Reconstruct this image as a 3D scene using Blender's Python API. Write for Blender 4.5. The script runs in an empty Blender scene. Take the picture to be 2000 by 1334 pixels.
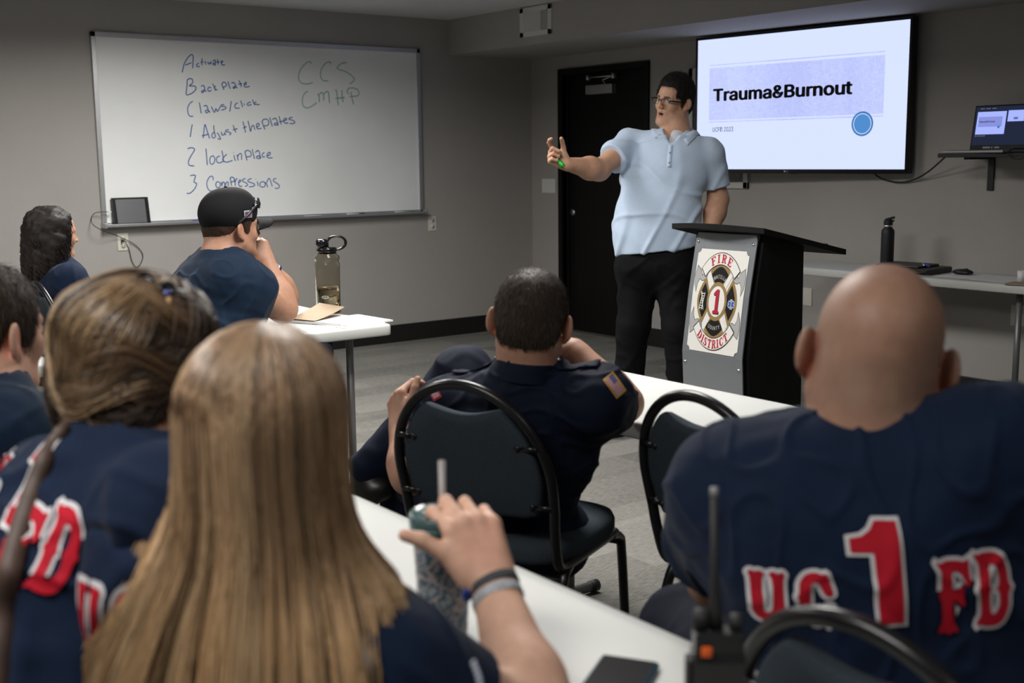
import bpy, bmesh, math, random
import numpy as np
from mathutils import Vector, Matrix
from mathutils.bvhtree import BVHTree

random.seed(7)
RNG = np.random.default_rng(7)
PI = math.pi
SC = bpy.context.scene
COL = SC.collection

# ------------------------------------------------------------------ camera
EYE = np.array([0.0, 0.0, 1.3918])                 # camera stands here, metres above the carpet
FPX, YAW, PITCH, ROLL = 2307.2, 0.6485, 0.1552, -0.0110
FWD = np.array([math.sin(YAW) * math.cos(PITCH), math.cos(YAW) * math.cos(PITCH), -math.sin(PITCH)])
_r = np.array([math.cos(YAW), -math.sin(YAW), 0.0]); _u = np.cross(_r, FWD)
RGT = math.cos(ROLL) * _r + math.sin(ROLL) * _u
UPV = -math.sin(ROLL) * _r + math.cos(ROLL) * _u
cam_data = bpy.data.cameras.new('camera'); cam = bpy.data.objects.new('camera', cam_data); COL.objects.link(cam)
cam_data.sensor_width = 36.0; cam_data.lens = FPX / 2000 * 36
cam_data.clip_start = 0.05; cam_data.clip_end = 60
m = Matrix.Identity(4)
for i in range(3):
    m[i][0] = RGT[i]; m[i][1] = UPV[i]; m[i][2] = -FWD[i]; m[i][3] = EYE[i]
cam.matrix_world = m
cam_data.dof.use_dof = True; cam_data.dof.focus_distance = 4.7; cam_data.dof.aperture_fstop = 4.0
SC.camera = cam

# ------------------------------------------------------------------ light and exposure
SC.view_settings.view_transform = 'Standard'; SC.view_settings.look = 'None'
SC.view_settings.exposure = 0.40; SC.view_settings.gamma = 1.0; SC.view_settings.use_curve_mapping = False
world = bpy.data.worlds.new('world'); SC.world = world; world.use_nodes = True
world.node_tree.nodes['Background'].inputs[0].default_value = (0.5, 0.55, 0.6, 1)
world.node_tree.nodes['Background'].inputs[1].default_value = 0.02
CEIL = 2.4237
def ceiling_lamp(x, y, w, d, power, spread=165, color=(1.0, 0.97, 0.93)):
    l = bpy.data.lights.new('ceiling_lamp', 'AREA'); l.shape = 'RECTANGLE'; l.size = w; l.size_y = d
    l.energy = power; l.color = color; l.spread = math.radians(spread)
    o = bpy.data.objects.new('ceiling_lamp', l); COL.objects.link(o); o.location = (x, y, CEIL - 0.02)
    return o
ceiling_lamp(2.6, 5.6, 0.55, 1.15, 64)
ceiling_lamp(2.3, 3.1, 0.55, 1.15, 52)
ceiling_lamp(0.2, 4.6, 0.55, 1.15, 32)
ceiling_lamp(-0.3, 1.2, 0.55, 1.15, 30)
ceiling_lamp(1.0, -1.2, 0.55, 1.15, 12)

def at(x, y, depth):
    """the point of the room seen at a pixel of the 2000x1334 frame, depth metres in front of the camera"""
    return EYE + (FWD + (x - 1000) / FPX * RGT - (y - 667) / FPX * UPV) * depth

# ------------------------------------------------------------------ materials
MATS = {}
def mat(name, col, rough=0.5, metal=0.0, spec=0.5, trans=0.0, ior=1.45, coat=0.0, sheen=0.0, emit=None, estr=0.0, alpha=1.0, sss=0.0):
    if name in MATS: return MATS[name]
    mt = bpy.data.materials.new(name); mt.use_nodes = True
    b = mt.node_tree.nodes['Principled BSDF']
    b.inputs['Base Color'].default_value = (*col, 1); b.inputs['Roughness'].default_value = rough
    b.inputs['Metallic'].default_value = metal; b.inputs['Specular IOR Level'].default_value = spec
    b.inputs['Transmission Weight'].default_value = trans; b.inputs['IOR'].default_value = ior
    b.inputs['Coat Weight'].default_value = coat; b.inputs['Sheen Weight'].default_value = sheen
    b.inputs['Alpha'].default_value = alpha
    if sss: b.inputs['Subsurface Weight'].default_value = sss; b.inputs['Subsurface Radius'].default_value = (0.008, 0.003, 0.0015)
    if emit: b.inputs['Emission Color'].default_value = (*emit, 1); b.inputs['Emission Strength'].default_value = estr
    MATS[name] = mt
    return mt
def nodes_of(mt): return mt.node_tree.nodes, mt.node_tree.links, mt.node_tree.nodes['Principled BSDF']
def add_noise(mt, scale=40, amount=0.15, bump=0.0, bscale=None, dist=0.002, stretch=(1, 1, 1), detail=4):
    """mottle the base colour and roughen the surface in object space"""
    n, l, b = nodes_of(mt)
    tc = n.new('ShaderNodeTexCoord'); mp = n.new('ShaderNodeMapping'); mp.inputs['Scale'].default_value = stretch
    l.new(tc.outputs['Object'], mp.inputs['Vector'])
    if amount:
        t = n.new('ShaderNodeTexNoise'); t.inputs['Scale'].default_value = scale; t.inputs['Detail'].default_value = detail
        l.new(mp.outputs[0], t.inputs['Vector'])
        r = n.new('ShaderNodeMapRange'); r.inputs[3].default_value = 1 - amount; r.inputs[4].default_value = 1 + amount
        r.inputs[1].default_value = 0.25; r.inputs[2].default_value = 0.75
        l.new(t.outputs[0], r.inputs[0])
        x = n.new('ShaderNodeVectorMath'); x.operation = 'SCALE'
        src = b.inputs['Base Color']
        if src.is_linked: l.new(src.links[0].from_socket, x.inputs[0])
        else: x.inputs[0].default_value = src.default_value[:3]
        l.new(r.outputs[0], x.inputs['Scale']); l.new(x.outputs[0], src)
    if bump:
        t2 = n.new('ShaderNodeTexNoise'); t2.inputs['Scale'].default_value = bscale or scale; t2.inputs['Detail'].default_value = 5
        l.new(mp.outputs[0], t2.inputs['Vector'])
        bp = n.new('ShaderNodeBump'); bp.inputs['Strength'].default_value = bump; bp.inputs['Distance'].default_value = dist
        l.new(t2.outputs[0], bp.inputs['Height']); l.new(bp.outputs[0], b.inputs['Normal'])
    return mt
def use_attr(mt, name='tint'):
    n, l, b = nodes_of(mt)
    a = n.new('ShaderNodeAttribute'); a.attribute_name = name
    l.new(a.outputs['Color'], b.inputs['Base Color']); return mt

# ------------------------------------------------------------------ object helpers
def tag(o, label=None, cat=None, group=None, kind=None):
    if label: o['label'] = label
    if cat: o['category'] = cat
    if group: o['group'] = group
    if kind: o['kind'] = kind
    return o
def thing(name, label, cat, loc=(0, 0, 0), rz=0.0, group=None):
    o = bpy.data.objects.new(name, None); COL.objects.link(o); o.empty_display_size = 0.05
    o.location = loc; o.rotation_euler = (0, 0, rz)
    return tag(o, label, cat, group)
def link(name, me, mt, parent=None, world=False, smooth=True, bevel=0.0, seg=2, label=None, kind=None):
    o = bpy.data.objects.new(name, me); COL.objects.link(o)
    if mt is not None: me.materials.clear(); me.materials.append(mt)
    if smooth and len(me.polygons):
        me.polygons.foreach_set('use_smooth', [True] * len(me.polygons))
    if parent is not None:
        o.parent = parent
        if world:
            o.matrix_parent_inverse = Matrix.LocRotScale(parent.location, parent.rotation_euler, None).inverted()
    if bevel:
        md = o.modifiers.new('soft_edges', 'BEVEL'); md.width = bevel; md.segments = seg; md.limit_method = 'ANGLE'; md.angle_limit = math.radians(35)
        md.harden_normals = False
    if label: o['label'] = label
    if kind: o['kind'] = kind
    return o
def copy_thing(root, loc, rz):
    r = root.copy(); COL.objects.link(r); r.location = loc; r.rotation_euler = (0, 0, rz)
    for ch in list(root.children):
        c = ch.copy(); COL.objects.link(c); c.parent = r
        for g in ch.children:
            d = g.copy(); COL.objects.link(d); d.parent = c
    return r

class MB:
    """collects shapes into one mesh"""
    def __init__(s): s.v = []; s.f = []
    def add(s, vs, fs):
        o = len(s.v); s.v += [tuple(map(float, q)) for q in vs]; s.f += [tuple(o + i for i in f) for f in fs]; return s
    def box(s, a, b):
        (x0, y0, z0), (x1, y1, z1) = [min(p, q) for p, q in zip(a, b)], [max(p, q) for p, q in zip(a, b)]
        vs = [(x, y, z) for x in (x0, x1) for y in (y0, y1) for z in (z0, z1)]
        return s.add(vs, [(0, 1, 3, 2), (4, 6, 7, 5), (0, 4, 5, 1), (2, 3, 7, 6), (0, 2, 6, 4), (1, 5, 7, 3)])
    def obox(s, c, ax, ay, az, hx, hy, hz):
        """box about centre c with unit axes and half sizes"""
        c, ax, ay, az = map(np.asarray, (c, ax, ay, az))
        vs = [c + ax * i * hx + ay * j * hy + az * k * hz for i in (-1, 1) for j in (-1, 1) for k in (-1, 1)]
        return s.add(vs, [(0, 1, 3, 2), (4, 6, 7, 5), (0, 4, 5, 1), (2, 3, 7, 6), (0, 2, 6, 4), (1, 5, 7, 3)])
    def loft(s, rings, caps=True, closed=True):
        n = len(rings[0]); o = len(s.v)
        for r in rings: s.v += [tuple(map(float, q)) for q in r]
        m_ = n if closed else n - 1
        for i in range(len(rings) - 1):
            for j in range(m_):
                k = (j + 1) % n
                s.f.append((o + i * n + j, o + i * n + k, o + (i + 1) * n + k, o + (i + 1) * n + j))
        if caps and closed:
            s.f.append(tuple(o + j for j in reversed(range(n)))); s.f.append(tuple(o + (len(rings) - 1) * n + j for j in range(n)))
        return s
    def tube(s, pts, r, n=10, caps=True, flat=None):
        pts = [np.asarray(p, float) for p in pts]; k = len(pts)
        rs = r if hasattr(r, '__len__') else [r] * k
        T = []
        for i in range(k):
            t = pts[min(i + 1, k - 1)] - pts[max(i - 1, 0)]; T.append(t / (np.linalg.norm(t) + 1e-12))
        ref = np.array([0, 0, 1.0]) if abs(T[0][2]) < 0.9 else np.array([1.0, 0, 0])
        nv = np.cross(T[0], ref); nv /= np.linalg.norm(nv); rings = []
        for i in range(k):
            nv = nv - T[i] * (nv @ T[i]); nv /= np.linalg.norm(nv) + 1e-12; bv = np.cross(T[i], nv)
            rings.append([pts[i] + rs[i] * (math.cos(2 * PI * j / n) * nv + math.sin(2 * PI * j / n) * bv) for j in range(n)])
        return s.loft(rings, caps)
    def lathe(s, prof, c=(0, 0, 0), n=32, caps=True):
        return s.loft([[(c[0] + r * math.cos(2 * PI * j / n), c[1] + r * math.sin(2 * PI * j / n), c[2] + z) for j in range(n)] for r, z in prof], caps)
    def prism(s, poly, fn0, fn1):
        """polygon (2-D) between two placing functions"""
        a = [fn0(*p) for p in poly]; b = [fn1(*p) for p in poly]
        return s.loft([a, b])
    def ball(s, c, r, n=16, axes=None):
        r = r if hasattr(r, '__len__') else (r, r, r); rings = []
        A = np.eye(3) if axes is None else np.asarray(axes)
        for i in range(1, n):
            a = -PI / 2 + PI * i / n
            rings.append([np.asarray(c) + (np.array([r[0] * math.cos(a) * math.cos(2 * PI * j / (2 * n)), r[1] * math.cos(a) * math.sin(2 * PI * j / (2 * n)), r[2] * math.sin(a)])) @ A for j in range(2 * n)])
        return s.loft(rings)
    def mesh(s, name='mesh'):
        me = bpy.data.meshes.new(name); me.from_pydata(s.v, [], s.f); me.update()
        return me
    def build(s, name, mt, parent=None, **kw): return link(name, s.mesh(name), mt, parent, **kw)
def curve_pts(ctrl, n=8):
    """Catmull-Rom through the control points"""
    P = [np.asarray(c, float) for c in ctrl]; P = [2 * P[0] - P[1]] + P + [2 * P[-1] - P[-2]]; out = []
    for i in range(1, len(P) - 2):
        a, b, c, d = P[i - 1:i + 3]
        for k in range(n):
            t = k / n
            out.append(0.5 * ((2 * b) + (c - a) * t + (2 * a - 5 * b + 4 * c - d) * t * t + (3 * b - a - 3 * c + d) * t ** 3))
    out.append(P[-2]); return out
def flat_shape(polys, offset=0.0, sub=0.0):
    """fill 2-D outlines (holes allowed); returns verts (N,2) and faces; sub = largest edge"""
    cu = bpy.data.curves.new('outline', 'CURVE'); cu.dimensions = '2D'; cu.fill_mode = 'BOTH'; cu.offset = offset
    for pl in polys:
        sp = cu.splines.new('POLY'); sp.points.add(len(pl) - 1); sp.use_cyclic_u = True
        for q, (x, y) in zip(sp.points, pl): q.co = (x, y, 0, 1)
    return _to_flat(cu, sub)
FONT = None
try: FONT = bpy.data.fonts.load(bpy.utils.system_resource('DATAFILES') + '/fonts/Inter.woff2')   # Blender's own interface font
except Exception: pass
def flat_text(body, size=1.0, offset=0.0, sub=0.0, align='LEFT', space=1.0):
    cu = bpy.data.curves.new('letters', 'FONT'); cu.body = body
    if FONT: cu.font = FONT
    cu.size = size; cu.offset = offset if FONT else min(offset, 0.02); cu.align_x = align; cu.space_character = space
    return _to_flat(cu, sub)
def _to_flat(cu, sub):
    o = bpy.data.objects.new('outline', cu); me = bpy.data.meshes.new_from_object(o)
    bpy.data.objects.remove(o)
    bm = bmesh.new(); bm.from_mesh(me); bmesh.ops.remove_doubles(bm, verts=bm.verts, dist=1e-6)
    if sub:
        bmesh.ops.triangulate(bm, faces=bm.faces)
        for _ in range(7):
            es = [e for e in bm.edges if e.calc_length() > sub]
            if not es: break
            bmesh.ops.subdivide_edges(bm, edges=es, cuts=1); bmesh.ops.triangulate(bm, faces=bm.faces)
    vs = np.array([v.co[:] for v in bm.verts]).reshape(-1, 3); fs = [tuple(v.index for v in f.verts) for f in bm.faces]
    bm.free(); bpy.data.meshes.remove(me)
    return vs[:, :2], fs
def put_flat(mb, flat, fn):
    vs, fs = flat
    return mb.add([fn(x, y) for x, y in vs], fs)

# ------------------------------------------------------------------ smooth solids from blended volumes
def _n(v): v = np.asarray(v, float); return v / (np.linalg.norm(v) + 1e-12)
class Solid:
    """a volume blended from capsules, ellipsoids and boxes; meshed as one continuous surface"""
    def __init__(s): s.p = []
    def cap(s, a, b, ra, rb=None, k=0.02, op=1, flat=None, fs=1.0):
        a = np.asarray(a, float); b = np.asarray(b, float); rb = ra if rb is None else rb
        s.p.append(('c', a, b, ra, rb, k, op, None if flat is None else _n(flat), fs, (a + b) / 2, np.linalg.norm(a - b) / 2 + max(ra, rb) * max(1, fs))); return s
    def ell(s, c, r, R=None, k=0.02, op=1):
        c = np.asarray(c, float); r = np.asarray(r, float) if hasattr(r, '__len__') else np.full(3, float(r))
        s.p.append(('e', c, r, np.eye(3) if R is None else np.asarray(R), 0, k, op, None, 1, c, r.max())); return s
    def box(s, c, h, R=None, rad=0.01, k=0.01, op=1):
        c = np.asarray(c, float); h = np.asarray(h, float)
        s.p.append(('b', c, h, np.eye(3) if R is None else np.asarray(R), rad, k, op, None, 1, c, np.linalg.norm(h))); return s
    def cut(s, c, nrm, k=0.004):
        """remove everything on the side nrm points to"""
        s.p.append(('p', np.asarray(c, float), _n(nrm), None, 0, k, -2, None, 1, np.asarray(c, float), 1e9)); return s
    def one(s, q, P):
        t = q[0]
        if t == 'c':
            _, a, b, ra, rb, k, op, fl, fs = q[:9]; ba = b - a; pa = P - a
            h = np.clip((pa @ ba) / (ba @ ba + 1e-12), 0, 1); o = pa - h[:, None] * ba
            if fl is not None:
                c = o @ fl; o = o + (c * (1 / fs - 1))[:, None] * fl
            return (np.sqrt((o * o).sum(1)) - (ra + (rb - ra) * h)) * (min(1, fs) if fl is not None else 1)
        if t == 'e':
            l = (P - q[1]) @ q[3].T; k0 = np.sqrt(((l / q[2]) ** 2).sum(1)); k1 = np.sqrt(((l / q[2] ** 2) ** 2).sum(1)) + 1e-9
            return np.where(k0 < 1e-3, -q[2].min(), k0 * (k0 - 1) / k1)
        if t == 'b':
            l = np.abs((P - q[1]) @ q[3].T) - (q[2] - q[4])
            return np.sqrt((np.maximum(l, 0) ** 2).sum(1)) + np.minimum(l.max(1), 0) - q[4]
        if t == 'p': return (P - q[1]) @ q[2]
    def ev(s, P, near=None):
        d = np.full(len(P), 1.0)
        for i, q in enumerate(s.p):
            if near is not None and not near[i]: continue
            e = s.one(q, P); k = q[5]; op = q[6]
            if op == 1:
                h = np.maximum(k - np.abs(d - e), 0) / k; d = np.minimum(d, e) - h * h * k * 0.25
            elif op == -1:
                e = -e; h = np.maximum(k - np.abs(d - e), 0) / k; d = np.maximum(d, e) + h * h * k * 0.25
            else: d = np.maximum(d, e)
        return d
    def nets(s, h):
        lo = np.min([q[9] - q[10] for q in s.p if q[6] == 1], 0) - 3 * h; hi = np.max([q[9] + q[10] for q in s.p if q[6] == 1], 0) + 3 * h
        N = 16; nb = np.ceil((hi - lo) / (N * h)).astype(int); dim = nb * N + 1
        D = np.full(dim, 1.0, np.float32)
        I = np.stack(np.meshgrid(*[np.arange(n) for n in nb], indexing='ij'), -1).reshape(-1, 3)
        C = lo + (I + 0.5) * N * h; rad = N * h * 0.87
        dc = s.ev(C); keep = np.abs(dc) < rad * 2.0 + 0.02
        D_in = I[(dc < 0) & ~keep]
        g = np.stack(np.meshgrid(*[np.arange(N + 1)] * 3, indexing='ij'), -1).reshape(-1, 3) * h
        cen = np.array([q[9] for q in s.p]); rr = np.array([q[10] + q[5] for q in s.p])
        for ix in D_in: x, y, z = ix * N; D[x:x + N + 1, y:y + N + 1, z:z + N + 1] = -1
        for ix, c in zip(I[keep], C[keep]):
            near = np.linalg.norm(cen - c, axis=1) < rr + rad + 0.01
            if not near[[q[6] == 1 for q in s.p]].any(): continue
            x, y, z = ix * N
            D[x:x + N + 1, y:y + N + 1, z:z + N + 1] = s.ev(lo + ix * N * h + g, near).reshape((N + 1,) * 3)
        S = D < 0; c = np.zeros(np.array(dim) - 1, np.int8)
        for i in (0, 1):
            for j in (0, 1):
                for k in (0, 1): c += S[i:dim[0] - 1 + i, j:dim[1] - 1 + j, k:dim[2] - 1 + k]
        act = np.argwhere((c > 0) & (c < 8)); vid = np.full(c.shape, -1, np.int32); vid[tuple(act.T)] = np.arange(len(act))
        off = np.array([(i, j, k) for i in (0, 1) for j in (0, 1) for k in (0, 1)])
        V = D[tuple((act[:, None] + off).transpose(2, 0, 1))]
        acc = np.zeros((len(act), 3)); cnt = np.zeros(len(act))
        for a in range(8):
            for b in range(a + 1, 8):
                if np.abs(off[a] - off[b]).sum() != 1: continue
                m_ = (V[:, a] < 0) != (V[:, b] < 0); t = V[:, a] / (V[:, a] - V[:, b] + 1e-20)
                acc[m_] += (off[a] + (off[b] - off[a]) * t[:, None])[m_]; cnt[m_] += 1
        verts = lo + (act + acc / cnt[:, None]) * h; faces = []
        for ax in range(3):
            o1, o2 = [(1, 2), (2, 0), (0, 1)][ax]
            sl = [slice(0, n) for n in dim]; sl[ax] = slice(0, dim[ax] - 1); sh = list(sl); sh[ax] = slice(1, dim[ax])
            e = np.argwhere(S[tuple(sl)] != S[tuple(sh)]); e = e[(e[:, o1] > 0) & (e[:, o2] > 0) & (e[:, o1] < dim[o1] - 1) & (e[:, o2] < dim[o2] - 1)]
            if not len(e): continue
            ins = S[tuple(e.T)]; u1 = np.eye(3, dtype=int)[o1]; u2 = np.eye(3, dtype=int)[o2]
            q = np.stack([vid[tuple((e - a * u1 - b * u2).T)] for a, b in ((1, 1), (0, 1), (0, 0), (1, 0))], 1)
            q = q[(q >= 0).all(1)] if not (q >= 0).all() else q
            if len(q) == len(ins): q[~ins] = q[~ins][:, ::-1]
            faces.append(q)
        return verts, np.concatenate(faces)
    def build(s, h, name='mesh', smooth=2, disp=None, tint=None):
        v, f = s.nets(h)
        if smooth or disp: v = relax(v, f, smooth)
        if disp is not None: v = disp(v, vnormals(v, f))
        me = np_mesh(name, v, f)
        if tint is not None: set_tint(me, tint(v))
        return me
def relax(v, f, n):
    for _ in range(n):
        acc = np.zeros_like(v); c = np.zeros(len(v))
        for k in range(4):
            a = f[:, k]; b = f[:, (k + 1) % 4]
            for d in range(3): acc[:, d] += np.bincount(a, v[b, d], len(v)) + np.bincount(b, v[a, d], len(v))
            c += np.bincount(a, minlength=len(v)) + np.bincount(b, minlength=len(v))
        v = v * 0.5 + 0.5 * acc / np.maximum(c, 1)[:, None]
    return v
def vnormals(v, f):
    n = np.cross(v[f[:, 2]] - v[f[:, 0]], v[f[:, 3]] - v[f[:, 1]]); out = np.zeros_like(v)
    for k in range(4):
        for d in range(3): out[:, d] += np.bincount(f[:, k], n[:, d], len(v))
    return out / (np.linalg.norm(out, axis=1, keepdims=True) + 1e-12)
def np_mesh(name, v, f):
    me = bpy.data.meshes.new(name); v = np.asarray(v, np.float32); f = np.asarray(f, np.int32); k = f.shape[1]
    me.vertices.add(len(v)); me.vertices.foreach_set('co', v.ravel())
    me.loops.add(f.size); me.loops.foreach_set('vertex_index', f.ravel())
    me.polygons.add(len(f)); me.polygons.foreach_set('loop_start', np.arange(len(f), dtype=np.int32) * k)
    me.update(calc_edges=True); me.validate()
    return me
def set_tint(me, col, name='tint'):
    a = me.color_attributes.new(name, 'FLOAT_COLOR', 'POINT'); c = np.ones((len(me.vertices), 4), np.float32); c[:, :3] = col
    a.data.foreach_set('color', c.ravel())
def wave(v, seed=0, n=6, f=20, stretch=(1, 1, 1)):
    """smooth random field in -1..1 used for cloth folds and hair"""
    r = np.random.default_rng(seed); out = np.zeros(len(v))
    for i in range(n):
        k = r.normal(size=3) * np.array(stretch); k = k / np.linalg.norm(k) * f * r.uniform(0.5, 1.6); out += np.sin(v @ k + r.uniform(0, 6.28) + 1.3 * np.sin(v @ (k[[1, 2, 0]] * 0.6)))
    return out / n
def frame(fwd, up=(0, 0, 1)):
    """rows: side (to the figure's left), forward, up"""
    y = _n(fwd); x = _n(np.cross(up, y)) ; z = np.cross(y, x) * -1
    z = np.cross(x, y); return np.array([x, y, z])
def az(deg, pitch=0, roll=0):
    """axes of a body facing compass angle deg (0 = +Y, 90 = +X), pitched up, rolled to its right; rows: RIGHT, FORWARD, UP"""
    a, p, r = map(math.radians, (deg, pitch, roll))
    fw = np.array([math.sin(a) * math.cos(p), math.cos(a) * math.cos(p), math.sin(p)])
    rt = np.array([math.cos(a), -math.sin(a), 0.0]); up = np.cross(rt, fw)
    rt2 = rt * math.cos(r) - up * math.sin(r); up2 = up * math.cos(r) + rt * math.sin(r)
    return np.array([rt2, fw, up2])

# ------------------------------------------------------------------ heads and hands
def head(S, c, R, s=1.0, ears=True, jaw=1.0, mouth=False, neck=None, nr=0.057, face=True, eye_open=True):
    """S: Solid; c: point between the ears at eye height; R rows right/forward/up; neck: base of the neck in the room"""
    L = lambda x, y, z: np.asarray(c) + s * (np.array([x, y, z]) @ R)
    E = lambda p, r, k=0.02, op=1, Rl=None: S.ell(L(*p), np.array(r) * s, R if Rl is None else Rl @ R, k * s, op)
    E((0, -0.014, 0.036), (0.0755, 0.094, 0.082))
    E((0, 0.012, 0.005), (0.069, 0.077, 0.098), 0.03)
    E((0, -0.045, -0.02), (0.062, 0.055, 0.05), 0.03)
    for d in (-1, 1):
        S.cap(L(d * 0.053 * jaw, 0.0, -0.055), L(d * 0.022, 0.062, -0.098), 0.020 * s, 0.018 * s, k=0.03 * s)
        E((d * 0.040, 0.055, -0.030), (0.026, 0.026, 0.026), 0.02)
    E((0, 0.068, -0.098), (0.026, 0.021, 0.018), 0.02)
    E((0, 0.03, -0.075), (0.048 * jaw, 0.045, 0.035), 0.03)
    E((0, 0.068, -0.060), (0.032, 0.022, 0.026), 0.015)
    if face:
        for d in (-1, 1): E((d * 0.033, 0.099, 0.002), (0.020, 0.016, 0.013), 0.014, -1)
        S.cap(L(0, 0.084, 0.010), L(0, 0.105, -0.030), 0.0085 * s, 0.0125 * s, k=0.012 * s)
        for d in (-1, 1):
            E((d * 0.0125, 0.098, -0.033), (0.008, 0.010, 0.008), 0.006)
            E((d * 0.006, 0.101, -0.042), (0.0035, 0.005, 0.004), 0.004, -1)
        for d in (-1, 1): S.cap(L(d * 0.010, 0.087, 0.019), L(d * 0.045, 0.072, 0.019), 0.009 * s, 0.007 * s, k=0.014 * s)
        for d in (-1, 1): E((d * 0.0315, 0.0755, 0.001), (0.0135, 0.0135, 0.0125), 0.004)
        mo = 0.006 if mouth else 0.0
        for d in (-1, 1): S.cap(L(d * 0.023, 0.078, -0.064 - mo), L(0, 0.0915, -0.0575), 0.0045 * s, 0.0062 * s, k=0.006 * s)
        lz = -0.083 if mouth else -0.069
        S.cap(L(-0.019, 0.077, lz + 0.004), L(0.019, 0.077, lz + 0.004), 0.0055 * s, k=0.007 * s); E((0, 0.0855, lz), (0.018, 0.0085, 0.0072), 0.006)
        E((0, 0.078, lz - 0.016), (0.022, 0.012, 0.005), 0.008, -1)
        if mouth: E((0, 0.090, -0.0715), (0.018, 0.022, 0.0062), 0.003, -1)
        else: S.cap(L(-0.018, 0.095, -0.0625), L(0.018, 0.095, -0.0625), 0.0035 * s, k=0.004 * s, op=-1)
    if neck is not None:
        S.cap(L(0, -0.022, -0.050), np.asarray(neck), nr * s, nr * 1.08 * s, k=0.03)
    if ears:
        for d in (-1, 1):
            a = math.radians(32) * d; Re = np.array([[math.cos(a), math.sin(a), 0], [-math.sin(a), math.cos(a), 0], [0, 0, 1.0]])
            E((d * 0.0895, -0.016, -0.006), (0.0080, 0.020, 0.032), 0.006, 1, Re)
            E((d * 0.084, -0.006, -0.034), (0.007, 0.010, 0.011), 0.005, 1, Re)
            E((d * 0.0965, -0.008, -0.004), (0.0060, 0.012, 0.020), 0.004, -1, Re)
    return L
def hand(S, w, fwd, back, side, curl, spread=(8, 2, -4, -10), thumb=((0.4, 0.8, -0.2), (0.8, 0.45, -0.25)), s=1.0, bend2=None, tips=None):
    """w wrist; fwd finger direction; back = out of the back of the hand; side = towards the thumb (+1/-1 handedness is in the vector)
    curl: 4 triples of joint angles in degrees; thumb: two direction triples in (fwd, side, back)"""
    x = _n(fwd); z = np.asarray(back, float); z = _n(z - x * (z @ x)); y = np.asarray(side, float); y = y - x * (y @ x) - z * (y @ z); y = _n(y)
    W = np.asarray(w, float); P = lambda a, b, c: W + s * (a * x + b * y + c * z)
    bases = [(0.090, 0.030), (0.093, 0.010), (0.089, -0.011), (0.080, -0.030)]
    S.cap(P(-0.01, 0, 0), P(0.02, 0, 0), 0.027 * s, 0.028 * s, k=0.015, flat=z, fs=0.72)
    for bx, by in bases: S.cap(P(0.018, by * 0.55, 0), P(bx - 0.006, by, 0), 0.0165 * s, 0.0115 * s, k=0.012 * s)
    S.ell(P(0.035, 0.024, -0.010), np.array([0.03, 0.017, 0.016]) * s, np.array([x, y, z]), 0.014)
    S.ell(P(0.04, -0.022, -0.008), np.array([0.033, 0.014, 0.014]) * s, np.array([x, y, z]), 0.012)
    ln = [(0.043, 0.026, 0.021), (0.047, 0.030, 0.022), (0.044, 0.028, 0.022), (0.034, 0.021, 0.019)]
    out = []
    for i, (bx, by) in enumerate(bases):
        a = 0; p = P(bx, by, 0.0); sp = math.radians(spread[i]); r = (0.0098, 0.0100, 0.0094, 0.0084)[i] * s
        for j in range(3):
            a += math.radians(curl[i][j]); d = math.cos(a) * (math.cos(sp) * x + math.sin(sp) * y) - math.sin(a) * z
            q = p + d * ln[i][j] * s; S.cap(p, q, r * (1.04 - 0.09 * j), r * (0.94 - 0.09 * j), k=0.004 if j else 0.008); p = q
        out.append(p)
    b = P(0.022, 0.026, -0.006); d1 = _n(thumb[0][0] * x + thumb[0][1] * y + thumb[0][2] * z); d2 = _n(thumb[1][0] * x + thumb[1][1] * y + thumb[1][2] * z)
    p1 = b + d1 * 0.046 * s; S.cap(b, p1, 0.015 * s, 0.0115 * s, k=0.014); p2 = p1 + _n(d1 + d2) * 0.033 * s; S.cap(p1, p2, 0.0115 * s, 0.0105 * s, k=0.004)
    p3 = p2 + d2 * 0.024 * s; S.cap(p2, p3, 0.0105 * s, 0.0088 * s, k=0.004); out.append(p3)
    return out
def arm(S, sh, el, wr, r=(0.052, 0.044, 0.028), k=0.03):
    sh, el, wr = map(np.asarray, (sh, el, wr))
    S.cap(sh, el, r[0], r[1] * 0.93, k=k); mid = el + (wr - el) * 0.28
    S.cap(el, mid, r[1] * 0.95, r[1], k=0.03); S.cap(mid, wr, r[1], r[2], k=0.03, )
SKIN = {}
def skin_mat(name, rough=0.56):
    if name in SKIN: return SKIN[name]
    mt = mat(name, (0.5, 0.3, 0.2), rough, spec=0.4, sss=0.12); use_attr(mt); add_noise(mt, 60, 0.09, 0.25, 420, 0.0008); SKIN[name] = mt
    return mt
def tinted(base, marks=()):
    """skin colour with local marks: (centre, radii, axes, colour, strength)"""
    def f(v):
        c = np.tile(np.asarray(base, float), (len(v), 1)); c *= (1 + 0.05 * wave(v, 3, 6, 60))[:, None]
        for cen, r, R, col, st in marks:
            l = (v - cen) @ np.asarray(R).T / np.asarray(r); w = np.clip(1.6 * (1 - (l * l).sum(1)), 0, 1) * st
            c = c * (1 - w[:, None]) + np.asarray(col) * w[:, None]
        return c
    return f
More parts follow.
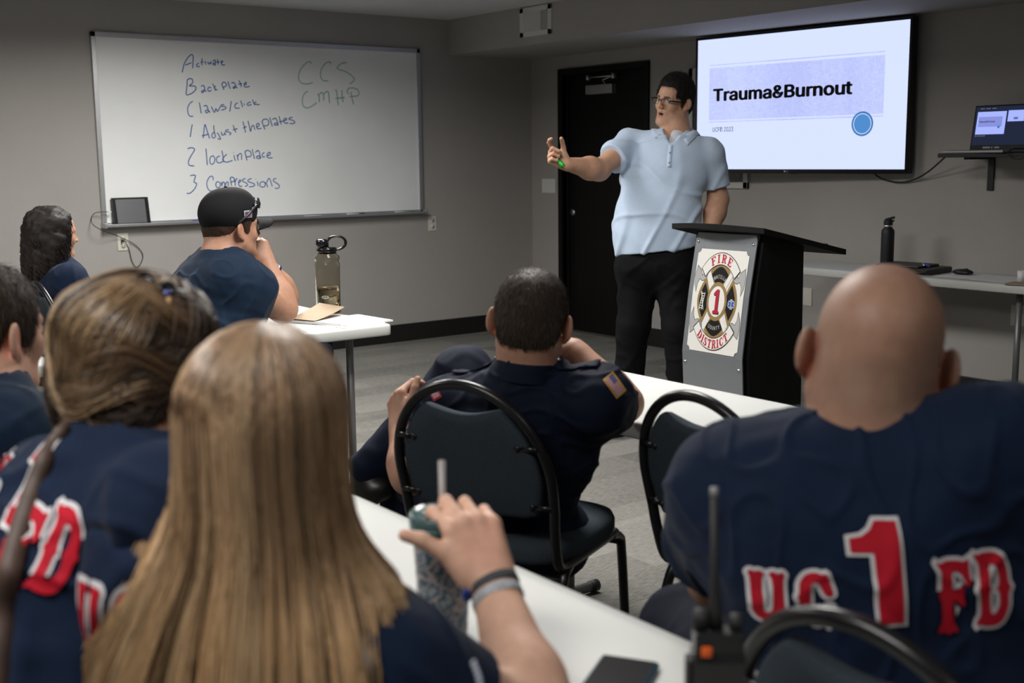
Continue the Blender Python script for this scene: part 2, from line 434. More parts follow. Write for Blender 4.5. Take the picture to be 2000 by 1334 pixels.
def strands(name, roots, paths_fn, n, seg, r0, cols, mt, parent, sides=3, taper=0.5):
    """n hair strands as thin tubes in one mesh; paths_fn(i) -> (seg,3)"""
    V = []; F = []; T = []
    ang = np.arange(sides) * 2 * PI / sides
    for i in range(n):
        P = paths_fn(i)
        if P is None: continue
        P = np.asarray(P); k = len(P); t = np.gradient(P, axis=0); t /= np.linalg.norm(t, axis=1, keepdims=True) + 1e-9
        ref = np.array([0.31, 0.17, 0.93]); a = np.cross(t, ref); a /= np.linalg.norm(a, axis=1, keepdims=True) + 1e-9; b = np.cross(t, a)
        rr = r0 * (1 - taper * np.linspace(0, 1, k) ** 2)
        ring = P[:, None] + rr[:, None, None] * (np.cos(ang)[None, :, None] * a[:, None] + np.sin(ang)[None, :, None] * b[:, None])
        c = np.atleast_2d(cols(i, P)); c = np.repeat(c, sides, 0) if len(c) == k else np.tile(c, (k * sides, 1))
        V.append(ring.reshape(-1, 3)); T.append(c)
        F.append(k)
    off = 0; faces = []
    for k in F:
        i = np.arange(k - 1)[:, None] * sides; j = np.arange(sides)[None]; j2 = (j + 1) % sides
        q = np.stack([i + j, i + j2, i + sides + j2, i + sides + j], -1).reshape(-1, 4) + off
        faces.append(q); off += k * sides
    me = np_mesh(name, np.concatenate(V), np.concatenate(faces)); set_tint(me, np.concatenate(T))
    return link(name, me, mt, parent, world=True)

# ------------------------------------------------------------------ room shell
WY, WX = 7.656, 6.026          # whiteboard wall (y) and screen wall (x)
SX, SZ = 5.225, 2.161          # soffit face and underside
wall_m = add_noise(mat('wall_paint', (0.36, 0.345, 0.325), 0.75, spec=0.25), 3, 0.03, 0.35, 150, 0.003)
ceil_m = add_noise(mat('ceiling_paint', (0.60, 0.61, 0.62), 0.85, spec=0.2), 3, 0.03, 0.3, 90, 0.003)
base_m = mat('black_vinyl', (0.012, 0.011, 0.011), 0.45)
door_m = add_noise(mat('black_door', (0.005, 0.0045, 0.0045), 0.5, spec=0.25), 12, 0.2, stretch=(1, 1, 0.1))
carpet = mat('carpet_planks', (0.2, 0.19, 0.17), 0.95, spec=0.1)
n, l, b = nodes_of(carpet)
tc = n.new('ShaderNodeTexCoord')
def node(t, **kw):
    q = n.new(t)
    for k_, v_ in kw.items(): setattr(q, k_, v_)
    return q
bk = node('ShaderNodeTexBrick', offset=0.5, offset_frequency=2); bk.inputs['Scale'].default_value = 1.0
bk.inputs['Brick Width'].default_value = 1.0; bk.inputs['Row Height'].default_value = 0.25; bk.inputs['Mortar Size'].default_value = 0.0015
bk.inputs['Color1'].default_value = (0, 0, 0, 1); bk.inputs['Color2'].default_value = (1, 1, 1, 1); bk.inputs['Mortar'].default_value = (0.0, 0.0, 0.0, 1); bk.inputs['Bias'].default_value = 0
l.new(tc.outputs['Object'], bk.inputs['Vector'])
mp = node('ShaderNodeMapping'); mp.inputs['Scale'].default_value = (2.2, 5.0, 1); l.new(tc.outputs['Object'], mp.inputs[0])
sn = node('ShaderNodeTexWhiteNoise', noise_dimensions='3D')
fl = node('ShaderNodeVectorMath', operation='FLOOR')
ns0 = node('ShaderNodeTexNoise'); ns0.inputs['Scale'].default_value = 1.2; l.new(mp.outputs[0], fl.inputs[0]); l.new(fl.outputs[0], sn.inputs[0])
mp2 = node('ShaderNodeMapping'); mp2.inputs['Scale'].default_value = (30, 330, 1); l.new(tc.outputs['Object'], mp2.inputs[0])
ns = node('ShaderNodeTexNoise'); ns.inputs['Scale'].default_value = 1.0; ns.inputs['Detail'].default_value = 3; l.new(mp2.outputs[0], ns.inputs['Vector'])
wv = node('ShaderNodeTexWave', bands_direction='Y'); wv.inputs['Scale'].default_value = 32; wv.inputs['Distortion'].default_value = 1.2; wv.inputs['Detail'].default_value = 2; wv.inputs['Detail Scale'].default_value = 3
l.new(tc.outputs['Object'], wv.inputs['Vector'])
a1 = node('ShaderNodeMath', operation='MULTIPLY_ADD'); a1.inputs[1].default_value = 0.13; l.new(bk.outputs['Color'], a1.inputs[0])
a2 = node('ShaderNodeMath', operation='MULTIPLY'); a2.inputs[1].default_value = 0.14; l.new(sn.outputs[0], a2.inputs[0]); l.new(a2.outputs[0], a1.inputs[2])
a3 = node('ShaderNodeMath', operation='MULTIPLY_ADD'); a3.inputs[1].default_value = 0.26; l.new(wv.outputs['Fac'], a3.inputs[0]); l.new(a1.outputs[0], a3.inputs[2])
a4 = node('ShaderNodeMath', operation='MULTIPLY_ADD'); a4.inputs[1].default_value = 0.80; l.new(ns.outputs[0], a4.inputs[0]); l.new(a3.outputs[0], a4.inputs[2])
cr = node('ShaderNodeValToRGB'); cr.color_ramp.elements[0].position = 0.25; cr.color_ramp.elements[0].color = (0.030, 0.030, 0.027, 1)
cr.color_ramp.elements[1].position = 1.1; cr.color_ramp.elements[1].color = (0.28, 0.272, 0.25, 1); l.new(a4.outputs[0], cr.inputs[0])
l.new(cr.outputs[0], b.inputs['Base Color'])
bp = node('ShaderNodeBump'); bp.inputs['Strength'].default_value = 0.5; bp.inputs['Distance'].default_value = 0.003; l.new(a4.outputs[0], bp.inputs['Height']); l.new(bp.outputs[0], b.inputs['Normal'])

def struct(name, mb, mt, **kw):
    o = mb.build(name, mt, smooth=False, **kw); o['kind'] = 'structure'; return o
struct('floor', MB().box((-3, -3.5, -0.1), (7.2, 8, 0)), carpet)
struct('ceiling', MB().box((-3, -3.5, CEIL), (7.2, 8, CEIL + 0.1)), ceil_m)
struct('wall_north', MB().box((-3, WY, 0), (7.2, WY + 0.12, CEIL)), wall_m)
DY0, DY1, DZ = 6.325, 7.256, 2.015       # door opening
struct('wall_east', MB().box((WX, -3.5, 0), (WX + 0.12, DY0, CEIL)).box((WX, DY1, 0), (WX + 0.12, WY, CEIL)).box((WX, DY0, DZ), (WX + 0.12, DY1, CEIL)), wall_m)
struct('wall_west', MB().box((-3.1, -3.5, 0), (-3, WY, CEIL)), wall_m)
struct('wall_south', MB().box((-3, -3.6, 0), (WX, -3.5, CEIL)), wall_m)
struct('trim_1', MB().box((SX, -3.5, SZ), (WX, WY, CEIL)), wall_m)       # soffit along the screen wall
struct('baseboard_north', MB().box((-3, WY - 0.012, 0), (WX, WY, 0.134)), base_m, bevel=0.003)
struct('baseboard_east', MB().box((WX - 0.012, -3.5, 0), (WX, DY0 - 0.04, 0.134)).box((WX - 0.012, DY1 + 0.04, 0), (WX, WY - 0.012, 0.134)), base_m, bevel=0.003)
struct('baseboard_west', MB().box((-3, -3.5, 0), (-2.988, WY - 0.012, 0.134)), base_m)
# door with its frame and closer
frm = MB()
frm.box((WX - 0.02, DY1, 0), (WX + 0.12, DY1 + 0.045, DZ + 0.045)).box((WX - 0.02, DY0 - 0.045, 0), (WX + 0.12, DY0, DZ + 0.045)).box((WX - 0.02, DY0, DZ), (WX + 0.12, DY1, DZ + 0.045))
frm.box((WX + 0.03, DY1 - 0.02, 0), (WX + 0.12, DY1, DZ)).box((WX + 0.03, DY0, 0), (WX + 0.12, DY0 + 0.02, DZ)).box((WX + 0.03, DY0, DZ - 0.02), (WX + 0.12, DY1, DZ))
door = struct('door_1', frm, door_m, bevel=0.003)
MB().box((WX + 0.05, DY0 + 0.02, 0.012), (WX + 0.095, DY1 - 0.02, DZ - 0.02)).build('door_leaf', door_m, door, smooth=False, bevel=0.002)
alu = add_noise(mat('brushed_aluminium', (0.52, 0.53, 0.54), 0.38, 0.9), 30, 0.05, stretch=(1, 20, 1))
cl = MB().box((WX - 0.005, 6.687, 1.853), (WX + 0.05, 6.985, 1.922)).build('door_closer', alu, door, smooth=False, bevel=0.004, label='silver door closer box near the top of the black door')
MB().tube([(WX - 0.01, 6.955, 1.978), (WX - 0.01, 6.670, 1.977)], 0.006).box((WX - 0.016, 6.945, 1.960), (WX + 0.03, 6.965, 1.995)).box((WX - 0.016, 6.660, 1.958), (WX + 0.03, 6.68, 1.998)).tube([(WX - 0.012, 6.69, 1.972), (WX - 0.02, 6.77, 1.950), (WX - 0.012, 6.75, 1.922)], 0.004).build('closer_arm', alu, cl)
MB().lathe([(0.0, 0), (0.025, 0), (0.025, 0.006), (0.0, 0.006)], n=20).build('door_strike', alu, door).matrix_world = Matrix.Translation((WX + 0.045, 7.20, 0.95)) @ Matrix.Rotation(PI / 2, 4, 'Y')
MB().box((WX - 0.02, DY0, 0), (WX + 0.12, DY1, 0.012)).build('threshold', mat('threshold_metal', (0.2, 0.19, 0.17), 0.5, 0.6), door, smooth=False)

# ------------------------------------------------------------------ air vent on the soffit
white_m = mat('white_enamel', (0.60, 0.60, 0.58), 0.45)
dark_m = mat('duct_shade_black', (0.008, 0.008, 0.008), 0.9)
vy0, vy1, vz0, vz1 = 6.405, 6.755, 2.216, 2.414
v = thing('air_vent', 'white metal air vent with upright louvres set high on the soffit', 'vent', (SX, 6.58, vz0))
MB().box((SX - 0.008, vy0, vz0), (SX, vy1, vz0 + 0.034)).box((SX - 0.008, vy0, vz1 - 0.034), (SX, vy1, vz1)).box((SX - 0.008, vy0, vz0), (SX, vy0 + 0.04, vz1)).box((SX - 0.008, vy1 - 0.04, vz0), (SX, vy1, vz1)).build('frame', white_m, v, world=True, smooth=False, bevel=0.002)
MB().box((SX - 0.0015, vy0 + 0.03, vz0 + 0.03), (SX - 0.0005, vy1 - 0.03, vz1 - 0.03)).build('duct_shade_sheet', dark_m, v, world=True, smooth=False)  # black sheet over the solid soffit stands for the shade inside the duct
lv = MB()
for k in range(22):
    y = vy0 + 0.045 + k * (vy1 - vy0 - 0.09) / 21; t = 0.0035 if k < 6 else 0.0095
    lv.obox((SX - 0.006, y, (vz0 + vz1) / 2), (1, 0, 0), (0, 1, 0), (0, 0, 1), 0.005, t * 0.55, 0.066)
lv.build('louvres', white_m, v, world=True, smooth=False)

# ------------------------------------------------------------------ wall plates
plate_m = mat('ivory_plate', (0.62, 0.60, 0.53), 0.35); slot_m = mat('slot', (0.05, 0.045, 0.04), 0.6)
def outlet(x, z, label):
    o = thing('wall_outlet', label, 'outlet', (x, WY, z), 0, 'duplex outlets on the whiteboard wall')
    MB().box((-0.036, -0.006, -0.057), (0.036, 0, 0.057)).build('cover_plate', plate_m, o, smooth=False, bevel=0.003)
    for dz in (-0.024, 0.024):
        s_ = MB().lathe([(0.0, 0.0), (0.0165, 0.0), (0.0165, 0.003), (0, 0.003)], n=20).build('socket', plate_m, o); s_.location = (0, -0.006, dz); s_.rotation_euler = (PI / 2, 0, 0)
        MB().box((-0.008, -0.0102, dz - 0.004), (-0.0055, -0.0088, dz + 0.006)).box((0.0055, -0.0102, dz - 0.004), (0.008, -0.0088, dz + 0.006)).box((-0.002, -0.0102, dz - 0.012), (0.002, -0.0088, dz - 0.008)).build('slots', slot_m, o, smooth=False)
    return o
outlet(2.636, 0.872, 'ivory duplex outlet below the whiteboard with the tablet charger plugged in')
outlet(5.041, 0.889, 'ivory duplex outlet below the right end of the whiteboard, nothing plugged in')
sw = thing('light_switch', 'white three gang light switch plate beside the black door', 'light switch', (WX, 7.438, 1.157))
MB().box((-0.006, -0.084, -0.057), (0, 0.084, 0.057)).build('cover_plate', mat('white_plate', (0.66, 0.66, 0.63), 0.35), sw, smooth=False, bevel=0.003)
for dy in (-0.046, 0, 0.046):
    MB().box((-0.0075, dy - 0.009, -0.022), (-0.004, dy + 0.009, 0.022)).box((-0.013, dy - 0.004, -0.002), (-0.004, dy + 0.004, 0.012)).build('toggle', MATS['white_plate'], sw, smooth=False, bevel=0.001)
for y, z, hw, lb in ((4.83, 0.488, 0.042, 'blank ivory wall plate low on the wall beside the lectern'), (3.40, 0.51, 0.042, 'ivory wall plate under the long wall table at the photo right edge')):
    o = MB().box((WX - 0.006, y - hw, z - 0.057), (WX, y + hw, z + 0.057)).build('wall_plate', plate_m, smooth=False, bevel=0.003); tag(o, lb, 'wall plate', 'blank plates low on the screen wall')

# ------------------------------------------------------------------ whiteboard
bx0, bx1, bz0, bz1 = 2.506, 4.950, 0.979, 2.195
wb = thing('whiteboard', 'large white board with aluminium frame and handwritten blue and green notes', 'whiteboard', ((bx0 + bx1) / 2, WY, bz0))
board_m = mat('board_enamel', (0.80, 0.82, 0.82), 0.40, spec=0.4); add_noise(board_m, 2.2, 0.045)
MB().box((bx0 + 0.02, WY - 0.014, bz0 + 0.02), (bx1 - 0.02, WY, bz1 - 0.02)).build('panel', board_m, wb, world=True, smooth=False)
fr = MB()
for a, c in (((bx0, bz0), (bx0 + 0.028, bz1)), ((bx1 - 0.028, bz0), (bx1, bz1)), ((bx0, bz1 - 0.03), (bx1, bz1)), ((bx0, bz0), (bx1, bz0 + 0.022))):
    fr.box((a[0], WY - 0.024, a[1]), (c[0], WY, c[1]))
for k in range(9): fr.lathe([(0, 0), (0.004, 0), (0.004, 0.003), (0, 0.003)], (0, 0, 0), 8) if False else fr.obox((bx0 + 0.15 + k * 0.27, WY - 0.0245, bz1 - 0.016), (1, 0, 0), (0, 1, 0), (0, 0, 1), 0.003, 0.0012, 0.003)
fr.build('frame', alu, wb, world=True, smooth=False, bevel=0.003)
MB().box((bx0, WY - 0.075, bz0 - 0.006), (bx1, WY - 0.02, bz0 + 0.002)).box((bx0, WY - 0.078, bz0 - 0.006), (bx1, WY - 0.072, bz0 + 0.012)).box((bx0 - 0.004, WY - 0.08, bz0 - 0.012), (bx0 + 0.012, WY, bz0 + 0.02)).box((bx1 - 0.012, WY - 0.08, bz0 - 0.012), (bx1 + 0.006, WY, bz0 + 0.02)).build('marker_tray', alu, wb, world=True, smooth=False, bevel=0.002)
WRITING = [('b',[(587,984),(592,1005),(604,1040),(629,1079),(653,1100),(664,1100),(668,1085),(664,1051),(660,1014)]),('b',[(610,1032),(631,1040),(653,1049)]),('b',[(705,1047),(693,1041),(688,1030),(697,1024),(710,1029)]),('b',[(730,1079),(724,1057),(726,1036)]),('b',[(717,1053),(739,1058)]),('b',[(749,1062),(752,1045),(754,1042)]),('b',[(749,1070),(751,1069)]),('b',[(767,1060),(773,1046),(780,1047),(791,1062),(788,1050),(791,1045)]),('b',[(804,1067),(819,1072),(821,1061),(817,1041),(805,1043),(804,1051),(818,1053)]),('b',[(819,1041),(823,1040)]),('b',[(838,1079),(838,1062),(842,1045)]),('b',[(828,1059),(852,1063)]),('b',[(860,1055),(873,1063),(872,1068),(863,1065),(863,1052),(870,1043),(888,1043)]),('b',[(618,929),(614,898),(606,844),(627,843),(653,856),(674,878),(672,896),(656,899),(630,899),(653,917),(654,940),(642,946),(626,942),(614,931)]),('b',[(711,897),(728,904),(734,895),(736,875),(725,860),(714,858),(717,868),(735,873),(746,863)]),('b',[(783,888),(769,894),(759,883),(763,867),(784,873)]),('b',[(794,917),(805,895),(813,871)]),('b',[(816,904),(804,888),(827,876)]),('b',[(858,918),(873,879)]),('b',[(858,914),(871,929),(888,923),(890,906),(866,894)]),('b',[(904,935),(910,911),(919,887)]),('b',[(928,924),(945,929),(956,916),(958,903),(950,892),(940,892),(943,900),(958,903),(969,892)]),('b',[(984,944),(995,922),(999,901)]),('b',[(976,919),(1007,923)]),('b',[(1019,916),(1036,921),(1036,932),(1025,927),(1021,909),(1033,901),(1061,907)]),('b',[(649,799),(629,786),(613,760),(610,734),(617,708),(631,700),(647,702)]),('b',[(694,792),(699,757),(704,720)]),('b',[(723,768),(742,773),(750,758),(754,736),(744,725),(733,731),(735,738),(752,743),(767,727)]),('b',[(777,766),(787,745),(798,729),(809,754),(820,735),(841,768)]),('b',[(869,782),(851,779),(846,770),(869,769),(882,762),(873,752),(847,744)]),('b',[(922,805),(915,774),(907,736)]),('b',[(967,795),(949,783),(946,765),(958,758),(980,761)]),('b',[(990,810),(997,788),(1001,766)]),('b',[(1013,791),(1017,780)]),('b',[(1026,803),(1027,802)]),('b',[(1064,802),(1042,794),(1037,782),(1049,779),(1069,786)]),('b',[(1077,818),(1084,799),(1093,781)]),('b',[(1106,806),(1087,790),(1128,785)]),('b',[(637,648),(628,612),(618,565)]),('b',[(709,558),(716,604),(726,649),(738,608),(754,556)]),('b',[(699,573),(750,584)]),('b',[(787,643),(789,604),(797,564)]),('b',[(794,595),(777,591),(770,573),(778,559),(792,562)]),('b',[(810,595),(823,573),(832,553),(822,551),(811,555)]),('b',[(839,600),(843,580),(857,581),(864,596),(866,585),(872,579)]),('b',[(893,616),(873,609),(873,600),(897,598),(908,589),(896,580)]),('b',[(926,645),(934,623),(943,596)]),('b',[(923,613),(958,622)]),('b',[(999,670),(1008,637),(1015,596)]),('b',[(997,625),(1025,636)]),('b',[(1037,675),(1045,641),(1053,603),(1062,635),(1075,644),(1081,632),(1085,614)]),('b',[(1099,630),(1118,646),(1115,658),(1100,653),(1099,635),(1108,621),(1136,626)]),('b',[(1140,674),(1149,646),(1160,617)]),('b',[(1139,665),(1153,685),(1179,687),(1192,670),(1184,647),(1151,640)]),('b',[(1200,701),(1208,670),(1217,638)]),('b',[(1220,686),(1242,695),(1254,679),(1258,656),(1247,647),(1232,652),(1238,659),(1258,661),(1261,643)]),('b',[(1271,709),(1279,679),(1286,652)]),('b',[(1269,670),(1302,675)]),('b',[(1305,677),(1325,684),(1328,694),(1310,691),(1307,671),(1319,661),(1340,664)]),('b',[(1375,702),(1353,698),(1347,689),(1372,683),(1391,671),(1383,660),(1350,659)]),('b',[(596,488),(619,495),(640,490),(642,477),(617,442),(599,411),(597,387),(608,377),(636,375)]),('b',[(724,489),(726,441),(728,379)]),('b',[(774,442),(754,432),(747,409),(752,389),(766,385),(779,398),(784,422),(774,440)]),('b',[(821,438),(804,433),(795,418),(802,395),(826,395),(839,404)]),('b',[(837,475),(843,435),(845,397)]),('b',[(870,451),(839,417),(865,397),(910,408)]),('b',[(923,444),(926,421),(932,405)]),('b',[(920,462),(922,460)]),('b',[(945,448),(952,407)]),('b',[(949,434),(962,451),(977,452),(978,430),(977,411)]),('b',[(1004,465),(1010,438),(1016,407)]),('b',[(1002,461),(1014,474),(1037,472),(1050,454),(1042,434),(1010,432)]),('b',[(1059,484),(1065,451),(1073,417)]),('b',[(1081,460),(1099,474),(1111,465),(1114,437),(1111,419),(1094,422),(1089,433),(1114,437),(1121,419)]),('b',[(1150,460),(1135,451),(1132,437),(1139,429),(1152,433)]),('b',[(1162,435),(1190,445),(1191,460),(1175,455),(1169,437),(1176,423),(1209,423)]),('b',[(604,310),(623,314),(640,311),(636,294),(628,269),(644,260),(644,247),(628,221),(603,199),(587,193),(573,195)]),('b',[(764,278),(764,298),(752,305),(733,292),(718,259),(722,227),(740,205),(761,209)]),('b',[(803,266),(788,264),(781,244),(793,226),(809,232),(814,252),(805,266)]),('b',[(822,265),(825,234)]),('b',[(826,247),(836,265),(845,256),(847,233),(855,256),(870,264),(871,235)]),('b',[(888,287),(895,237)]),('b',[(884,282),(896,296),(915,288),(916,270),(895,262)]),('b',[(917,288),(921,263),(922,236)]),('b',[(923,263),(931,281),(941,285)]),('b',[(945,254),(962,265),(963,275),(950,269),(947,245),(958,231),(973,233)]),('b',[(1000,284),(980,278),(977,267),(1006,252),(1013,239),(993,229)]),('b',[(1045,283),(1020,275),(1019,263),(1053,251),(1066,240),(1052,229),(1022,227)]),('b',[(1086,262),(1090,241),(1092,230)]),('b',[(1075,281),(1077,279)]),('b',[(1133,261),(1111,255),(1105,236),(1117,223),(1139,226),(1145,247),(1133,261)]),('b',[(1148,256),(1164,221)]),('b',[(1158,254),(1170,279),(1182,276),(1191,248),(1198,226)]),('b',[(1231,280),(1212,276),(1209,262),(1239,243),(1253,226),(1240,211),(1217,213)]),('g',[(1536,1074),(1532,1087),(1517,1088),(1493,1076),(1460,1043),(1439,1008),(1433,969),(1441,951),(1462,937),(1495,935),(1520,939),(1542,945)]),('g',[(1690,1075),(1691,1091),(1676,1092),(1650,1082),(1623,1052),(1608,1019),(1609,984),(1623,964),(1642,960),(1667,960)]),('g',[(1822,1090),(1803,1093),(1773,1083),(1748,1064),(1744,1050),(1760,1042),(1804,1032),(1842,1014),(1871,992),(1880,980),(1870,963),(1841,944)]),('g',[(1503,882),(1485,877),(1466,856),(1456,824),(1458,789),(1473,773),(1495,770),(1524,779),(1567,805)]),('g',[(1579,868),(1589,843),(1589,811)]),('g',[(1586,859),(1605,877),(1618,875),(1626,853),(1624,824)]),('g',[(1625,866),(1646,883),(1663,883),(1667,854),(1671,806)]),('g',[(1719,894),(1728,897),(1733,875),(1737,830),(1741,792)]),('g',[(1718,839),(1794,847)]),('g',[(1774,897),(1774,863),(1776,834),(1783,816)]),('g',[(1848,887),(1854,848),(1867,799)]),('g',[(1829,871),(1818,893),(1830,911),(1861,917),(1895,910),(1913,892),(1913,872),(1899,861),(1866,857),(1835,854)])]
ink = {'b': mat('blue_marker_ink', (0.05, 0.14, 0.42), 0.5), 'g': mat('green_marker_ink', (0.28, 0.50, 0.42), 0.6)}
def WLINE(c, x, z):
    """which written line a stroke belongs to"""
    return int(np.argmin([abs(z - (b0 + sl * (x - 600))) for b0, sl in (LINES_B if c == 'b' else LINES_G)]))
LINES_B = ((1040, 0.02), (870, 0.03), (705, 0.04), (525, 0.22), (370, 0.03), (170, 0.03)); LINES_G = ((975, 0.0), (760, 0.0))
groups = {}
for cc, pts in WRITING:
    mx_, mz_ = sum(p[0] for p in pts) / len(pts), sum(p[1] for p in pts) / len(pts)
    groups.setdefault((cc, WLINE(cc, mx_, mz_)), []).append(pts)
words = {}
for key, lst in groups.items():
    lst.sort(key=lambda q: min(p[0] for p in q)); hi_ = None; w_ = 0
    for q in lst:
        if hi_ is not None and min(p[0] for p in q) - hi_ > 24: w_ += 1
        hi_ = max(p[0] for p in q) if hi_ is None or min(p[0] for p in q) - hi_ > 24 else max(hi_, max(p[0] for p in q))
        words.setdefault(key + (w_,), []).append(q)
for (c_, ln_, wd_), lst in sorted(words.items()):
    mb = MB(); nm = 'blue_handwriting' if c_ == 'b' else 'green_handwriting'
    for pts in lst:
        P = [(bx0 + a / 1000, WY - 0.0145, bz0 + d / 1000) for a, d in pts]
        P = curve_pts(P, 4) if len(P) > 2 else [np.array(q) for q in P]
        mb.tube(P, 0.0036 if c_ == 'b' else 0.0042, 5)
    # ink lies flat on the panel
    me = mb.mesh(nm)
    for q in me.vertices: q.co.y = WY - 0.0146 + (q.co.y - (WY - 0.0145)) * 0.12
    link(nm, me, ink[c_], wb, world=True)
# markers on the tray
def marker(x0, x1, body, cap, label):
    o = thing('marker', label, 'marker', ((x0 + x1) / 2, WY - 0.048, bz0 + 0.0095), 0, 'dry erase markers on the board tray')
    L = abs(x1 - x0) / 2
    MB().tube([(-L, 0, 0), (L * 0.35, 0, 0)], 0.0075, 12).build('barrel', body, o)
    MB().tube([(L * 0.35, 0, 0), (L * 0.9, 0, 0), (L, 0, 0)], [0.0085, 0.0085, 0.006], 12).build('cap', cap, o)
wpl = mat('marker_white', (0.6, 0.6, 0.58), 0.4)
def bxp(px): return float((EYE + (FWD + (px - 1000) / FPX * RGT - (430 - 667) / FPX * UPV) * 1)[0] * 0 + px)
marker(3.10, 3.22, mat('marker_blue', (0.01, 0.03, 0.30), 0.35), MATS['marker_blue'], 'blue marker on the tray beside the black cap')
marker(4.27, 4.42, wpl, mat('marker_black', (0.01, 0.01, 0.01), 0.35), 'white barrelled marker with a black cap on the whiteboard tray')
marker(4.84, 4.68, wpl, mat('marker_green', (0.02, 0.22, 0.05), 0.35), 'green capped marker at the right end of the whiteboard tray')
tag(MB().box((3.93, WY - 0.06, bz0 + 0.002), (4.06, WY - 0.035, bz0 + 0.014)).build('marker', wpl, bevel=0.004), 'plain white marker lying on the whiteboard tray beside the cap brim', 'marker', 'dry erase markers on the board tray')

# ------------------------------------------------------------------ tablet leaning on the board and its charging cable
blk = mat('black_plastic', (0.012, 0.012, 0.013), 0.35); rub = mat('black_rubber', (0.015, 0.015, 0.016), 0.6)
tb = thing('tablet', 'black tablet standing on the left end of the whiteboard tray', 'tablet', (2.69, WY - 0.05, bz0 + 0.003), 0)
tb.rotation_euler = (math.radians(-9), 0, math.radians(4))
MB().box((-0.125, -0.005, 0), (0.125, 0.005, 0.178)).build('case', blk, tb, smooth=False, bevel=0.008, seg=3)
MB().box((-0.098, -0.0062, 0.012), (0.098, -0.0050, 0.166)).build('screen', mat('screen_reflection', (0.42, 0.43, 0.45), 0.28, 0.85), tb, smooth=False)  # pale metallic base stands in for ceiling lamps mirrored in the glass
MB().lathe([(0, 0), (0.006, 0), (0.006, 0.001), (0, 0.001)], n=16).build('home_button', rub, tb).matrix_basis = Matrix.Translation((0.111, -0.0055, 0.089)) @ Matrix.Rotation(PI / 2, 4, 'X')
def wall_pt(px, py, off=0.01):
    d = FWD + (px - 1000) / FPX * RGT - (py - 667) / FPX * UPV; return EYE + d * ((WY - off) / d[1])
cb = thing('charging_cable', 'thin black cable looping from the tablet down to the wall outlet', 'cable', (2.55, WY - 0.01, 1.0))
cp = [wall_pt(x, y, o) for x, y, o in ((217, 414, .055), (200, 414, .05), (184, 417, .03), (178, 429, .012), (184, 441, .09), (205, 452, .09), (232, 462, .03), (262, 477, .012), (278, 495, .01), (276, 512, .01), (266, 522, .01), (257, 508, .01), (253, 490, .012), (246, 474, .02), (239, 471, .022))]
MB().tube(curve_pts(cp, 6), 0.0024, 6).build('cord', rub, cb, world=True)
MB().obox(wall_pt(239, 471, .022), (1, 0, 0), (0, 1, 0), (0, 0, 1), 0.006, 0.012, 0.006).build('plug', rub, cb, world=True, smooth=False, bevel=0.002)
MB().obox(wall_pt(214, 414, .055), (1, 0, 0), (0, 1, 0), (0, 0, 1), 0.012, 0.004, 0.004).build('connector', mat('white_plug', (0.6, 0.6, 0.6), 0.4), cb, world=True, smooth=False, bevel=0.001)

# ------------------------------------------------------------------ framed picture behind the screen
pf = thing('framed_picture', 'white framed black and white picture hanging behind the big screen', 'picture', (WX, 5.6, 1.165))
pm = MB()
for a, c in (((5.331, 1.165), (5.37, 1.977)), ((5.84, 1.165), (5.88, 1.977)), ((5.331, 1.165), (5.88, 1.21)), ((5.331, 1.80), (5.88, 1.977))):
    pm.box((WX - 0.022, a[0], a[1]), (WX, c[0], c[1]))
pm.build('frame', mat('picture_white', (0.50, 0.50, 0.47), 0.5), pf, world=True, smooth=False, bevel=0.003)
art = add_noise(mat('photo_print', (0.06, 0.06, 0.06), 0.3), 14, 0.95, detail=2)
MB().box((WX - 0.012, 5.36, 1.20), (WX - 0.002, 5.85, 1.81)).build('print', art, pf, world=True, smooth=False)

# ------------------------------------------------------------------ big screen
PL, PR = np.array([5.81, 5.607]), np.array([5.93, 4.078]); tw = np.linalg.norm(PR - PL); tz0, tz1 = 1.283, 2.136
td = (PR - PL) / tw; tn = np.array([td[1], -td[0]]) ; tn = tn if tn[0] < 0 else -tn
def tvp(u, w, off=0.0):
    """u 0..1 left to right, w 0..1 top to bottom of the screen, off metres out of it"""
    q = PL + td * (u * tw) + tn * off
    return (q[0], q[1], tz1 + (tz0 - tz1) * w)
ax_u = np.array([td[0], td[1], 0]); ax_n = np.array([tn[0], tn[1], 0]); ctr = np.array([*(PL + PR) / 2, (tz0 + tz1) / 2])
tv = thing('television', 'large flat wall screen showing the Trauma&Burnout title slide', 'television', (float(ctr[0]), float(ctr[1]), tz0))
tvb = MB().obox(ctr - ax_n * 0.032, ax_u, ax_n, (0, 0, 1), tw / 2 + 0.012, 0.030, (tz1 - tz0) / 2 + 0.013)
tvb.build('housing', mat('gloss_black', (0.006, 0.006, 0.007), 0.15), tv, world=True, smooth=False, bevel=0.004)
bz = MB()
for a, c in (((-0.008, -0.014), (1.008, 0.006)), ((-0.008, 0.985), (1.008, 1.016)), ((-0.008, 0), (0.002, 1)), ((0.998, 0), (1.008, 1))):
    p0, p1 = tvp(a[0], a[1]), tvp(c[0], c[1]); cc = (np.array(p0) + p1) / 2
    bz.obox(cc + ax_n * 0.001, ax_u, ax_n, (0, 0, 1), abs(c[0] - a[0]) * tw / 2, 0.003, abs(p1[2] - p0[2]) / 2)
bz.build('bezel', MATS['gloss_black'], tv, world=True, smooth=False)
def quad(mt_name, col, st, u0, u1, w0, w1, off, name, noise=None):
    mt = mat(mt_name, (0, 0, 0), 0.3, spec=0.2, emit=col, estr=st)
    q = MB().add([tvp(u0, w1, off), tvp(u1, w1, off), tvp(u1, w0, off), tvp(u0, w0, off)], [(0, 1, 2, 3)])
    return q.build(name, mt, tv, world=True, smooth=False), mt
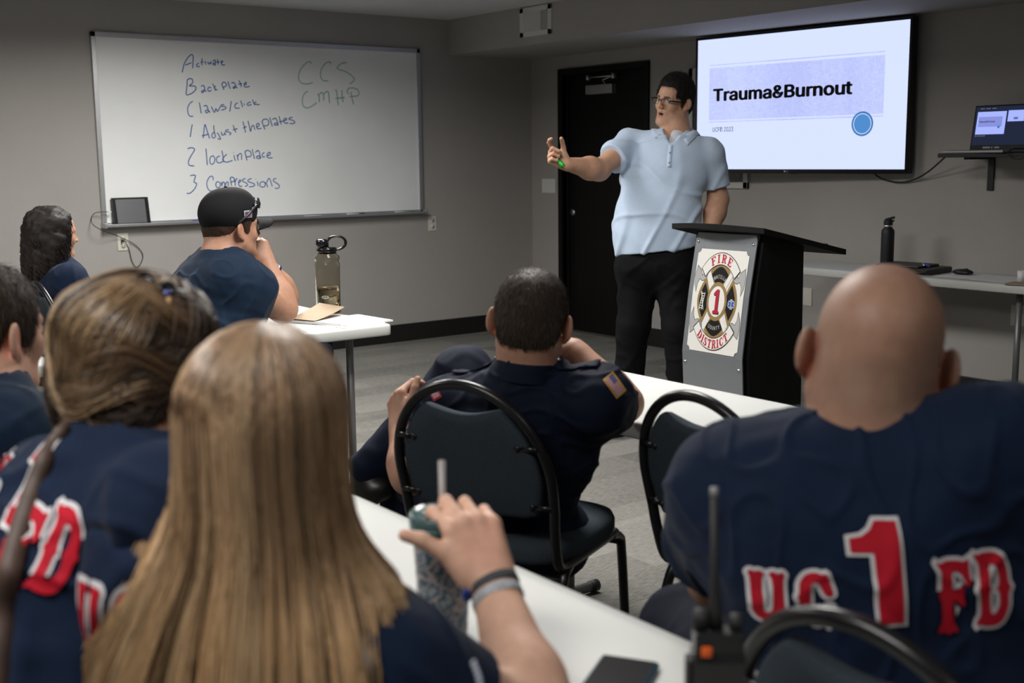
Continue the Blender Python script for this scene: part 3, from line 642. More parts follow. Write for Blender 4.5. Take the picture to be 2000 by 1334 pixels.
_, scr_m = quad('screen_light', (0.56, 0.63, 0.92), 0.95, 0.002, 0.998, 0.006, 0.985, 0.0003, 'screen_panel')
_, ban_m = quad('banner_light', (0.50, 0.53, 0.88), 1.0, 0.067, 0.90, 0.222, 0.612, 0.0012, 'slide_banner')
n, l, b = nodes_of(ban_m)
tc = n.new('ShaderNodeTexCoord'); mx = None
def strn(sc, st):
    mp = n.new('ShaderNodeMapping'); mp.inputs['Scale'].default_value = st; l.new(tc.outputs['Object'], mp.inputs[0])
    t = n.new('ShaderNodeTexNoise'); t.inputs['Scale'].default_value = sc; t.inputs['Detail'].default_value = 4; l.new(mp.outputs[0], t.inputs['Vector']); return t
t1 = strn(30, (1, 1, 12)); t2 = strn(30, (12, 12, 1)); t3 = strn(3, (1, 1, 0.05))
ad = n.new('ShaderNodeMath'); ad.operation = 'ADD'; l.new(t1.outputs[0], ad.inputs[0]); l.new(t2.outputs[0], ad.inputs[1])
ad2 = n.new('ShaderNodeMath'); ad2.operation = 'ADD'; l.new(ad.outputs[0], ad2.inputs[0]); l.new(t3.outputs[0], ad2.inputs[1])
rp = n.new('ShaderNodeValToRGB'); rp.color_ramp.elements[0].position = 0.42; rp.color_ramp.elements[0].color = (0.37, 0.41, 0.72, 1); rp.color_ramp.elements[1].position = 0.60; rp.color_ramp.elements[1].color = (0.50, 0.56, 0.83, 1)
dv = n.new('ShaderNodeMath'); dv.operation = 'MULTIPLY'; dv.inputs[1].default_value = 0.3333; l.new(ad2.outputs[0], dv.inputs[0]); l.new(dv.outputs[0], rp.inputs[0]); l.new(rp.outputs[0], b.inputs['Emission Color'])
for w0, w1 in ((0.196, 0.205), (0.622, 0.631)):
    q = MB().add([tvp(0.067, w1, .0012), tvp(0.90, w1, .0012), tvp(0.90, w0, .0012), tvp(0.067, w0, .0012)], [(0, 1, 2, 3)]); q.build('slide_line', ban_m, tv, world=True, smooth=False)
txt_m = add_noise(mat('slide_black', (0.004, 0.004, 0.008), 0.4), 30, 0.6)
def bold_text(body, b_, align='LEFT'):
    v0, f0 = flat_text(body, 1.0, 0.0, 0, align)
    if not b_: return v0, f0
    vs, fs = [], []
    for k in range(8):
        o_ = len(vs) * len(v0); vs.append(v0 + np.array([math.cos(k * PI / 4), 0.6 * math.sin(k * PI / 4)]) * b_); fs += [tuple(o_ + i for i in f) for f in f0]
    return np.concatenate(vs), fs
def fit_text(body, u0, u1, wb_, wt, off, bold, fnp, W, H, ratio_sub=0):
    """text stretched between u0..u1 with baseline wb_ and cap top wt (as fractions)"""
    vs, fs = bold_text(body, bold); x0, x1 = vs[:, 0].min(), vs[:, 0].max()
    cap = flat_text('T', 1.0)[0][:, 1].max() + bold
    vs = np.stack([u0 + (vs[:, 0] - x0) / (x1 - x0) * (u1 - u0), wb_ - vs[:, 1] / cap * (wb_ - wt)], 1)
    return MB().add([fnp(x, y, off) for x, y in vs], fs)
fit_text('Trauma&Burnout', 0.087, 0.765, 0.468, 0.375, 0.002, 0.036, tvp, 1, 1).build('title_text', txt_m, tv, world=True, smooth=False)
fit_text('UCFD 2023', 0.088, 0.198, 0.700, 0.667, 0.003, 0.006, tvp, 1, 1).build('subtitle_text', mat('slide_grey', (0.03, 0.03, 0.05), 0.4), tv, world=True, smooth=False)
def disc(u, w, r0, r1, off, nm, mt, k=48):
    vs = []; asp = tw / (tz1 - tz0)
    for j in range(k):
        a = 2 * PI * j / k
        for r in (r0, r1): vs.append(tvp(u + r * math.cos(a) / tw, w + r * math.sin(a) / (tz1 - tz0), off))
    return MB().add(vs, [(2 * j, 2 * j + 1, (2 * j + 3) % (2 * k), (2 * j + 2) % (2 * k)) for j in range(k)]).build(nm, mt, tv, world=True, smooth=False)
disc(0.812, 0.675, 0.0, 0.072, 0.0015, 'slide_disc', mat('slide_ring', (0, 0, 0), emit=(0.045, 0.16, 0.42), estr=0.9))
disc(0.812, 0.675, 0.056, 0.060, 0.002, 'slide_ring_line', mat('ring_white', (0, 0, 0), emit=(0.6, 0.72, 0.95), estr=0.9))
dm = mat('slide_disc_fill', (0, 0, 0), emit=(0.06, 0.22, 0.52), estr=0.9)
disc(0.812, 0.675, 0.0, 0.055, 0.0025, 'slide_disc_fill', dm)
disc(0.463, 1.0, 0, 0.006, 0.0045, 'maker_mark', mat('logo_grey', (0.5, 0.5, 0.5), 0.4), 16)
fit_text('LG', 0.469, 0.480, 1.006, 0.994, 0.0045, 0.02, tvp, 1, 1).build('maker_letters', MATS['logo_grey'], tv, world=True, smooth=False)
MB().obox((5.96, 4.85, 1.7), (1, 0, 0), (0, 1, 0), (0, 0, 1), 0.066, 0.22, 0.18).build('wall_mount', blk, tv, world=True, smooth=False)
MB().obox(ctr - ax_n * 0.01 + np.array([0, 0, -0.435]), ax_u, ax_n, (0, 0, 1), 0.02, 0.012, 0.008).build('infrared_eye', blk, tv, world=True, smooth=False)

# ------------------------------------------------------------------ shelf, laptop, cable
sh = thing('wall_shelf', 'narrow black wall shelf carrying the laptop', 'shelf', (WX, 3.4, 1.36))
MB().box((5.64, 2.95, 1.362), (WX, 3.685, 1.384)).build('board', blk, sh, world=True, smooth=False, bevel=0.002)
for y in (3.60, 3.08):
    MB().box((WX - 0.012, y - 0.018, 1.18), (WX, y + 0.018, 1.362)).box((5.78, y - 0.018, 1.350), (WX, y + 0.018, 1.362)).build('bracket', blk, sh, world=True, smooth=False, bevel=0.001)
lp = thing('laptop', 'open laptop on the black wall shelf mirroring the title slide', 'laptop', (5.75, 3.47, 1.385), math.radians(-4))
MB().box((-0.125, -0.18, 0), (0.11, 0.18, 0.014)).build('base', mat('laptop_silver', (0.35, 0.35, 0.36), 0.35, 0.8), lp, smooth=False, bevel=0.004)
MB().box((-0.09, -0.16, 0.0142), (0.07, 0.16, 0.0155)).build('keyboard', blk, lp, smooth=False)
lid = MB().box((-0.004, -0.18, 0), (0.004, 0.18, 0.240)).build('lid', mat('laptop_bezel', (0.006, 0.006, 0.008), 0.4, spec=0.2), lp, smooth=False, bevel=0.004)
lid.location = (0.108, 0, 0.012); lid.rotation_euler = (0, math.radians(9), 0)
def lpn(name, c, st, y0, y1, z0, z1, off=0.0046):
    MB().add([(-off, y0, z0), (-off, y1, z0), (-off, y1, z1), (-off, y0, z1)], [(0, 1, 2, 3)]).build(name, mat('lap_' + name, (0, 0, 0), 0.6, spec=0.08, emit=c, estr=st), lid, smooth=False)
lpn('screen', (0.012, 0.016, 0.035), 1.0, -0.170, 0.170, 0.028, 0.232)
lpn('slide', (0.30, 0.36, 0.86), 1.0, -0.015, 0.158, 0.085, 0.205, 0.0050)
lpn('slide_band', (0.19, 0.22, 0.55), 1.0, 0.005, 0.148, 0.125, 0.178, 0.0053)
lpn('side_slide', (0.30, 0.36, 0.86), 1.0, -0.120, -0.025, 0.150, 0.208, 0.0050)
lpn('notes', (0.10, 0.12, 0.25), 1.0, -0.085, -0.060, 0.160, 0.172, 0.0053)
vs, fs = flat_text('Trauma&Burnout', 0.0175, 0.0004)
MB().add([(-0.0056, 0.144 - x, 0.148 + y) for x, y in vs], fs).build('slide_title', mat('slide_black', (0, 0, 0)), lid, smooth=False)
MB().add([(-0.0056, 0.022 + 0.008 * math.cos(a), 0.123 + 0.008 * math.sin(a)) for a in np.linspace(0, 2 * PI, 20)[:-1]], [tuple(range(19))]).build('slide_disc', MATS['slide_ring'], lid, smooth=False)
gm = mat('sticker_grey', (0.30, 0.30, 0.30), 0.5)
for y0, y1 in ((0.055, 0.100), (0.040, 0.048), (0.0, 0.030)): MB().box((-0.0052, y0, 0.010), (-0.0040, y1, 0.020)).build('sticker', gm, lid, smooth=False)
for k in range(5): MB().box((-0.0052, 0.150 - k * 0.013, 0.074), (-0.0040, 0.156 - k * 0.013, 0.080)).build('screen_icon', mat('lap_icon', (0, 0, 0), emit=(0.12, 0.13, 0.18), estr=1), lid, smooth=False)
for k in range(3): MB().box((-0.0052, 0.12 - k * 0.035, 0.220), (-0.0040, 0.145 - k * 0.035, 0.223)).build('menu_entry', MATS['lap_icon'], lid, smooth=False)
def east_pt(px, py, off=0.02):
    d = FWD + (px - 1000) / FPX * RGT - (py - 667) / FPX * UPV; return EYE + d * ((WX - off) / d[0])
vc = thing('video_cable', 'black cable hanging from the big screen up to the laptop shelf', 'cable', (5.95, 3.9, 1.25))
MB().tube(curve_pts([east_pt(x, y, o) for x, y, o in ((1700, 325, .10), (1708, 339, .05), (1725, 350, .02), (1755, 356, .015), (1785, 351, .03), (1812, 336, .08), (1838, 314, .16), (1850, 302, .2))], 6), 0.005, 8).build('cord', rub, vc, world=True)
lc = thing('charging_cable', 'black cable curling off the shelf at the right of the laptop', 'cable', (5.8, 3.3, 1.36))
MB().tube(curve_pts([east_pt(x, y, o) for x, y, o in ((1999, 290, .30), (1978, 291, .36), (1969, 298, .40), (1975, 308, .40), (1990, 311, .40), (2008, 306, .40))], 6), 0.003, 6).build('cord', rub, lc, world=True)

# ------------------------------------------------------------------ folding tables
top_m = add_noise(mat('table_plastic', (0.50, 0.51, 0.49), 0.42, spec=0.45), 2.5, 0.03, 0.25, 260, 0.0012)
leg_m = mat('grey_steel', (0.20, 0.20, 0.205), 0.4, 0.5)
def table(x0, y0, label, group=None, w=0.457, L=1.83, inset=0.15):
    t = thing('folding_table', label, 'table', (x0 + w / 2, y0 + L / 2, 0), 0, group)
    hw, hl, r = w / 2, L / 2, 0.035
    def outline(e):
        out = []
        for cx, cy, a0 in ((hw - r, hl - r, 0), (-hw + r, hl - r, 90), (-hw + r, -hl + r, 180), (hw - r, -hl + r, 270)):
            for k in range(6):
                a = math.radians(a0 + k * 18); out.append((cx + (r + e) * math.cos(a), cy + (r + e) * math.sin(a)))
        return out
    rings = [[(x, y, z) for x, y in outline(e)] for e, z in ((-0.012, 0.697), (-0.003, 0.697), (0.0, 0.702), (0.0, 0.731), (-0.0025, 0.7375), (-0.009, 0.740), (-0.03, 0.740))]
    MB().loft(rings).build('tabletop', top_m, t, bevel=0)
    for s_ in (-1, 1):
        yy = s_ * (hl - inset)
        for sx in (-1, 1):
            MB().tube([(sx * 0.11, yy, 0.03), (sx * 0.11, yy, 0.70)], 0.0155, 14).build('leg', leg_m, t)
        MB().tube([(-0.20, yy, 0.022), (0.20, yy, 0.022)], 0.0165, 14).build('foot_bar', leg_m, t)
        for sx in (-1, 1): MB().tube([(sx * 0.195, yy, 0.022), (sx * 0.225, yy, 0.022)], 0.019, 14).build('foot_cap', rub, t)
    MB().tube([(0, -hl + 0.17, 0.685), (0, hl - 0.17, 0.685)], 0.012, 8).build('rail', leg_m, t)
    return t
table(1.975, 3.985, 'white folding table under the smoky bottle and brochures, far side of the room')
table(1.965, 1.07, 'white folding table in front of the empty chair and the lectern')
table(0.655, 0.55, 'white folding table in front of the blonde person, with phone, cup and radio')
table(0.665, 3.945, 'white folding table whose corner shows beside the curly haired person')
table(5.465, 2.75, 'long white table against the screen wall holding the zip case and papers', inset=0.40)

# ------------------------------------------------------------------ banquet chairs
cf_m = mat('chair_frame_black', (0.010, 0.010, 0.011), 0.28, 0.2)
fab_m = add_noise(mat('charcoal_fabric', (0.030, 0.040, 0.050), 0.9, spec=0.15), 500, 0.35, 0.5, 700, 0.001)
def arch(w, zc, h, n=40, inset=0.0, zb=0.0):
    return [((w - inset) * math.cos(a), zc + (h - inset) * math.sin(a)) for a in np.linspace(0, PI, n)]
def yb(z): return -0.185 - 0.17 * max(0, z - 0.45) - 0.10 * max(0, z - 0.6)      # lean of the back
def make_chair():
    t = thing('banquet_chair', '', 'chair')
    arc = arch(0.205, 0.655, 0.228)
    back = [(x, yb(z), z) for x, z in arc]
    right = [(0.190, 0.16, 0.435), (0.192, -0.08, 0.435), (0.192, -0.15, 0.440), (0.194, -0.178, 0.462), (0.198, yb(0.53), 0.53), (0.203, yb(0.60), 0.60)]
    path = curve_pts([np.array(p) for p in right], 4)[:-1] + [np.array(p) for p in back] + [np.array((-p[0], p[1], p[2])) for p in reversed(curve_pts([np.array(p) for p in right], 4)[:-1])]
    MB().tube(path, 0.0125, 12).build('back_frame', cf_m, t)
    # padded back inside the arch, with a scooped top edge
    pad = []
    for x, z in arch(0.182, 0.655, 0.210, 44):
        if abs(x) < 0.105: z = 0.834 - 0.020 * math.cos(x / 0.105 * PI / 2) ** 1.2
        pad.append((x, z))
    pad += [(-0.172, 0.60), (-0.160, 0.575), (-0.13, 0.566), (0, 0.560), (0.13, 0.566), (0.160, 0.575), (0.172, 0.60)]
    P = np.array(pad); c = P.mean(0); rings = []
    for e, dy in ((0.90, 0.020), (0.975, 0.014), (1.0, 0.002), (1.0, -0.006), (0.985, -0.012), (0.93, -0.016), (0.6, -0.018)):
        rings.append([(c[0] + (x - c[0]) * e, yb(c[1] + (z - c[1]) * e) + dy, c[1] + (z - c[1]) * e) for x, z in pad])
    rings.insert(0, [(c[0] + (x - c[0]) * 0.5, yb(c[1] + (z - c[1]) * 0.5) + 0.027, c[1] + (z - c[1]) * 0.5) for x, z in pad])
    MB().loft(rings).build('backrest', fab_m, t)
    for x, z in ((0.156, 0.745), (-0.156, 0.745), (0.172, 0.60), (-0.172, 0.60)):
        sx = 1 if x > 0 else -1
        MB().obox((x + sx * 0.010, yb(z) - 0.012, z), (1, 0, 0), (0, 1, 0), (0, 0, 1), 0.020, 0.005, 0.006).ball((x - sx * 0.018, yb(z) - 0.017, z), (0.008, 0.005, 0.008), 6).build('bracket', cf_m, t)
    # seat
    sol = []
    for e, z in ((0.86, 0.432), (0.98, 0.440), (1.0, 0.452), (1.0, 0.472), (0.97, 0.487), (0.85, 0.494), (0.5, 0.498)):
        ring = []
        for k in range(48):
            a = 2 * PI * k / 48; cx, sy = math.cos(a), math.sin(a)
            ring.append((0.205 * e * abs(cx) ** 0.55 * (1 if cx > 0 else -1), 0.02 + 0.205 * e * abs(sy) ** 0.55 * (1 if sy > 0 else -1), z))
        sol.append(ring)
    MB().loft(sol).build('seat', fab_m, t)
    for sx in (-1, 1):
        MB().tube(curve_pts([(sx * 0.192, -0.115, 0.432), (sx * 0.196, -0.155, 0.40), (sx * 0.20, -0.21, 0.20), (sx * 0.203, -0.255, 0.012)], 5), 0.0125, 12).build('leg', cf_m, t)
        MB().tube(curve_pts([(sx * 0.190, 0.13, 0.434), (sx * 0.190, 0.185, 0.415), (sx * 0.192, 0.20, 0.36), (sx * 0.20, 0.225, 0.012)], 5), 0.0125, 12).build('leg', cf_m, t)
    for yy in (-0.15, 0.18): MB().tube([(-0.192, yy, 0.405), (0.192, yy, 0.405)], 0.009, 8).build('stretcher', cf_m, t)
    return t
chair0 = make_chair(); _used = []
def chair(x, y, facing, label):
    """facing in compass degrees"""
    c = chair0 if not _used else copy_thing(chair0, (0, 0, 0), 0); _used.append(1)
    c.location = (x, y, 0); c.rotation_euler = (0, 0, -math.radians(facing)); c['label'] = label; return c
chair(1.752, 2.285, 66, 'black framed chair with charcoal pad under the person in the dark uniform shirt')
chair(2.085, 1.735, 90, 'empty black framed charcoal chair at the table before the lectern')
chair(1.325, 0.755, 90, 'black framed chair behind the bald person, its arch cutting the bottom edge')
chair(1.69, 4.12, 78, 'chair under the person in the black cap')
_cq = at(68, 545, 5.0) + 0.29 * np.array([math.sin(math.radians(92)), math.cos(math.radians(92)), 0])
chair(float(_cq[0]), float(_cq[1]), 92, 'chair with pale lit back behind the curly haired person')

# ------------------------------------------------------------------ lectern
lec = thing('lectern', 'black lectern with curved grey acrylic front carrying the fire district sign', 'lectern', (3.9, 3.48, 0))
lam = add_noise(mat('black_laminate', (0.005, 0.005, 0.0055), 0.55, spec=0.25), 20, 0.3, 0.15, 80, 0.001, stretch=(1, 1, 0.1))
def xf(z): return float(np.interp(z, [0, 0.15, 0.38, 0.55, 0.8, 1.06, 1.1], [3.79, 3.745, 3.70, 3.690, 3.725, 3.775, 3.785]))
zz = list(np.linspace(0.03, 1.02, 24))
def side(y0, y1):
    a = [(xf(z) + 0.022, z) for z in zz] + [(4.05, 1.00), (4.062, 0.03)]
    a[23] = (xf(1.06) + 0.022, 1.065)
    return MB().prism(a, lambda x, z: (x, y0, z), lambda x, z: (x, y1, z))
for y0, y1 in ((3.27, 3.292), (3.632, 3.654)): side(y0, y1).build('side_panel', lam, lec, world=True, smooth=False, bevel=0.001)
MB().box((3.81, 3.292, 0.04), (3.825, 3.632, 1.03)).build('inner_panel', lam, lec, world=True, smooth=False)
MB().box((3.76, 3.25, 0), (4.10, 3.675, 0.035)).build('base', lam, lec, world=True, smooth=False, bevel=0.004)
for z in (0.45, 0.75): MB().box((3.83, 3.292, z), (4.04, 3.632, z + 0.018)).build('shelf', lam, lec, world=True, smooth=False)
# sloping top with a bowed front edge
tp = [(4.295, 3.235), (4.295, 3.765)]
for k in range(13):
    u = k / 12; tp.append((3.752 - 0.055 * math.sin(PI * u), 3.765 - u * 0.53))
def tz(x): return 1.092 - (x - 3.75) * 0.215
MB().prism(tp, lambda x, y: (x, y, tz(x) - 0.024), lambda x, y: (x, y, tz(x))).build('top_panel', lam, lec, world=True, smooth=False, bevel=0.0015)
MB().obox((4.27, 3.5, tz(4.27) + 0.008), (1, 0, -0.21), (0, 1, 0), (0.21, 0, 1), 0.006, 0.18, 0.008).build('book_stop', lam, lec, world=True, smooth=False)
acr = mat('frosted_acrylic', (0.135, 0.15, 0.165), 0.32, spec=0.5, trans=0.25, coat=0.2)
def panel_pt(u, v, off=0.0):
    """u metres from the sign's middle towards the reader's right, v metres of height; off in front of the acrylic"""
    e = 0.01; s = (xf(v + e) - xf(v - e)) / (2 * e); nx = -1 / math.hypot(1, s); nz = s / math.hypot(1, s)
    return (xf(v) - 0.006 + nx * off, 3.485 - u, v + nz * off)
rows = list(np.linspace(0.06, 1.058, 40))
pan = MB()
for o1, nm in ((0.0, 0),):
    ring = []
    for v_ in rows:
        w_ = 0.172 - (0.008 if v_ > 1.05 else 0)
        ring.append([panel_pt(-w_ + .038, v_, 0.0), panel_pt(w_ + .038, v_, 0.0), panel_pt(w_ + .038, v_, 0.006), panel_pt(-w_ + .038, v_, 0.006)])
    pan.loft(ring)
pan.build('acrylic_front', acr, lec, world=True, smooth=False)
chrome = mat('chrome', (0.75, 0.75, 0.76), 0.18, 1.0)
for u_ in (-0.118, 0.192):
    for v_ in (1.02, 0.50):
        a_ = np.array(panel_pt(u_, v_, 0.010)); b_ = np.array(panel_pt(u_, v_, -0.02))
        MB().tube([a_, b_], 0.006, 12).build('standoff', chrome, lec, world=True)
# sign with the district emblem, built in flat layers that follow the curved panel
SU, SV = 0.142, 0.205; SCZ = 0.772
def sg(off): return lambda x, y: panel_pt(0.037 + x * SU, SCZ + y * SV, off)
def unit(polys, off, nm, mt, outline=0.0, sub=0.12, lbl=None):
    put_flat(mb_ := MB(), flat_shape(polys, outline, sub), sg(off)); o = mb_.build(nm, mt, sign, world=True, smooth=False)
    return o
sign = MB(); put_flat(sign, flat_shape([[(-1.02 + 0.12, 1.06), (1.02 - 0.12, 1.06)] + [(1.02 - 0.12 * math.cos(a), 1.06 - 0.09 * math.sin(a)) for a in np.linspace(0, PI / 2, 6)][0:] + [(1.02, 0.97), (1.02, -0.97)] + [(1.02 - 0.12 * math.sin(a), -1.06 + 0.09 * math.cos(a)) for a in np.linspace(0, PI / 2, 6)] + [(-0.90, -1.06)] + [(-1.02 + 0.12 * math.cos(a), -1.06 + 0.09 * math.sin(a)) for a in np.linspace(0, PI / 2, 6)] + [(-1.02, 0.97)] + [(-1.02 + 0.12 * math.sin(a), 1.06 - 0.09 * math.cos(a)) for a in np.linspace(0, PI / 2, 6)]], 0, 0.1), sg(0.0075))
sign_me = sign
sign = sign_me.build('sign_plate', mat('sign_white', (0.60, 0.59, 0.56), 0.25, coat=0.4), lec, world=True, smooth=False, label='white fire district emblem plate')
E_BLK = mat('emblem_black', (0.010, 0.009, 0.009), 0.3); E_GLD = mat('emblem_gold', (0.21, 0.145, 0.055), 0.4); E_RED = mat('emblem_red', (0.32, 0.012, 0.030), 0.4)
E_GRY = mat('emblem_grey', (0.30, 0.30, 0.30), 0.4); E_BLU = mat('emblem_blue', (0.02, 0.08, 0.35), 0.4); E_WHT = MATS['sign_white']
def ring(r, n=48, rx=None): return [((rx or r) * math.cos(2 * PI * k / n), r * math.sin(2 * PI * k / n)) for k in range(n)]
def sector(r0, r1, a0, a1, n=20):
    A = np.radians(np.linspace(a0, a1, n)); return [(r1 * math.cos(a), r1 * math.sin(a)) for a in A] + [(r0 * math.cos(a), r0 * math.sin(a)) for a in A[::-1]]
L0 = 0.0079
def lay(k): return L0 + 0.00028 * k
# axe heads behind the banners
for a, sx, sy in ((0, 1, 1), (0, -1, 1), (0, 1, -1), (0, -1, -1)):
    ax = [(0.55, 0.62), (0.72, 0.50), (0.80, 0.62), (0.95, 0.70), (1.0, 0.52), (0.98, 0.32), (0.90, 0.18), (0.88, 0.34), (0.80, 0.44), (0.70, 0.40), (0.60, 0.42), (0.50, 0.52)]
    ax = [(x * sx, y * sy) for x, y in ax]
    unit([ax], lay(0), 'axe_outline', E_BLK, 0.012); unit([ax], lay(1), 'axe_head', E_GRY)
# cross arms
def arm_poly(a0, inner, outer, half, bulge):
    A = []
    for k in range(13):
        t = k / 12 * 2 - 1; r = outer + bulge * (math.cos(t * PI) * 0.5 + 0.5) - 0.02 * abs(t); A.append((r, t * half))
    pts = [(inner, -half * 0.42)] + A + [(inner, half * 0.42)]
    return [(r * math.cos(math.radians(a0) + w), r * math.sin(math.radians(a0) + w)) for r, w in pts]
for a0 in (90, 0, 270, 180):
    unit([arm_poly(a0, 0.30, 0.72, 0.71, 0.055)], lay(2), 'cross_arm_border', E_GLD, 0.02, 0.1); unit([arm_poly(a0, 0.34, 0.665, 0.60, 0.05)], lay(3), 'cross_arm', E_BLK, 0.0, 0.1)
for a in (52, 128, 232, 308):
    ca, sa = math.cos(math.radians(a)), math.sin(math.radians(a)); q = lambda r, t: (r * ca - t * sa, r * sa + t * ca)
    unit([[q(0.35, -0.065), q(0.72, -0.065), q(0.72, 0.065), q(0.35, 0.065)]], lay(4), 'white_bar', E_WHT, 0, 0.1)
unit([ring(0.40, 48)], lay(5), 'centre_ring', E_GLD); unit([ring(0.315, 48)], lay(6), 'centre_disc', E_WHT)
# ribbons
for a0, w in ((90, 50), (270, 55)):
    unit([sector(0.755, 1.0, a0 - w, a0 + w, 28)], lay(6), 'ribbon_outline', E_BLK, 0.008, 0.1); unit([sector(0.763, 0.992, a0 - w + 1, a0 + w - 1, 28)], lay(7), 'ribbon', E_WHT, 0, 0.1)
SERIF = {   # outlines on a unit body, thick stems with slab serifs
 'F': (0.62, [[(0, 0), (.34, 0), (.34, .07), (.26, .09), (.26, .44), (.40, .44), (.43, .36), (.47, .36), (.47, .62), (.43, .62), (.40, .53), (.26, .53), (.26, .91), (.45, .91), (.54, .74), (.59, .74), (.57, 1), (0, 1), (0, .93), (.08, .91), (.08, .09), (0, .07)]]),
 'I': (0.36, [[(0, 0), (.34, 0), (.34, .07), (.26, .09), (.26, .91), (.34, .93), (.34, 1), (0, 1), (0, .93), (.08, .91), (.08, .09), (0, .07)]]),
 'E': (0.64, [[(0, 0), (.60, 0), (.62, .27), (.57, .27), (.47, .09), (.26, .09), (.26, .44), (.38, .44), (.41, .36), (.45, .36), (.45, .62), (.41, .62), (.38, .53), (.26, .53), (.26, .91), (.45, .91), (.54, .74), (.59, .74), (.57, 1), (0, 1), (0, .93), (.08, .91), (.08, .09), (0, .07)]]),
 'R': (0.70, [[(0, 0), (.33, 0), (.33, .07), (.26, .09), (.26, .46), (.32, .46), (.50, 0), (.70, 0), (.70, .07), (.65, .09), (.49, .50), (.60, .60), (.62, .75), (.57, .91), (.42, 1), (0, 1), (0, .93), (.08, .91), (.08, .09), (0, .07)], [(.26, .54), (.36, .55), (.43, .64), (.43, .82), (.36, .91), (.26, .92)]]),
 'D': (0.72, [[(0, 0), (.40, 0), (.58, .10), (.68, .30), (.70, .5), (.68, .70), (.58, .90), (.40, 1), (0, 1), (0, .93), (.08, .91), (.08, .09), (0, .07)], [(.26, .09), (.38, .10), (.47, .22), (.50, .5), (.47, .78), (.38, .90), (.26, .91)]]),
 'S': (0.58, [[(.02, .02), (.06, .02), (.10, .07), (.25, 0), (.42, .02), (.54, .14), (.56, .30), (.50, .43), (.22, .68), (.20, .82), (.28, .92), (.38, .90), (.46, .74), (.51, .74), (.51, .98), (.46, .98), (.43, .94), (.30, 1), (.14, .97), (.04, .86), (.03, .68), (.09, .56), (.36, .32), (.38, .17), (.28, .08), (.17, .11), (.08, .29), (.03, .29)]]),
 'T': (0.66, [[(.16, 0), (.50, 0), (.50, .07), (.42, .09), (.42, .91), (.52, .91), (.60, .72), (.66, .72), (.64, 1), (.02, 1), (0, .72), (.06, .72), (.14, .91), (.24, .91), (.24, .09), (.16, .07)]]),
 'C': (0.66, [[(.62, .30), (.56, .10), (.38, 0), (.20, .05), (.06, .22), (.02, .5), (.06, .78), (.20, .95), (.38, 1), (.48, .95), (.53, .98), (.59, .98), (.60, .66), (.55, .66), (.48, .86), (.38, .92), (.28, .86), (.22, .70), (.21, .5), (.22, .30), (.29, .13), (.40, .08), (.50, .14), (.57, .32)]]),
}
def arc_word(word, a_mid, rb, h, gap, inward, nm, mt, off, wd=1.3):
    tot = sum(SERIF[c][0] for c in word) * h * wd + gap * (len(word) - 1); s0 = -tot / 2
    for c in word:
        w = SERIF[c][0] * h * wd; polys = []
        for pl in SERIF[c][1]:
            q = []
            for x, y in pl:
                s_ = s0 + x * h * wd
                if inward: r = rb + y * h; a = math.radians(a_mid) - s_ / (rb + h / 2)
                else: r = rb - y * h; a = math.radians(a_mid) + s_ / (rb - h / 2)
                q.append((r * math.cos(a), r * math.sin(a)))
            polys.append(q)
        unit(polys, off, nm, mt, 0.004, 0.2); s0 += w + gap
arc_word('FIRE', 90, 0.795, 0.172, 0.075, True, 'red_letter', E_RED, lay(8), 1.55)
arc_word('DISTRICT', 270, 0.968, 0.172, 0.030, False, 'red_letter', E_RED, lay(8))
def arc_text(word, a_mid, rb, h, inward, wid, off, nm, mt, bold=0.012):
    """built-in letters bent on an arc, wid = spacing in radians per letter"""
    for i, c in enumerate(word):
        vs, fs = bold_text(c, bold * 2, 'CENTER'); t = (i - (len(word) - 1) / 2) * wid
        a = math.radians(a_mid) - t if inward else math.radians(a_mid) + t
        up = (math.cos(a), math.sin(a)) if inward else (-math.cos(a), -math.sin(a)); rt = (up[1], -up[0])
        o = (rb * math.cos(a), rb * math.sin(a)); f = sg(off)
        MB().add([f(o[0] + rt[0] * x * h * 0.92 + up[0] * y * h, o[1] + rt[1] * x * h * 0.92 + up[1] * y * h) for x, y in vs], fs).build(nm, mt, sign, world=True, smooth=False)
arc_text('UMATILLA', 90, 0.475, 0.145, True, 0.136, lay(5), 'white_letter', E_WHT)
arc_text('COUNTY', 270, 0.585, 0.145, False, 0.150, lay(5), 'white_letter', E_WHT)
one = [[(-.12, -.245), (.12, -.245), (.12, -.19), (.07, -.18), (.07, .25), (-.02, .25), (-.13, .17), (-.13, .13), (-.05, .14), (-.05, -.18), (-.12, -.19)]]
unit([[(x + 0.02, y - 0.02) for x, y in one[0]]], lay(7), 'numeral_shadow', E_BLK); unit(one, lay(8), 'numeral', E_RED)
# star of life and ladder
for a in (30, 90, 150):
    ca, sa = math.cos(math.radians(a)), math.sin(math.radians(a)); q = lambda r, t: (0.585 + (r * ca - t * sa) * 0.98, (r * sa + t * ca) * 0.7 - 0.02)
    unit([[q(-.125, -.035), q(.125, -.035), q(.125, .035), q(-.125, .035)]], lay(5), 'star_edge', E_WHT, 0.012, 0); unit([[q(-.125, -.035), q(.125, -.035), q(.125, .035), q(-.125, .035)]], lay(6), 'star', E_BLU, 0, 0)
unit([[(.575, -.10), (.595, -.10), (.595, .07), (.575, .07)]], lay(7), 'staff', E_WHT, 0, 0)
for x0 in (-.64, -.54): unit([[(x0 - .05, -.20), (x0 - .03, -.20), (x0 + .05, .16), (x0 + .03, .16)]], lay(5), 'ladder_rail', E_WHT, 0, 0)
for k in range(7):
    y = -.17 + k * .05; xo = y * 0.25 - .59; unit([[(xo - .055, y), (xo + .055, y), (xo + .055, y + .014), (xo - .055, y + .014)]], lay(5), 'ladder_rung', E_WHT, 0, 0)
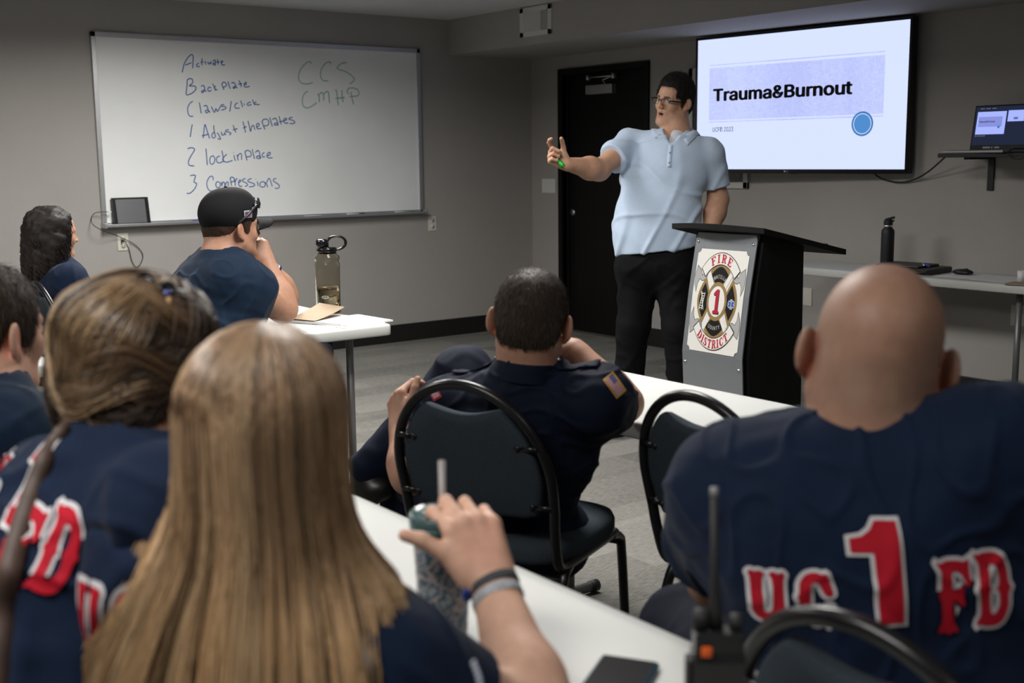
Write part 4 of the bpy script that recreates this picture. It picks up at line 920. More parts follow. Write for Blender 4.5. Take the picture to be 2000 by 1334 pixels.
unit([[(-.66, .17), (-.52, -.20), (-.50, -.19), (-.64, .19)]], lay(6), 'pike_pole', E_WHT, 0, 0)

# ------------------------------------------------------------------ things on the tables
smoke = mat('smoky_plastic', (0.74, 0.71, 0.64), 0.06, trans=1.0, ior=1.2, spec=0.5)
bt = thing('water_bottle', 'large smoky grey clear water bottle with black carry handle on the far table', 'bottle', (2.398, 4.457, 0.740), math.radians(-20)); bt.scale = (1.42, 1.42, 1.10)
prof = [(0.000, 0), (0.034, 0.0), (0.037, 0.006), (0.036, 0.03), (0.0365, 0.034), (0.037, 0.12), (0.038, 0.175), (0.0385, 0.192), (0.0355, 0.200), (0.0355, 0.206), (0.0385, 0.212), (0.037, 0.222), (0.028, 0.232), (0.0275, 0.24)]
inner = [(r - 0.0018, z + (0.002 if z < 0.01 else 0)) for r, z in prof[1:]][::-1]
MB().lathe(prof[1:] + inner + [], n=48, caps=False).build('body', smoke, bt)
MB().lathe([(0.0, 0.0015), (0.034, 0.0015), (0.034, 0.003), (0.0, 0.003)], n=40).build('bottom', smoke, bt)
MB().lathe([(0.0, 0.004), (0.0335, 0.004), (0.0345, 0.09), (0.0345, 0.105), (0.0, 0.105)], n=48).build('water', mat('water_tinted', (0.75, 0.66, 0.50), 0.0, trans=1.0, ior=1.33), bt)
MB().lathe([(0.0, 0.232), (0.029, 0.232), (0.030, 0.250), (0.027, 0.256), (0.0, 0.258)], n=32).build('cap', MATS['gloss_black'], bt)
MB().lathe([(0.0, 0.250), (0.019, 0.250), (0.019, 0.283), (0.015, 0.288), (0.0, 0.288)], (-0.012, 0, 0), 24).build('spout_cover', MATS['gloss_black'], bt)
hp = [(0.018 + 0.024 + 0.028 * math.cos(a) - 0.012, 0, 0.272 + 0.026 * math.sin(a)) for a in np.linspace(math.radians(165), math.radians(-110), 20)]
MB().tube(hp, 0.0045, 10).build('handle', MATS['gloss_black'], bt)
vs, fs = flat_shape([[(0.011 * math.cos(a), 0.006 * math.sin(a)) for a in np.linspace(0, 2 * PI, 25)[:-1]], [(0.009 * math.cos(a), 0.0045 * math.sin(a)) for a in np.linspace(0, 2 * PI, 25)[:-1]]], 0, 0.006)
def on_bottle(x, y, z0=0.068, r=0.0374, a0=-1.95): a = a0 + x / r; return (r * math.cos(a), r * math.sin(a), z0 + y)
mk = MB().add([on_bottle(x, y) for x, y in vs], fs)
for dx in (-0.004, 0.003): mk.add([on_bottle(dx + x * 0.4, y * 0.6) for x, y in vs], fs)
vs, fs = flat_text('xxxxxx', 0.0001); mk.build('printed_mark', mat('mark_grey', (0.45, 0.45, 0.42), 0.5), bt, smooth=False)
for k in range(6): MB().add([on_bottle(x, k * 0.014, 0.11, 0.0378, -2.35) for x in (0, 0.006, 0.006, 0)], []).build('x', None) if False else None

paper_m = mat('paper_white', (0.70, 0.70, 0.69), 0.7); tan_m = add_noise(mat('kraft_card', (0.34, 0.25, 0.16), 0.7), 30, 0.08)
def sheet(name, c, ang, w, h, z, th, mt, label, cat, curl=0.0, group=None, lift=None):
    o = thing(name, label, cat, (c[0], c[1], z), math.radians(ang), group); mb = MB(); N = 12; rr = []
    for i in range(N + 1):
        x = -w / 2 + w * i / N; zc = curl * max(0, (i / N - 0.55) / 0.45) ** 2
        rr.append([(x, -h / 2, zc), (x, h / 2, zc), (x, h / 2, zc + th), (x, -h / 2, zc + th)])
    mb.loft(rr).build('sheet' if name != 'booklet' else 'pages', mt, o, smooth=False); return o
sheet('paper_sheet', (2.30, 4.16), 10, 0.21, 0.28, 0.7405, 0.0012, paper_m, 'loose white paper sheet lying under the brochures on the far table', 'paper')
bk1 = sheet('booklet', (2.285, 4.225), 24, 0.22, 0.26, 0.742, 0.010, paper_m, 'white booklet on the far table with its tan cover lifted open', 'booklet')
cv = MB(); rr = []
for i in range(13):
    t = i / 12; x = -0.11 + 0.20 * t; zf = lambda y: 0.0105 + 0.16 * (0.3 + 0.7 * t) * max(0, x * 0.868 + y * 0.5 + 0.14)
    rr.append([(x, 0.0, zf(0)), (x, 0.13, zf(.13)), (x, 0.13, zf(.13) + 0.0015), (x, 0.0, zf(0) + 0.0015)])
cv.loft(rr).build('cover', tan_m, bk1, smooth=False, label='tan card cover lifting off the pages')
sheet('paper_sheet', (2.352, 4.17), 4, 0.22, 0.25, 0.7407, 0.006, paper_m, 'stack of white sheets poking out right of the tan covered booklet', 'paper')

# wall table items
b2 = thing('water_bottle', 'slim matt black bottle with flip spout on the wall table', 'bottle', (5.72, 4.03, 0.740), math.radians(-50))
mblk = mat('matte_black', (0.010, 0.011, 0.014), 0.5)
MB().lathe([(0, 0), (0.035, 0), (0.0365, 0.006), (0.0365, 0.205), (0.034, 0.222), (0.024, 0.232), (0.024, 0.238)], n=36).build('body', mblk, b2)
MB().lathe([(0, 0.238), (0.0245, 0.238), (0.0245, 0.249), (0, 0.249)], n=32).build('neck_ring', chrome, b2)
MB().lathe([(0, 0.249), (0.025, 0.249), (0.025, 0.272), (0.02, 0.280), (0, 0.280)], n=32).obox((0.008, 0, 0.285), (1, 0, 0.3), (0, 1, 0), (-0.3, 0, 1), 0.026, 0.011, 0.006).obox((0.026, 0, 0.272), (1, 0, 0.2), (0, 1, 0), (-0.2, 0, 1), 0.006, 0.008, 0.005).build('flip_cap', mblk, b2, bevel=0.002, smooth=False)
zc = thing('zip_case', 'dark brown zip case with pens on the wall table', 'case', (5.68, 3.84, 0.740), math.radians(6))
lth = add_noise(mat('brown_leather', (0.030, 0.022, 0.016), 0.5), 40, 0.2, 0.3, 200, 0.001)
MB().loft([[(x * e, y * e, z) for x, y in ((-0.13, -0.17), (0.13, -0.17), (0.13, 0.17), (-0.13, 0.17))] for e, z in ((0.97, 0.0), (1.0, 0.006), (1.0, 0.026), (0.97, 0.032))]).build('case_body', lth, zc, smooth=False, bevel=0.006)
MB().loft([[(x, y, z) for x, y in ((-0.12, -0.10), (0.10, -0.11), (0.11, 0.16), (-0.11, 0.16))] for z in (0.032, 0.045)]).build('flap', lth, zc, smooth=False, bevel=0.006)
MB().tube([(-0.05, -0.13, 0.042), (-0.02, -0.08, 0.048)], 0.005, 8).build('pen', mat('pen_blue', (0.02, 0.06, 0.5), 0.3), zc); MB().tube([(-0.05, -0.10, 0.044), (-0.015, -0.07, 0.05)], 0.005, 8).build('pen', chrome, zc)
MB().tube(curve_pts([(-0.135, -0.17, 0.02), (-0.15, -0.05, 0.01), (-0.14, 0.1, 0.01), (-0.13, 0.17, 0.015)], 5), 0.006, 8).build('strap', blk, zc)
ms = thing('computer_mouse', 'black computer mouse on white papers on the wall table', 'mouse', (5.73, 3.56, 0.7415), math.radians(4))
MB().ball((0, 0, 0.014), (0.034, 0.058, 0.018), 12).build('shell', blk, ms)
MB().box((-0.004, -0.03, 0.028), (0.004, -0.01, 0.0345)).build('wheel', rub, ms, bevel=0.002)
sheet('paper_sheet', (5.70, 3.42), 92, 0.42, 0.26, 0.7405, 0.001, paper_m, 'white sheet under the computer mouse on the wall table', 'paper')
sheet('paper_sheet', (5.62, 3.27), 80, 0.22, 0.22, 0.7418, 0.001, paper_m, 'white sheet beside the white cup on the wall table', 'paper')
sheet('envelope', (5.52, 3.06), 95, 0.22, 0.12, 0.743, 0.004, tan_m, 'tan envelope at the near edge of the wall table, photo right edge', 'envelope')
cu = thing('cup', 'small white cup standing on papers at the photo right edge', 'cup', (5.62, 3.165, 0.743))
MB().lathe([(0, 0), (0.019, 0), (0.022, 0.055), (0.0205, 0.055), (0.018, 0.003), (0, 0.003)], n=28).build('cup_wall', mat('cup_white', (0.7, 0.7, 0.7), 0.4), cu)

# phone, tumbler, radio on the near table
ph = thing('smartphone', 'dark smartphone in a teal case lying face up on the near table', 'phone', (0.925, 1.02, 0.7405), math.radians(-58))
MB().box((-0.039, -0.079, 0), (0.039, 0.079, 0.0105)).build('case', mat('teal_case', (0.008, 0.045, 0.075), 0.4), ph, smooth=False, bevel=0.008, seg=4)
MB().box((-0.0345, -0.0745, 0.0100), (0.0345, 0.0745, 0.0112)).build('screen', mat('phone_glass', (0.012, 0.012, 0.013), 0.12, spec=0.6), ph, smooth=False, bevel=0.0005)
TX, TY = at(868, 1257, 1.60)[:2]
tu = thing('tumbler', 'insulated tumbler with a blue leaf pattern and clear straw, held in a hand', 'cup', (float(TX), float(TY), 0.740))
pat = mat('leaf_pattern', (0.5, 0.42, 0.42), 0.35, coat=0.3); n, l, b = nodes_of(pat)
tc = n.new('ShaderNodeTexCoord'); nz = n.new('ShaderNodeTexNoise'); nz.inputs['Scale'].default_value = 35; l.new(tc.outputs['Object'], nz.inputs['Vector'])
mx = n.new('ShaderNodeMixRGB'); mx.inputs[0].default_value = 0.035; l.new(tc.outputs['Object'], mx.inputs[1]); l.new(nz.outputs['Color'], mx.inputs[2])
tu.scale = (0.94, 0.94, 0.94)
mp = n.new('ShaderNodeMapping'); mp.inputs['Scale'].default_value = (1, 1, 0.6); mp.inputs['Rotation'].default_value = (0.5, 0.4, 0.3); l.new(mx.outputs[0], mp.inputs[0])
vo = n.new('ShaderNodeTexVoronoi'); vo.feature = 'DISTANCE_TO_EDGE'; vo.inputs['Scale'].default_value = 62; l.new(mp.outputs[0], vo.inputs['Vector'])
rp = n.new('ShaderNodeValToRGB'); e = rp.color_ramp.elements; e[0].position = 0.06; e[0].color = (0.42, 0.36, 0.36, 1); e[1].position = 0.10; e[1].color = (0.03, 0.08, 0.12, 1)
q_ = rp.color_ramp.elements.new(0.26); q_.color = (0.06, 0.14, 0.19, 1); q_ = rp.color_ramp.elements.new(0.34); q_.color = (0.30, 0.33, 0.36, 1)
l.new(vo.outputs[0], rp.inputs[0]); l.new(rp.outputs[0], b.inputs['Base Color'])
MB().lathe([(0, 0), (0.031, 0), (0.033, 0.004), (0.042, 0.165), (0.0425, 0.178), (0.040, 0.180), (0.031, 0.012), (0, 0.010)], n=48).build('body', pat, tu)
lidm = mat('teal_lid', (0.20, 0.34, 0.36), 0.12, trans=0.75, ior=1.4)
MB().lathe([(0, 0.180), (0.044, 0.180), (0.047, 0.184), (0.047, 0.196), (0.044, 0.199), (0.040, 0.194), (0, 0.193)], n=48).build('lid', lidm, tu)
MB().lathe([(0.0425, 0.176), (0.0462, 0.178), (0.0462, 0.183), (0.0425, 0.183)], n=48).build('lid_seal', mat('teal_seal', (0.01, 0.10, 0.09), 0.4), tu)
MB().tube([(0.0, 0.0, 0.015), (0.002, 0.0, 0.272)], 0.0052, 14).build('straw', mat('clear_straw', (0.62, 0.58, 0.58), 0.2, trans=0.6, ior=1.3), tu)
RX, RY = at(1402, 1250, 1.31)[:2]
ra = thing('two_way_radio', 'black handheld radio with tall antenna standing on the near table', 'radio', (float(RX), float(RY), 0.740), math.radians(-38))
MB().loft([[(x * e, y * e2, z) for x, y in ((-0.029, -0.019), (0.029, -0.019), (0.029, 0.019), (-0.029, 0.019))] for e, e2, z in ((0.95, 0.95, 0.0), (1, 1, 0.006), (1, 1, 0.10), (0.93, 0.85, 0.112), (0.92, 0.82, 0.132))]).build('body', blk, ra, smooth=False, bevel=0.003)
MB().tube([(-0.002, 0.004, 0.13), (-0.003, 0.004, 0.16), (-0.004, 0.004, 0.18), (-0.006, 0.004, 0.285)], [0.0085, 0.0075, 0.0052, 0.0040], 12).build('antenna', rub, ra)
MB().tube([(-0.006, 0.004, 0.283), (-0.006, 0.004, 0.293)], 0.0046, 12).build('antenna_tip', mat('tip_grey', (0.2, 0.2, 0.2), 0.4), ra)
kk = MB()
for k in range(12): a = 2 * PI * k / 12; kk.obox((-0.019 + 0.007 * math.cos(a), 0.002 + 0.007 * math.sin(a), 0.143), (math.cos(a), math.sin(a), 0), (-math.sin(a), math.cos(a), 0), (0, 0, 1), 0.0012, 0.0012, 0.009)
kk.lathe([(0, 0.13), (0.0075, 0.13), (0.0075, 0.154), (0, 0.155)], (-0.019, 0.002, 0), 18).build('volume_knob', rub, ra)
MB().lathe([(0, 0.13), (0.008, 0.13), (0.0075, 0.148), (0, 0.149)], (0.020, 0.002, 0), 18).build('channel_knob', rub, ra)
MB().box((-0.021, -0.0215, 0.108), (-0.009, -0.017, 0.120)).build('emergency_button', mat('orange_button', (0.65, 0.10, 0.01), 0.4), ra, bevel=0.002)
gr = MB()
for i in range(6):
    for j in range(5): gr.box((-0.018 + i * 0.007, -0.0205, 0.03 + j * 0.009), (-0.014 + i * 0.007, -0.0185, 0.034 + j * 0.009))
gr.build('speaker_grille', mat('grille_grey', (0.05, 0.05, 0.05), 0.5), ra, smooth=False)
MB().box((-0.035, -0.012, 0.03), (-0.0285, 0.012, 0.10)).build('push_to_talk_button', rub, ra, bevel=0.002)
# bag and green bottle on the table beyond the uniformed person
bg = thing('bag', 'black bag with dark red straps on the table beyond the uniformed person', 'bag', (2.19, 2.72, 0.746), math.radians(15))
S = Solid(); S.box((0, 0, 0.045), (0.13, 0.09, 0.045), rad=0.03); S.ell((-0.03, 0.0, 0.09), (0.09, 0.06, 0.025), k=0.03)
nyl = add_noise(mat('black_nylon', (0.012, 0.012, 0.013), 0.7), 30, 0.2, 0.5, 60, 0.004)
link('bag_body', S.build(0.008, disp=lambda v, n_: v + n_ * (0.004 * wave(v, 5, 6, 50))[:, None]), nyl, bg)
MB().tube(curve_pts([(-0.10, -0.06, 0.07), (-0.09, -0.04, 0.105), (-0.02, -0.02, 0.125), (0.05, 0.0, 0.115), (0.10, 0.02, 0.08)], 6), 0.006, 8).build('strap', mat('dark_red_webbing', (0.12, 0.012, 0.02), 0.6), bg)
gb = thing('keyring_bundle', 'green and clear trinket bundle on the table beyond the uniformed person', 'trinket', (2.13, 2.43, 0.740))
kg = MB()
for k in range(7): kg.ball((0.02 * math.cos(k * 1.7), 0.03 * math.sin(k * 2.3), 0.014 + 0.008 * (k % 3)), (0.013, 0.009, 0.010), 6)
kg.build('green_pieces', mat('green_gloss', (0.004, 0.10, 0.05), 0.25), gb)
MB().tube(curve_pts([(0.03, 0.03, 0.02), (0.0, 0.05, 0.05), (-0.03, 0.02, 0.045), (-0.02, -0.02, 0.03)], 5), 0.004, 8).build('metal_ring', chrome, gb)

# ------------------------------------------------------------------ people: shared builders
navy = mat('navy_jersey', (0.0022, 0.0088, 0.028), 0.85, spec=0.2, sheen=0.04); add_noise(navy, 25, 0.07, 0.35, 900, 0.0006)
uniform_m = mat('navy_uniform', (0.0026, 0.0055, 0.017), 0.8, spec=0.2); add_noise(uniform_m, 25, 0.08, 0.3, 900, 0.0006)
trouser_m = mat('dark_trousers', (0.007, 0.009, 0.018), 0.85, spec=0.2); add_noise(trouser_m, 25, 0.1, 0.3, 600, 0.0008)
shoe_m = mat('black_shoe', (0.008, 0.008, 0.008), 0.35)
red_m = mat('shirt_print_red', (0.36, 0.006, 0.018), 0.75, spec=0.2); wht_m = mat('shirt_print_white', (0.55, 0.55, 0.57), 0.75, spec=0.2)
def person(label, foot):
    t = thing('person', label, 'person', (float(foot[0]), float(foot[1]), 0)); return t
def folds(seed, amp=0.004, f=26, st=(1, 1, 1)):
    def ridge(v, sd, fr, st):
        w = wave(v, sd, 3, fr, st) + 0.35 * wave(v, sd + 3, 4, fr * 0.5); return np.exp(-(w / 0.16) ** 2)
    def d(v, n): return v + n * (amp * wave(v, seed, 6, f, st) + 0.9 * amp * ridge(v, seed + 1, 16, (1, 1, .5)) + 0.55 * amp * ridge(v, seed + 2, 38, (1, 1, 1.6)) + 0.25 * amp * wave(v, seed + 9, 6, 95))[:, None]
    return d
def mixp(a, b, t): return np.asarray(a) * (1 - t) + np.asarray(b) * t
def add_torso(S, nb, ls, rs, pel, rt, w=(0.19, 0.18), d=(0.115, 0.12), grow=0.0, k=0.05, back=None):
    """nb neck base, shoulder joints, pelvis centre, rt unit vector to the wearer's side"""
    mid = (np.asarray(ls) + rs) / 2; ch = mixp(mid, pel, 0.30) if back is None else mixp(mid, pel, 0.30) + back
    S.cap(mixp(mid, pel, 0.14), ch, d[0] + grow, d[0] + grow, k=k, flat=rt, fs=w[0] / d[0])
    S.cap(ch, pel, d[0] + grow, d[1] + grow, k=k, flat=rt, fs=w[1] / d[1])
    for s_ in (ls, rs): S.cap(mixp(mid, s_, 0.25) , s_, 0.078 + grow, 0.060 + grow, k=0.05)
    S.cap(mixp(mid, nb, 0.2), nb, 0.085 + grow, 0.066 + grow, k=0.05)
def add_sleeve(S, sh, el, t, r0=0.066, r1=0.066, k=0.03):
    e = mixp(sh, el, t); S.cap(sh, e, r0, r1, k=k); return e
def cut_end(S, e, direction): S.p.append(None)
def sleeve_end_cut(S, e, dirv, r=0.13):
    """slice the sleeve square at its hem with a slab just past e"""
    dirv = _n(dirv); a = np.cross(dirv, [0.3, 0.2, 0.9]); a = _n(a); b_ = np.cross(dirv, a)
    S.box(np.asarray(e) + dirv * 0.05, (0.05, r, r), np.array([dirv, a, b_]), rad=0.002, k=0.004, op=-1)
def seated_legs(root, pel, face, knees=None, ankles=None, mt=None, spread=0.10, h=0.011, width=0.10, thick=(0.092, 0.066, 0.048), shoes=True):
    A = az(face); rt, fw = A[0], A[1]; pel = np.asarray(pel); S = Solid()
    hips = [pel + rt * s_ * width + np.array([0, 0, -0.02]) for s_ in (-1, 1)]
    if knees is None: knees = [pel + rt * s_ * (width + spread * 0.6) + fw * 0.42 + np.array([0, 0, -0.01 - 0 * s_]) for s_ in (-1, 1)]
    if ankles is None: ankles = [np.array([k_[0], k_[1], 0.10]) + fw * 0.03 for k_ in knees]
    S.cap(hips[0], hips[1], 0.115, k=0.04)
    for hp, kn, an in zip(hips, knees, ankles):
        S.cap(hp, kn, thick[0], thick[1], k=0.03); S.cap(kn, an, thick[1], thick[2], k=0.03)
    link('trousers', S.build(h, disp=folds(11, 0.005, 30)), mt or trouser_m, root, world=True)
    if shoes:
        for kn, an in zip(knees, ankles): shoe(root, an, fw)
def shoe(root, an, fw, toe=None):
    an = np.asarray(an, float); fw = _n(np.array([fw[0], fw[1], 0])) if toe is None else _n(toe); rt = _n(np.cross(fw, [0, 0, 1])); up = np.cross(rt, fw)
    S = Solid(); b0 = an - up * max(0.0, an[2] - 0.045) if toe is None else an - up * 0.05
    R_ = np.array([rt, fw, up])
    S.ell(b0 + fw * 0.11, (0.046, 0.075, 0.038), R_); S.ell(b0 - fw * 0.01, (0.038, 0.058, 0.042), R_, k=0.04); S.cap(b0 + up * 0.01, b0 + up * 0.055, 0.042, 0.040, k=0.03); S.cap(b0, b0 + fw * 0.1, 0.038, 0.038, k=0.03)
    S.cut(b0 - up * 0.034, -up)
    link('shoe', S.build(0.008), shoe_m, root, world=True)
def bvh_of(me):
    v = np.empty(len(me.vertices) * 3); me.vertices.foreach_get('co', v); f = [tuple(p.vertices) for p in me.polygons]
    return BVHTree.FromPolygons([tuple(q) for q in v.reshape(-1, 3)], f)
def wrap(flat, bvh, org, u, w, n, off, smoothed=True):
    """lay a flat shape (in metres) on a surface, looking along n"""
    vs, fs = flat; out = []; last = None; n = Vector(n)
    for x, y in vs:
        p = Vector(np.asarray(org) + np.asarray(u) * x + np.asarray(w) * y)
        hit, nn, _, dist = bvh.ray_cast(p - n * 0.30, n, 0.75)
        if hit is None:
            hit, nn, _, dist = bvh.find_nearest(p)
        out.append(hit - n * off)
    return out, fs
GLY = {     # shirt print glyphs, unit height; outlines wind freely
 'U': (0.80, [[(0, .93), (.07, 1), (.16, .96), (.24, 1), (.36, .96), (.33, .88), (.30, .84), (.30, .26), (.36, .18), (.44, .18), (.50, .26), (.50, .84), (.47, .88), (.44, .96), (.56, 1), (.64, .96), (.73, 1), (.80, .93), (.74, .84), (.74, .22), (.62, .05), (.45, 0), (.40, -.03), (.35, 0), (.18, .05), (.06, .22), (.06, .84)]]),
 'C': (0.80, [[(.66, 1), (.70, .90), (.80, .62), (.74, .56), (.62, .56), (.54, .68), (.50, .78), (.40, .84), (.31, .78), (.30, .50), (.31, .24), (.38, .17), (.48, .17), (.56, .26), (.62, .38), (.74, .40), (.80, .34), (.72, .12), (.66, .06), (.68, -.02), (.60, .02), (.40, -.01), (.20, .05), (.08, .20), (.05, .46), (.0, .52), (.05, .58), (.08, .80), (.22, .96), (.42, 1.01), (.58, .97)]]),
 '1': (0.62, [[(.34, 1.0), (.60, 1.0), (.60, .0), (.28, .0), (.28, .69), (.0, .69), (.0, .83), (.16, .85), (.27, .91)]]),
 'F': (0.72, [[(0, 1), (.10, .96), (.22, 1.0), (.46, 1.0), (.60, .97), (.70, 1.02), (.70, .80), (.74, .68), (.62, .62), (.56, .76), (.48, .84), (.33, .84), (.33, .58), (.42, .60), (.50, .66), (.56, .68), (.54, .52), (.58, .36), (.48, .38), (.42, .44), (.33, .45), (.33, .16), (.40, .08), (.44, .0), (.34, .02), (.24, -.02), (.14, .02), (.02, 0), (.06, .09), (.12, .16), (.12, .46), (.05, .52), (.12, .58), (.12, .84), (.06, .91)]]),
 'D': (0.78, [[(0, 1), (.10, .97), (.20, 1.0), (.46, 1.0), (.62, .94), (.74, .78), (.75, .58), (.82, .51), (.75, .44), (.74, .24), (.62, .06), (.46, 0), (.20, 0), (.10, .03), (0, 0), (.04, .09), (.12, .16), (.12, .44), (.05, .50), (.12, .56), (.12, .84), (.04, .91)], [(.33, .84), (.44, .83), (.54, .72), (.54, .56), (.48, .50), (.54, .44), (.54, .28), (.44, .17), (.33, .16), (.33, .44), (.38, .50), (.33, .56)]]),
}
def smooth_poly(pl, it=1):
    for _ in range(it):
        q = []
        for i in range(len(pl)):
            a, b_ = np.array(pl[i]), np.array(pl[(i + 1) % len(pl)]); q += [tuple(a * .78 + b_ * .22), tuple(a * .22 + b_ * .78)]
        pl = q
    return pl
def shirt_print(parent, me, org, u, w, n, layout, edge=0.0055, off=0.003):
    """layout: (glyph, x, y, height, stretch)"""
    bvh = bvh_of(me); R_ = MB(); W_ = MB()
    for g, x, y, h, st in layout:
        polys = [[(x + px * h * st, y + py * h) for px, py in (pl if g == '1' else smooth_poly(pl))] for pl in GLY[g][1]]
        for mb, o, of in ((W_, edge, off), (R_, 0.0, off + 0.0016)):
            vs, fs = wrap(flat_shape(polys, o, 0.009), bvh, org, u, w, n, of); mb.add(vs, fs)
    W_.build('print_outline', wht_m, parent, world=True, smooth=True); R_.build('print_letters', red_m, parent, world=True, smooth=True)
def cut_hair(c, R, s=1.0, t=0.008, nape=-0.085, top=0.0, k=0.012, front=0.0, square=False):
    """short hair volume around a head() of the same place and size"""
    S = Solid(); L = lambda x, y, z: np.asarray(c) + s * (np.array([x, y, z]) @ R)
    S.ell(L(0, -0.014, 0.036 + top / 2), np.array([0.0755 + t, 0.094 + t, 0.082 + t + top]) * s, R); S.ell(L(0, -0.047, -0.022), np.array([0.062 + t * .7, 0.053 + t * .7, 0.062]) * s, R, k=0.03)
    S.ell(L(0, 0.012, 0.005), np.array([0.069 + t, 0.070 + t, 0.095]) * s, R, k=0.02)
    if square:
        S.box(L(0, 0.122 + front, -0.040), np.array([0.060, 0.080, 0.114]) * s, R, rad=0.022 * s, k=k, op=-1); S.box(L(0, 0.125 + front, -0.082), np.array([0.12, 0.104, 0.10]) * s, R, rad=0.02 * s, k=k, op=-1)
    else: S.ell(L(0, 0.105 + front, -0.038), np.array([0.115, 0.088, 0.118]) * s, R, k=k, op=-1)
    S.box(L(0, 0.04, -0.10), np.array([0.2, 0.075, 0.07]) * s, R, rad=0.01, k=0.012, op=-1)
    S.box(L(0, 0.0, nape - 0.10), np.array([0.2, 0.3, 0.10]) * s, R, rad=0.01, k=0.012, op=-1)
    for d_ in (-1, 1): S.ell(L(d_ * 0.088, -0.012, -0.020), np.array([0.026, 0.024, 0.036]) * s, R, k=0.008, op=-1)
    return S
def short_strands(name, me, n, ln, r, cols, mt, parent, c, R, seed=1, whorl=(0, -0.05, 0.12), lift=0.35):
    """short hairs lying on a hair volume, combed away from the whorl"""
    rg = np.random.default_rng(seed); nv = len(me.vertices); co = np.empty(nv * 3); me.vertices.foreach_get('co', co); co = co.reshape(-1, 3)
    no = np.empty(nv * 3); me.vertices.foreach_get('normal', no); no = no.reshape(-1, 3); W0 = np.asarray(c) + np.asarray(whorl) @ R; up = R[2]
    ok = np.where(((no * _n(co.mean(0) - co)).sum(1) < 9) & (((co - c) * no).sum(1) > 0.02))[0]; idx = rg.choice(ok, n)
    def path(i):
        p = co[idx[i]]; nn = no[idx[i]]; d = p - W0; d = d - nn * (d @ nn); sw = np.cross(nn, d) * 0.6; d = _n(d + sw * np.exp(-np.linalg.norm(p - W0) / 0.05) + rg.normal(size=3) * 0.012 - up * 0.01)
        L_ = ln * rg.uniform(0.6, 1.2); return [p - nn * 0.001, p + (d * 0.5 + nn * lift * 0.5) * L_ * 0.6, p + (d + nn * lift * 0.6) * L_]
    return strands(name, None, path, n, 3, r, lambda i, P: cols[rg.integers(len(cols))], mt, parent)
hair_dark = use_attr(mat('hair_fibre', (0.02, 0.015, 0.01), 0.62, spec=0.3))
hair_gloss = use_attr(mat('hair_fibre_glossy', (0.2, 0.13, 0.07), 0.36, spec=0.55))
def flat_tint(me, c): set_tint(me, np.tile(np.asarray(c, float), (len(me.vertices), 1)))
skin = skin_mat('skin')
def flag_patch(parent, me_b, org, u, w, n, wd, hd, border, nm='flag_patch', off=0.002):
    bvh = bvh_of(me_b)
    def rect(x0, y0, x1, y1, o, name, mt, par):
        N = 6; vs = [(x0 + (x1 - x0) * i / N, y0 + (y1 - y0) * j / N) for i in range(N + 1) for j in range(N + 1)]
        fs = [(i * (N + 1) + j, (i + 1) * (N + 1) + j, (i + 1) * (N + 1) + j + 1, i * (N + 1) + j + 1) for i in range(N) for j in range(N)]
        v2, f2 = wrap((vs, fs), bvh, org, u, w, n, o); return MB().add(v2, f2).build(name, mt, par, world=True)
    e = 0.0035
    p = rect(-wd / 2 - e, -hd / 2 - e, wd / 2 + e, hd / 2 + e, off, nm, border, parent)
    rect(-wd / 2, -hd / 2, wd / 2, hd / 2, off + 0.0008, 'patch_field', mat('patch_white', (0.5, 0.45, 0.48), 0.8), p)
    mb = MB()
    for k_ in range(0, 7):
        y0 = -hd / 2 + k_ * 2 * hd / 13; y1 = y0 + hd / 13
        vs = [(x, y) for x in np.linspace(-wd / 2, wd / 2, 6) for y in (y0, y1)]; fs = [(2 * i, 2 * i + 2, 2 * i + 3, 2 * i + 1) for i in range(5)]
        v2, f2 = wrap((vs, fs), bvh, org, u, w, n, off + 0.0014); mb.add(v2, f2)
    mb.build('patch_stripes', mat('patch_red', (0.30, 0.03, 0.05), 0.8), p, world=True)
    rect(-wd / 2, 0.0, -wd * 0.08, hd / 2, off + 0.0018, 'patch_canton', mat('patch_blue', (0.05, 0.06, 0.18), 0.8), p)

# ------------------------------------------------------------------ the speaker, standing
D1 = 5.9
A1 = az(235); rt1, fw1 = A1[0], A1[1]
H1 = az(266, 0, -10); hc = at(1344, 204, 5.86) - 0.94 * np.array([-0.0895, -0.016, -0.006]) @ H1
sp = person('standing speaker in a light blue polo with glasses, one arm raised, green marker in hand', at(1300, 800, D1))
nb = at(1322, 262, D1 + 0.01); RS_, LS_ = at(1230, 283, 5.93), at(1387, 300, 5.85)
RE, RW = at(1170, 332, 5.76), at(1105, 320, 5.58); LE, LW = at(1403, 390, 5.92), at(1380, 478, 5.84)
pel = at(1283, 480, D1); S = Solid()
L = head(S, hc, H1, 0.94, neck=nb, nr=0.066, mouth=True, jaw=1.05)
S.ell(hc + np.array([0, 0.060, -0.112]) @ H1, (0.034, 0.028, 0.018), H1, k=0.025)
add_torso(S, nb, LS_, RS_, pel, rt1, (0.165, 0.16), (0.10, 0.11), -0.012)
arm(S, RS_, RE, RW, (0.056, 0.053, 0.030)); arm(S, LS_, LE, LW, (0.056, 0.052, 0.032))
V = lambda x, y, z: x * RGT + y * UPV - z * FWD          # image right, up, towards the eye
hand(S, RW, V(-.80, .42, .35), V(-.45, -.1, -.9), V(.25, .95, -.1), [(35, 30, 20), (75, 85, 50), (85, 90, 55), (85, 85, 55)], thumb=((0.65, .55, -.5), (0.75, .1, -.75)), s=1.02)
hand(S, LW, V(-.1, -.98, .1), V(.9, -.1, .2), V(0, .1, 1), [(30, 35, 20)] * 4, s=1.0)
for d_ in (-1, 1): S.ell(L(d_ * 0.0315, 0.0935, 0.000), (0.0105, 0.0085, 0.0024), H1, k=0.002, op=-1)
SKB = (0.47, 0.265, 0.175)
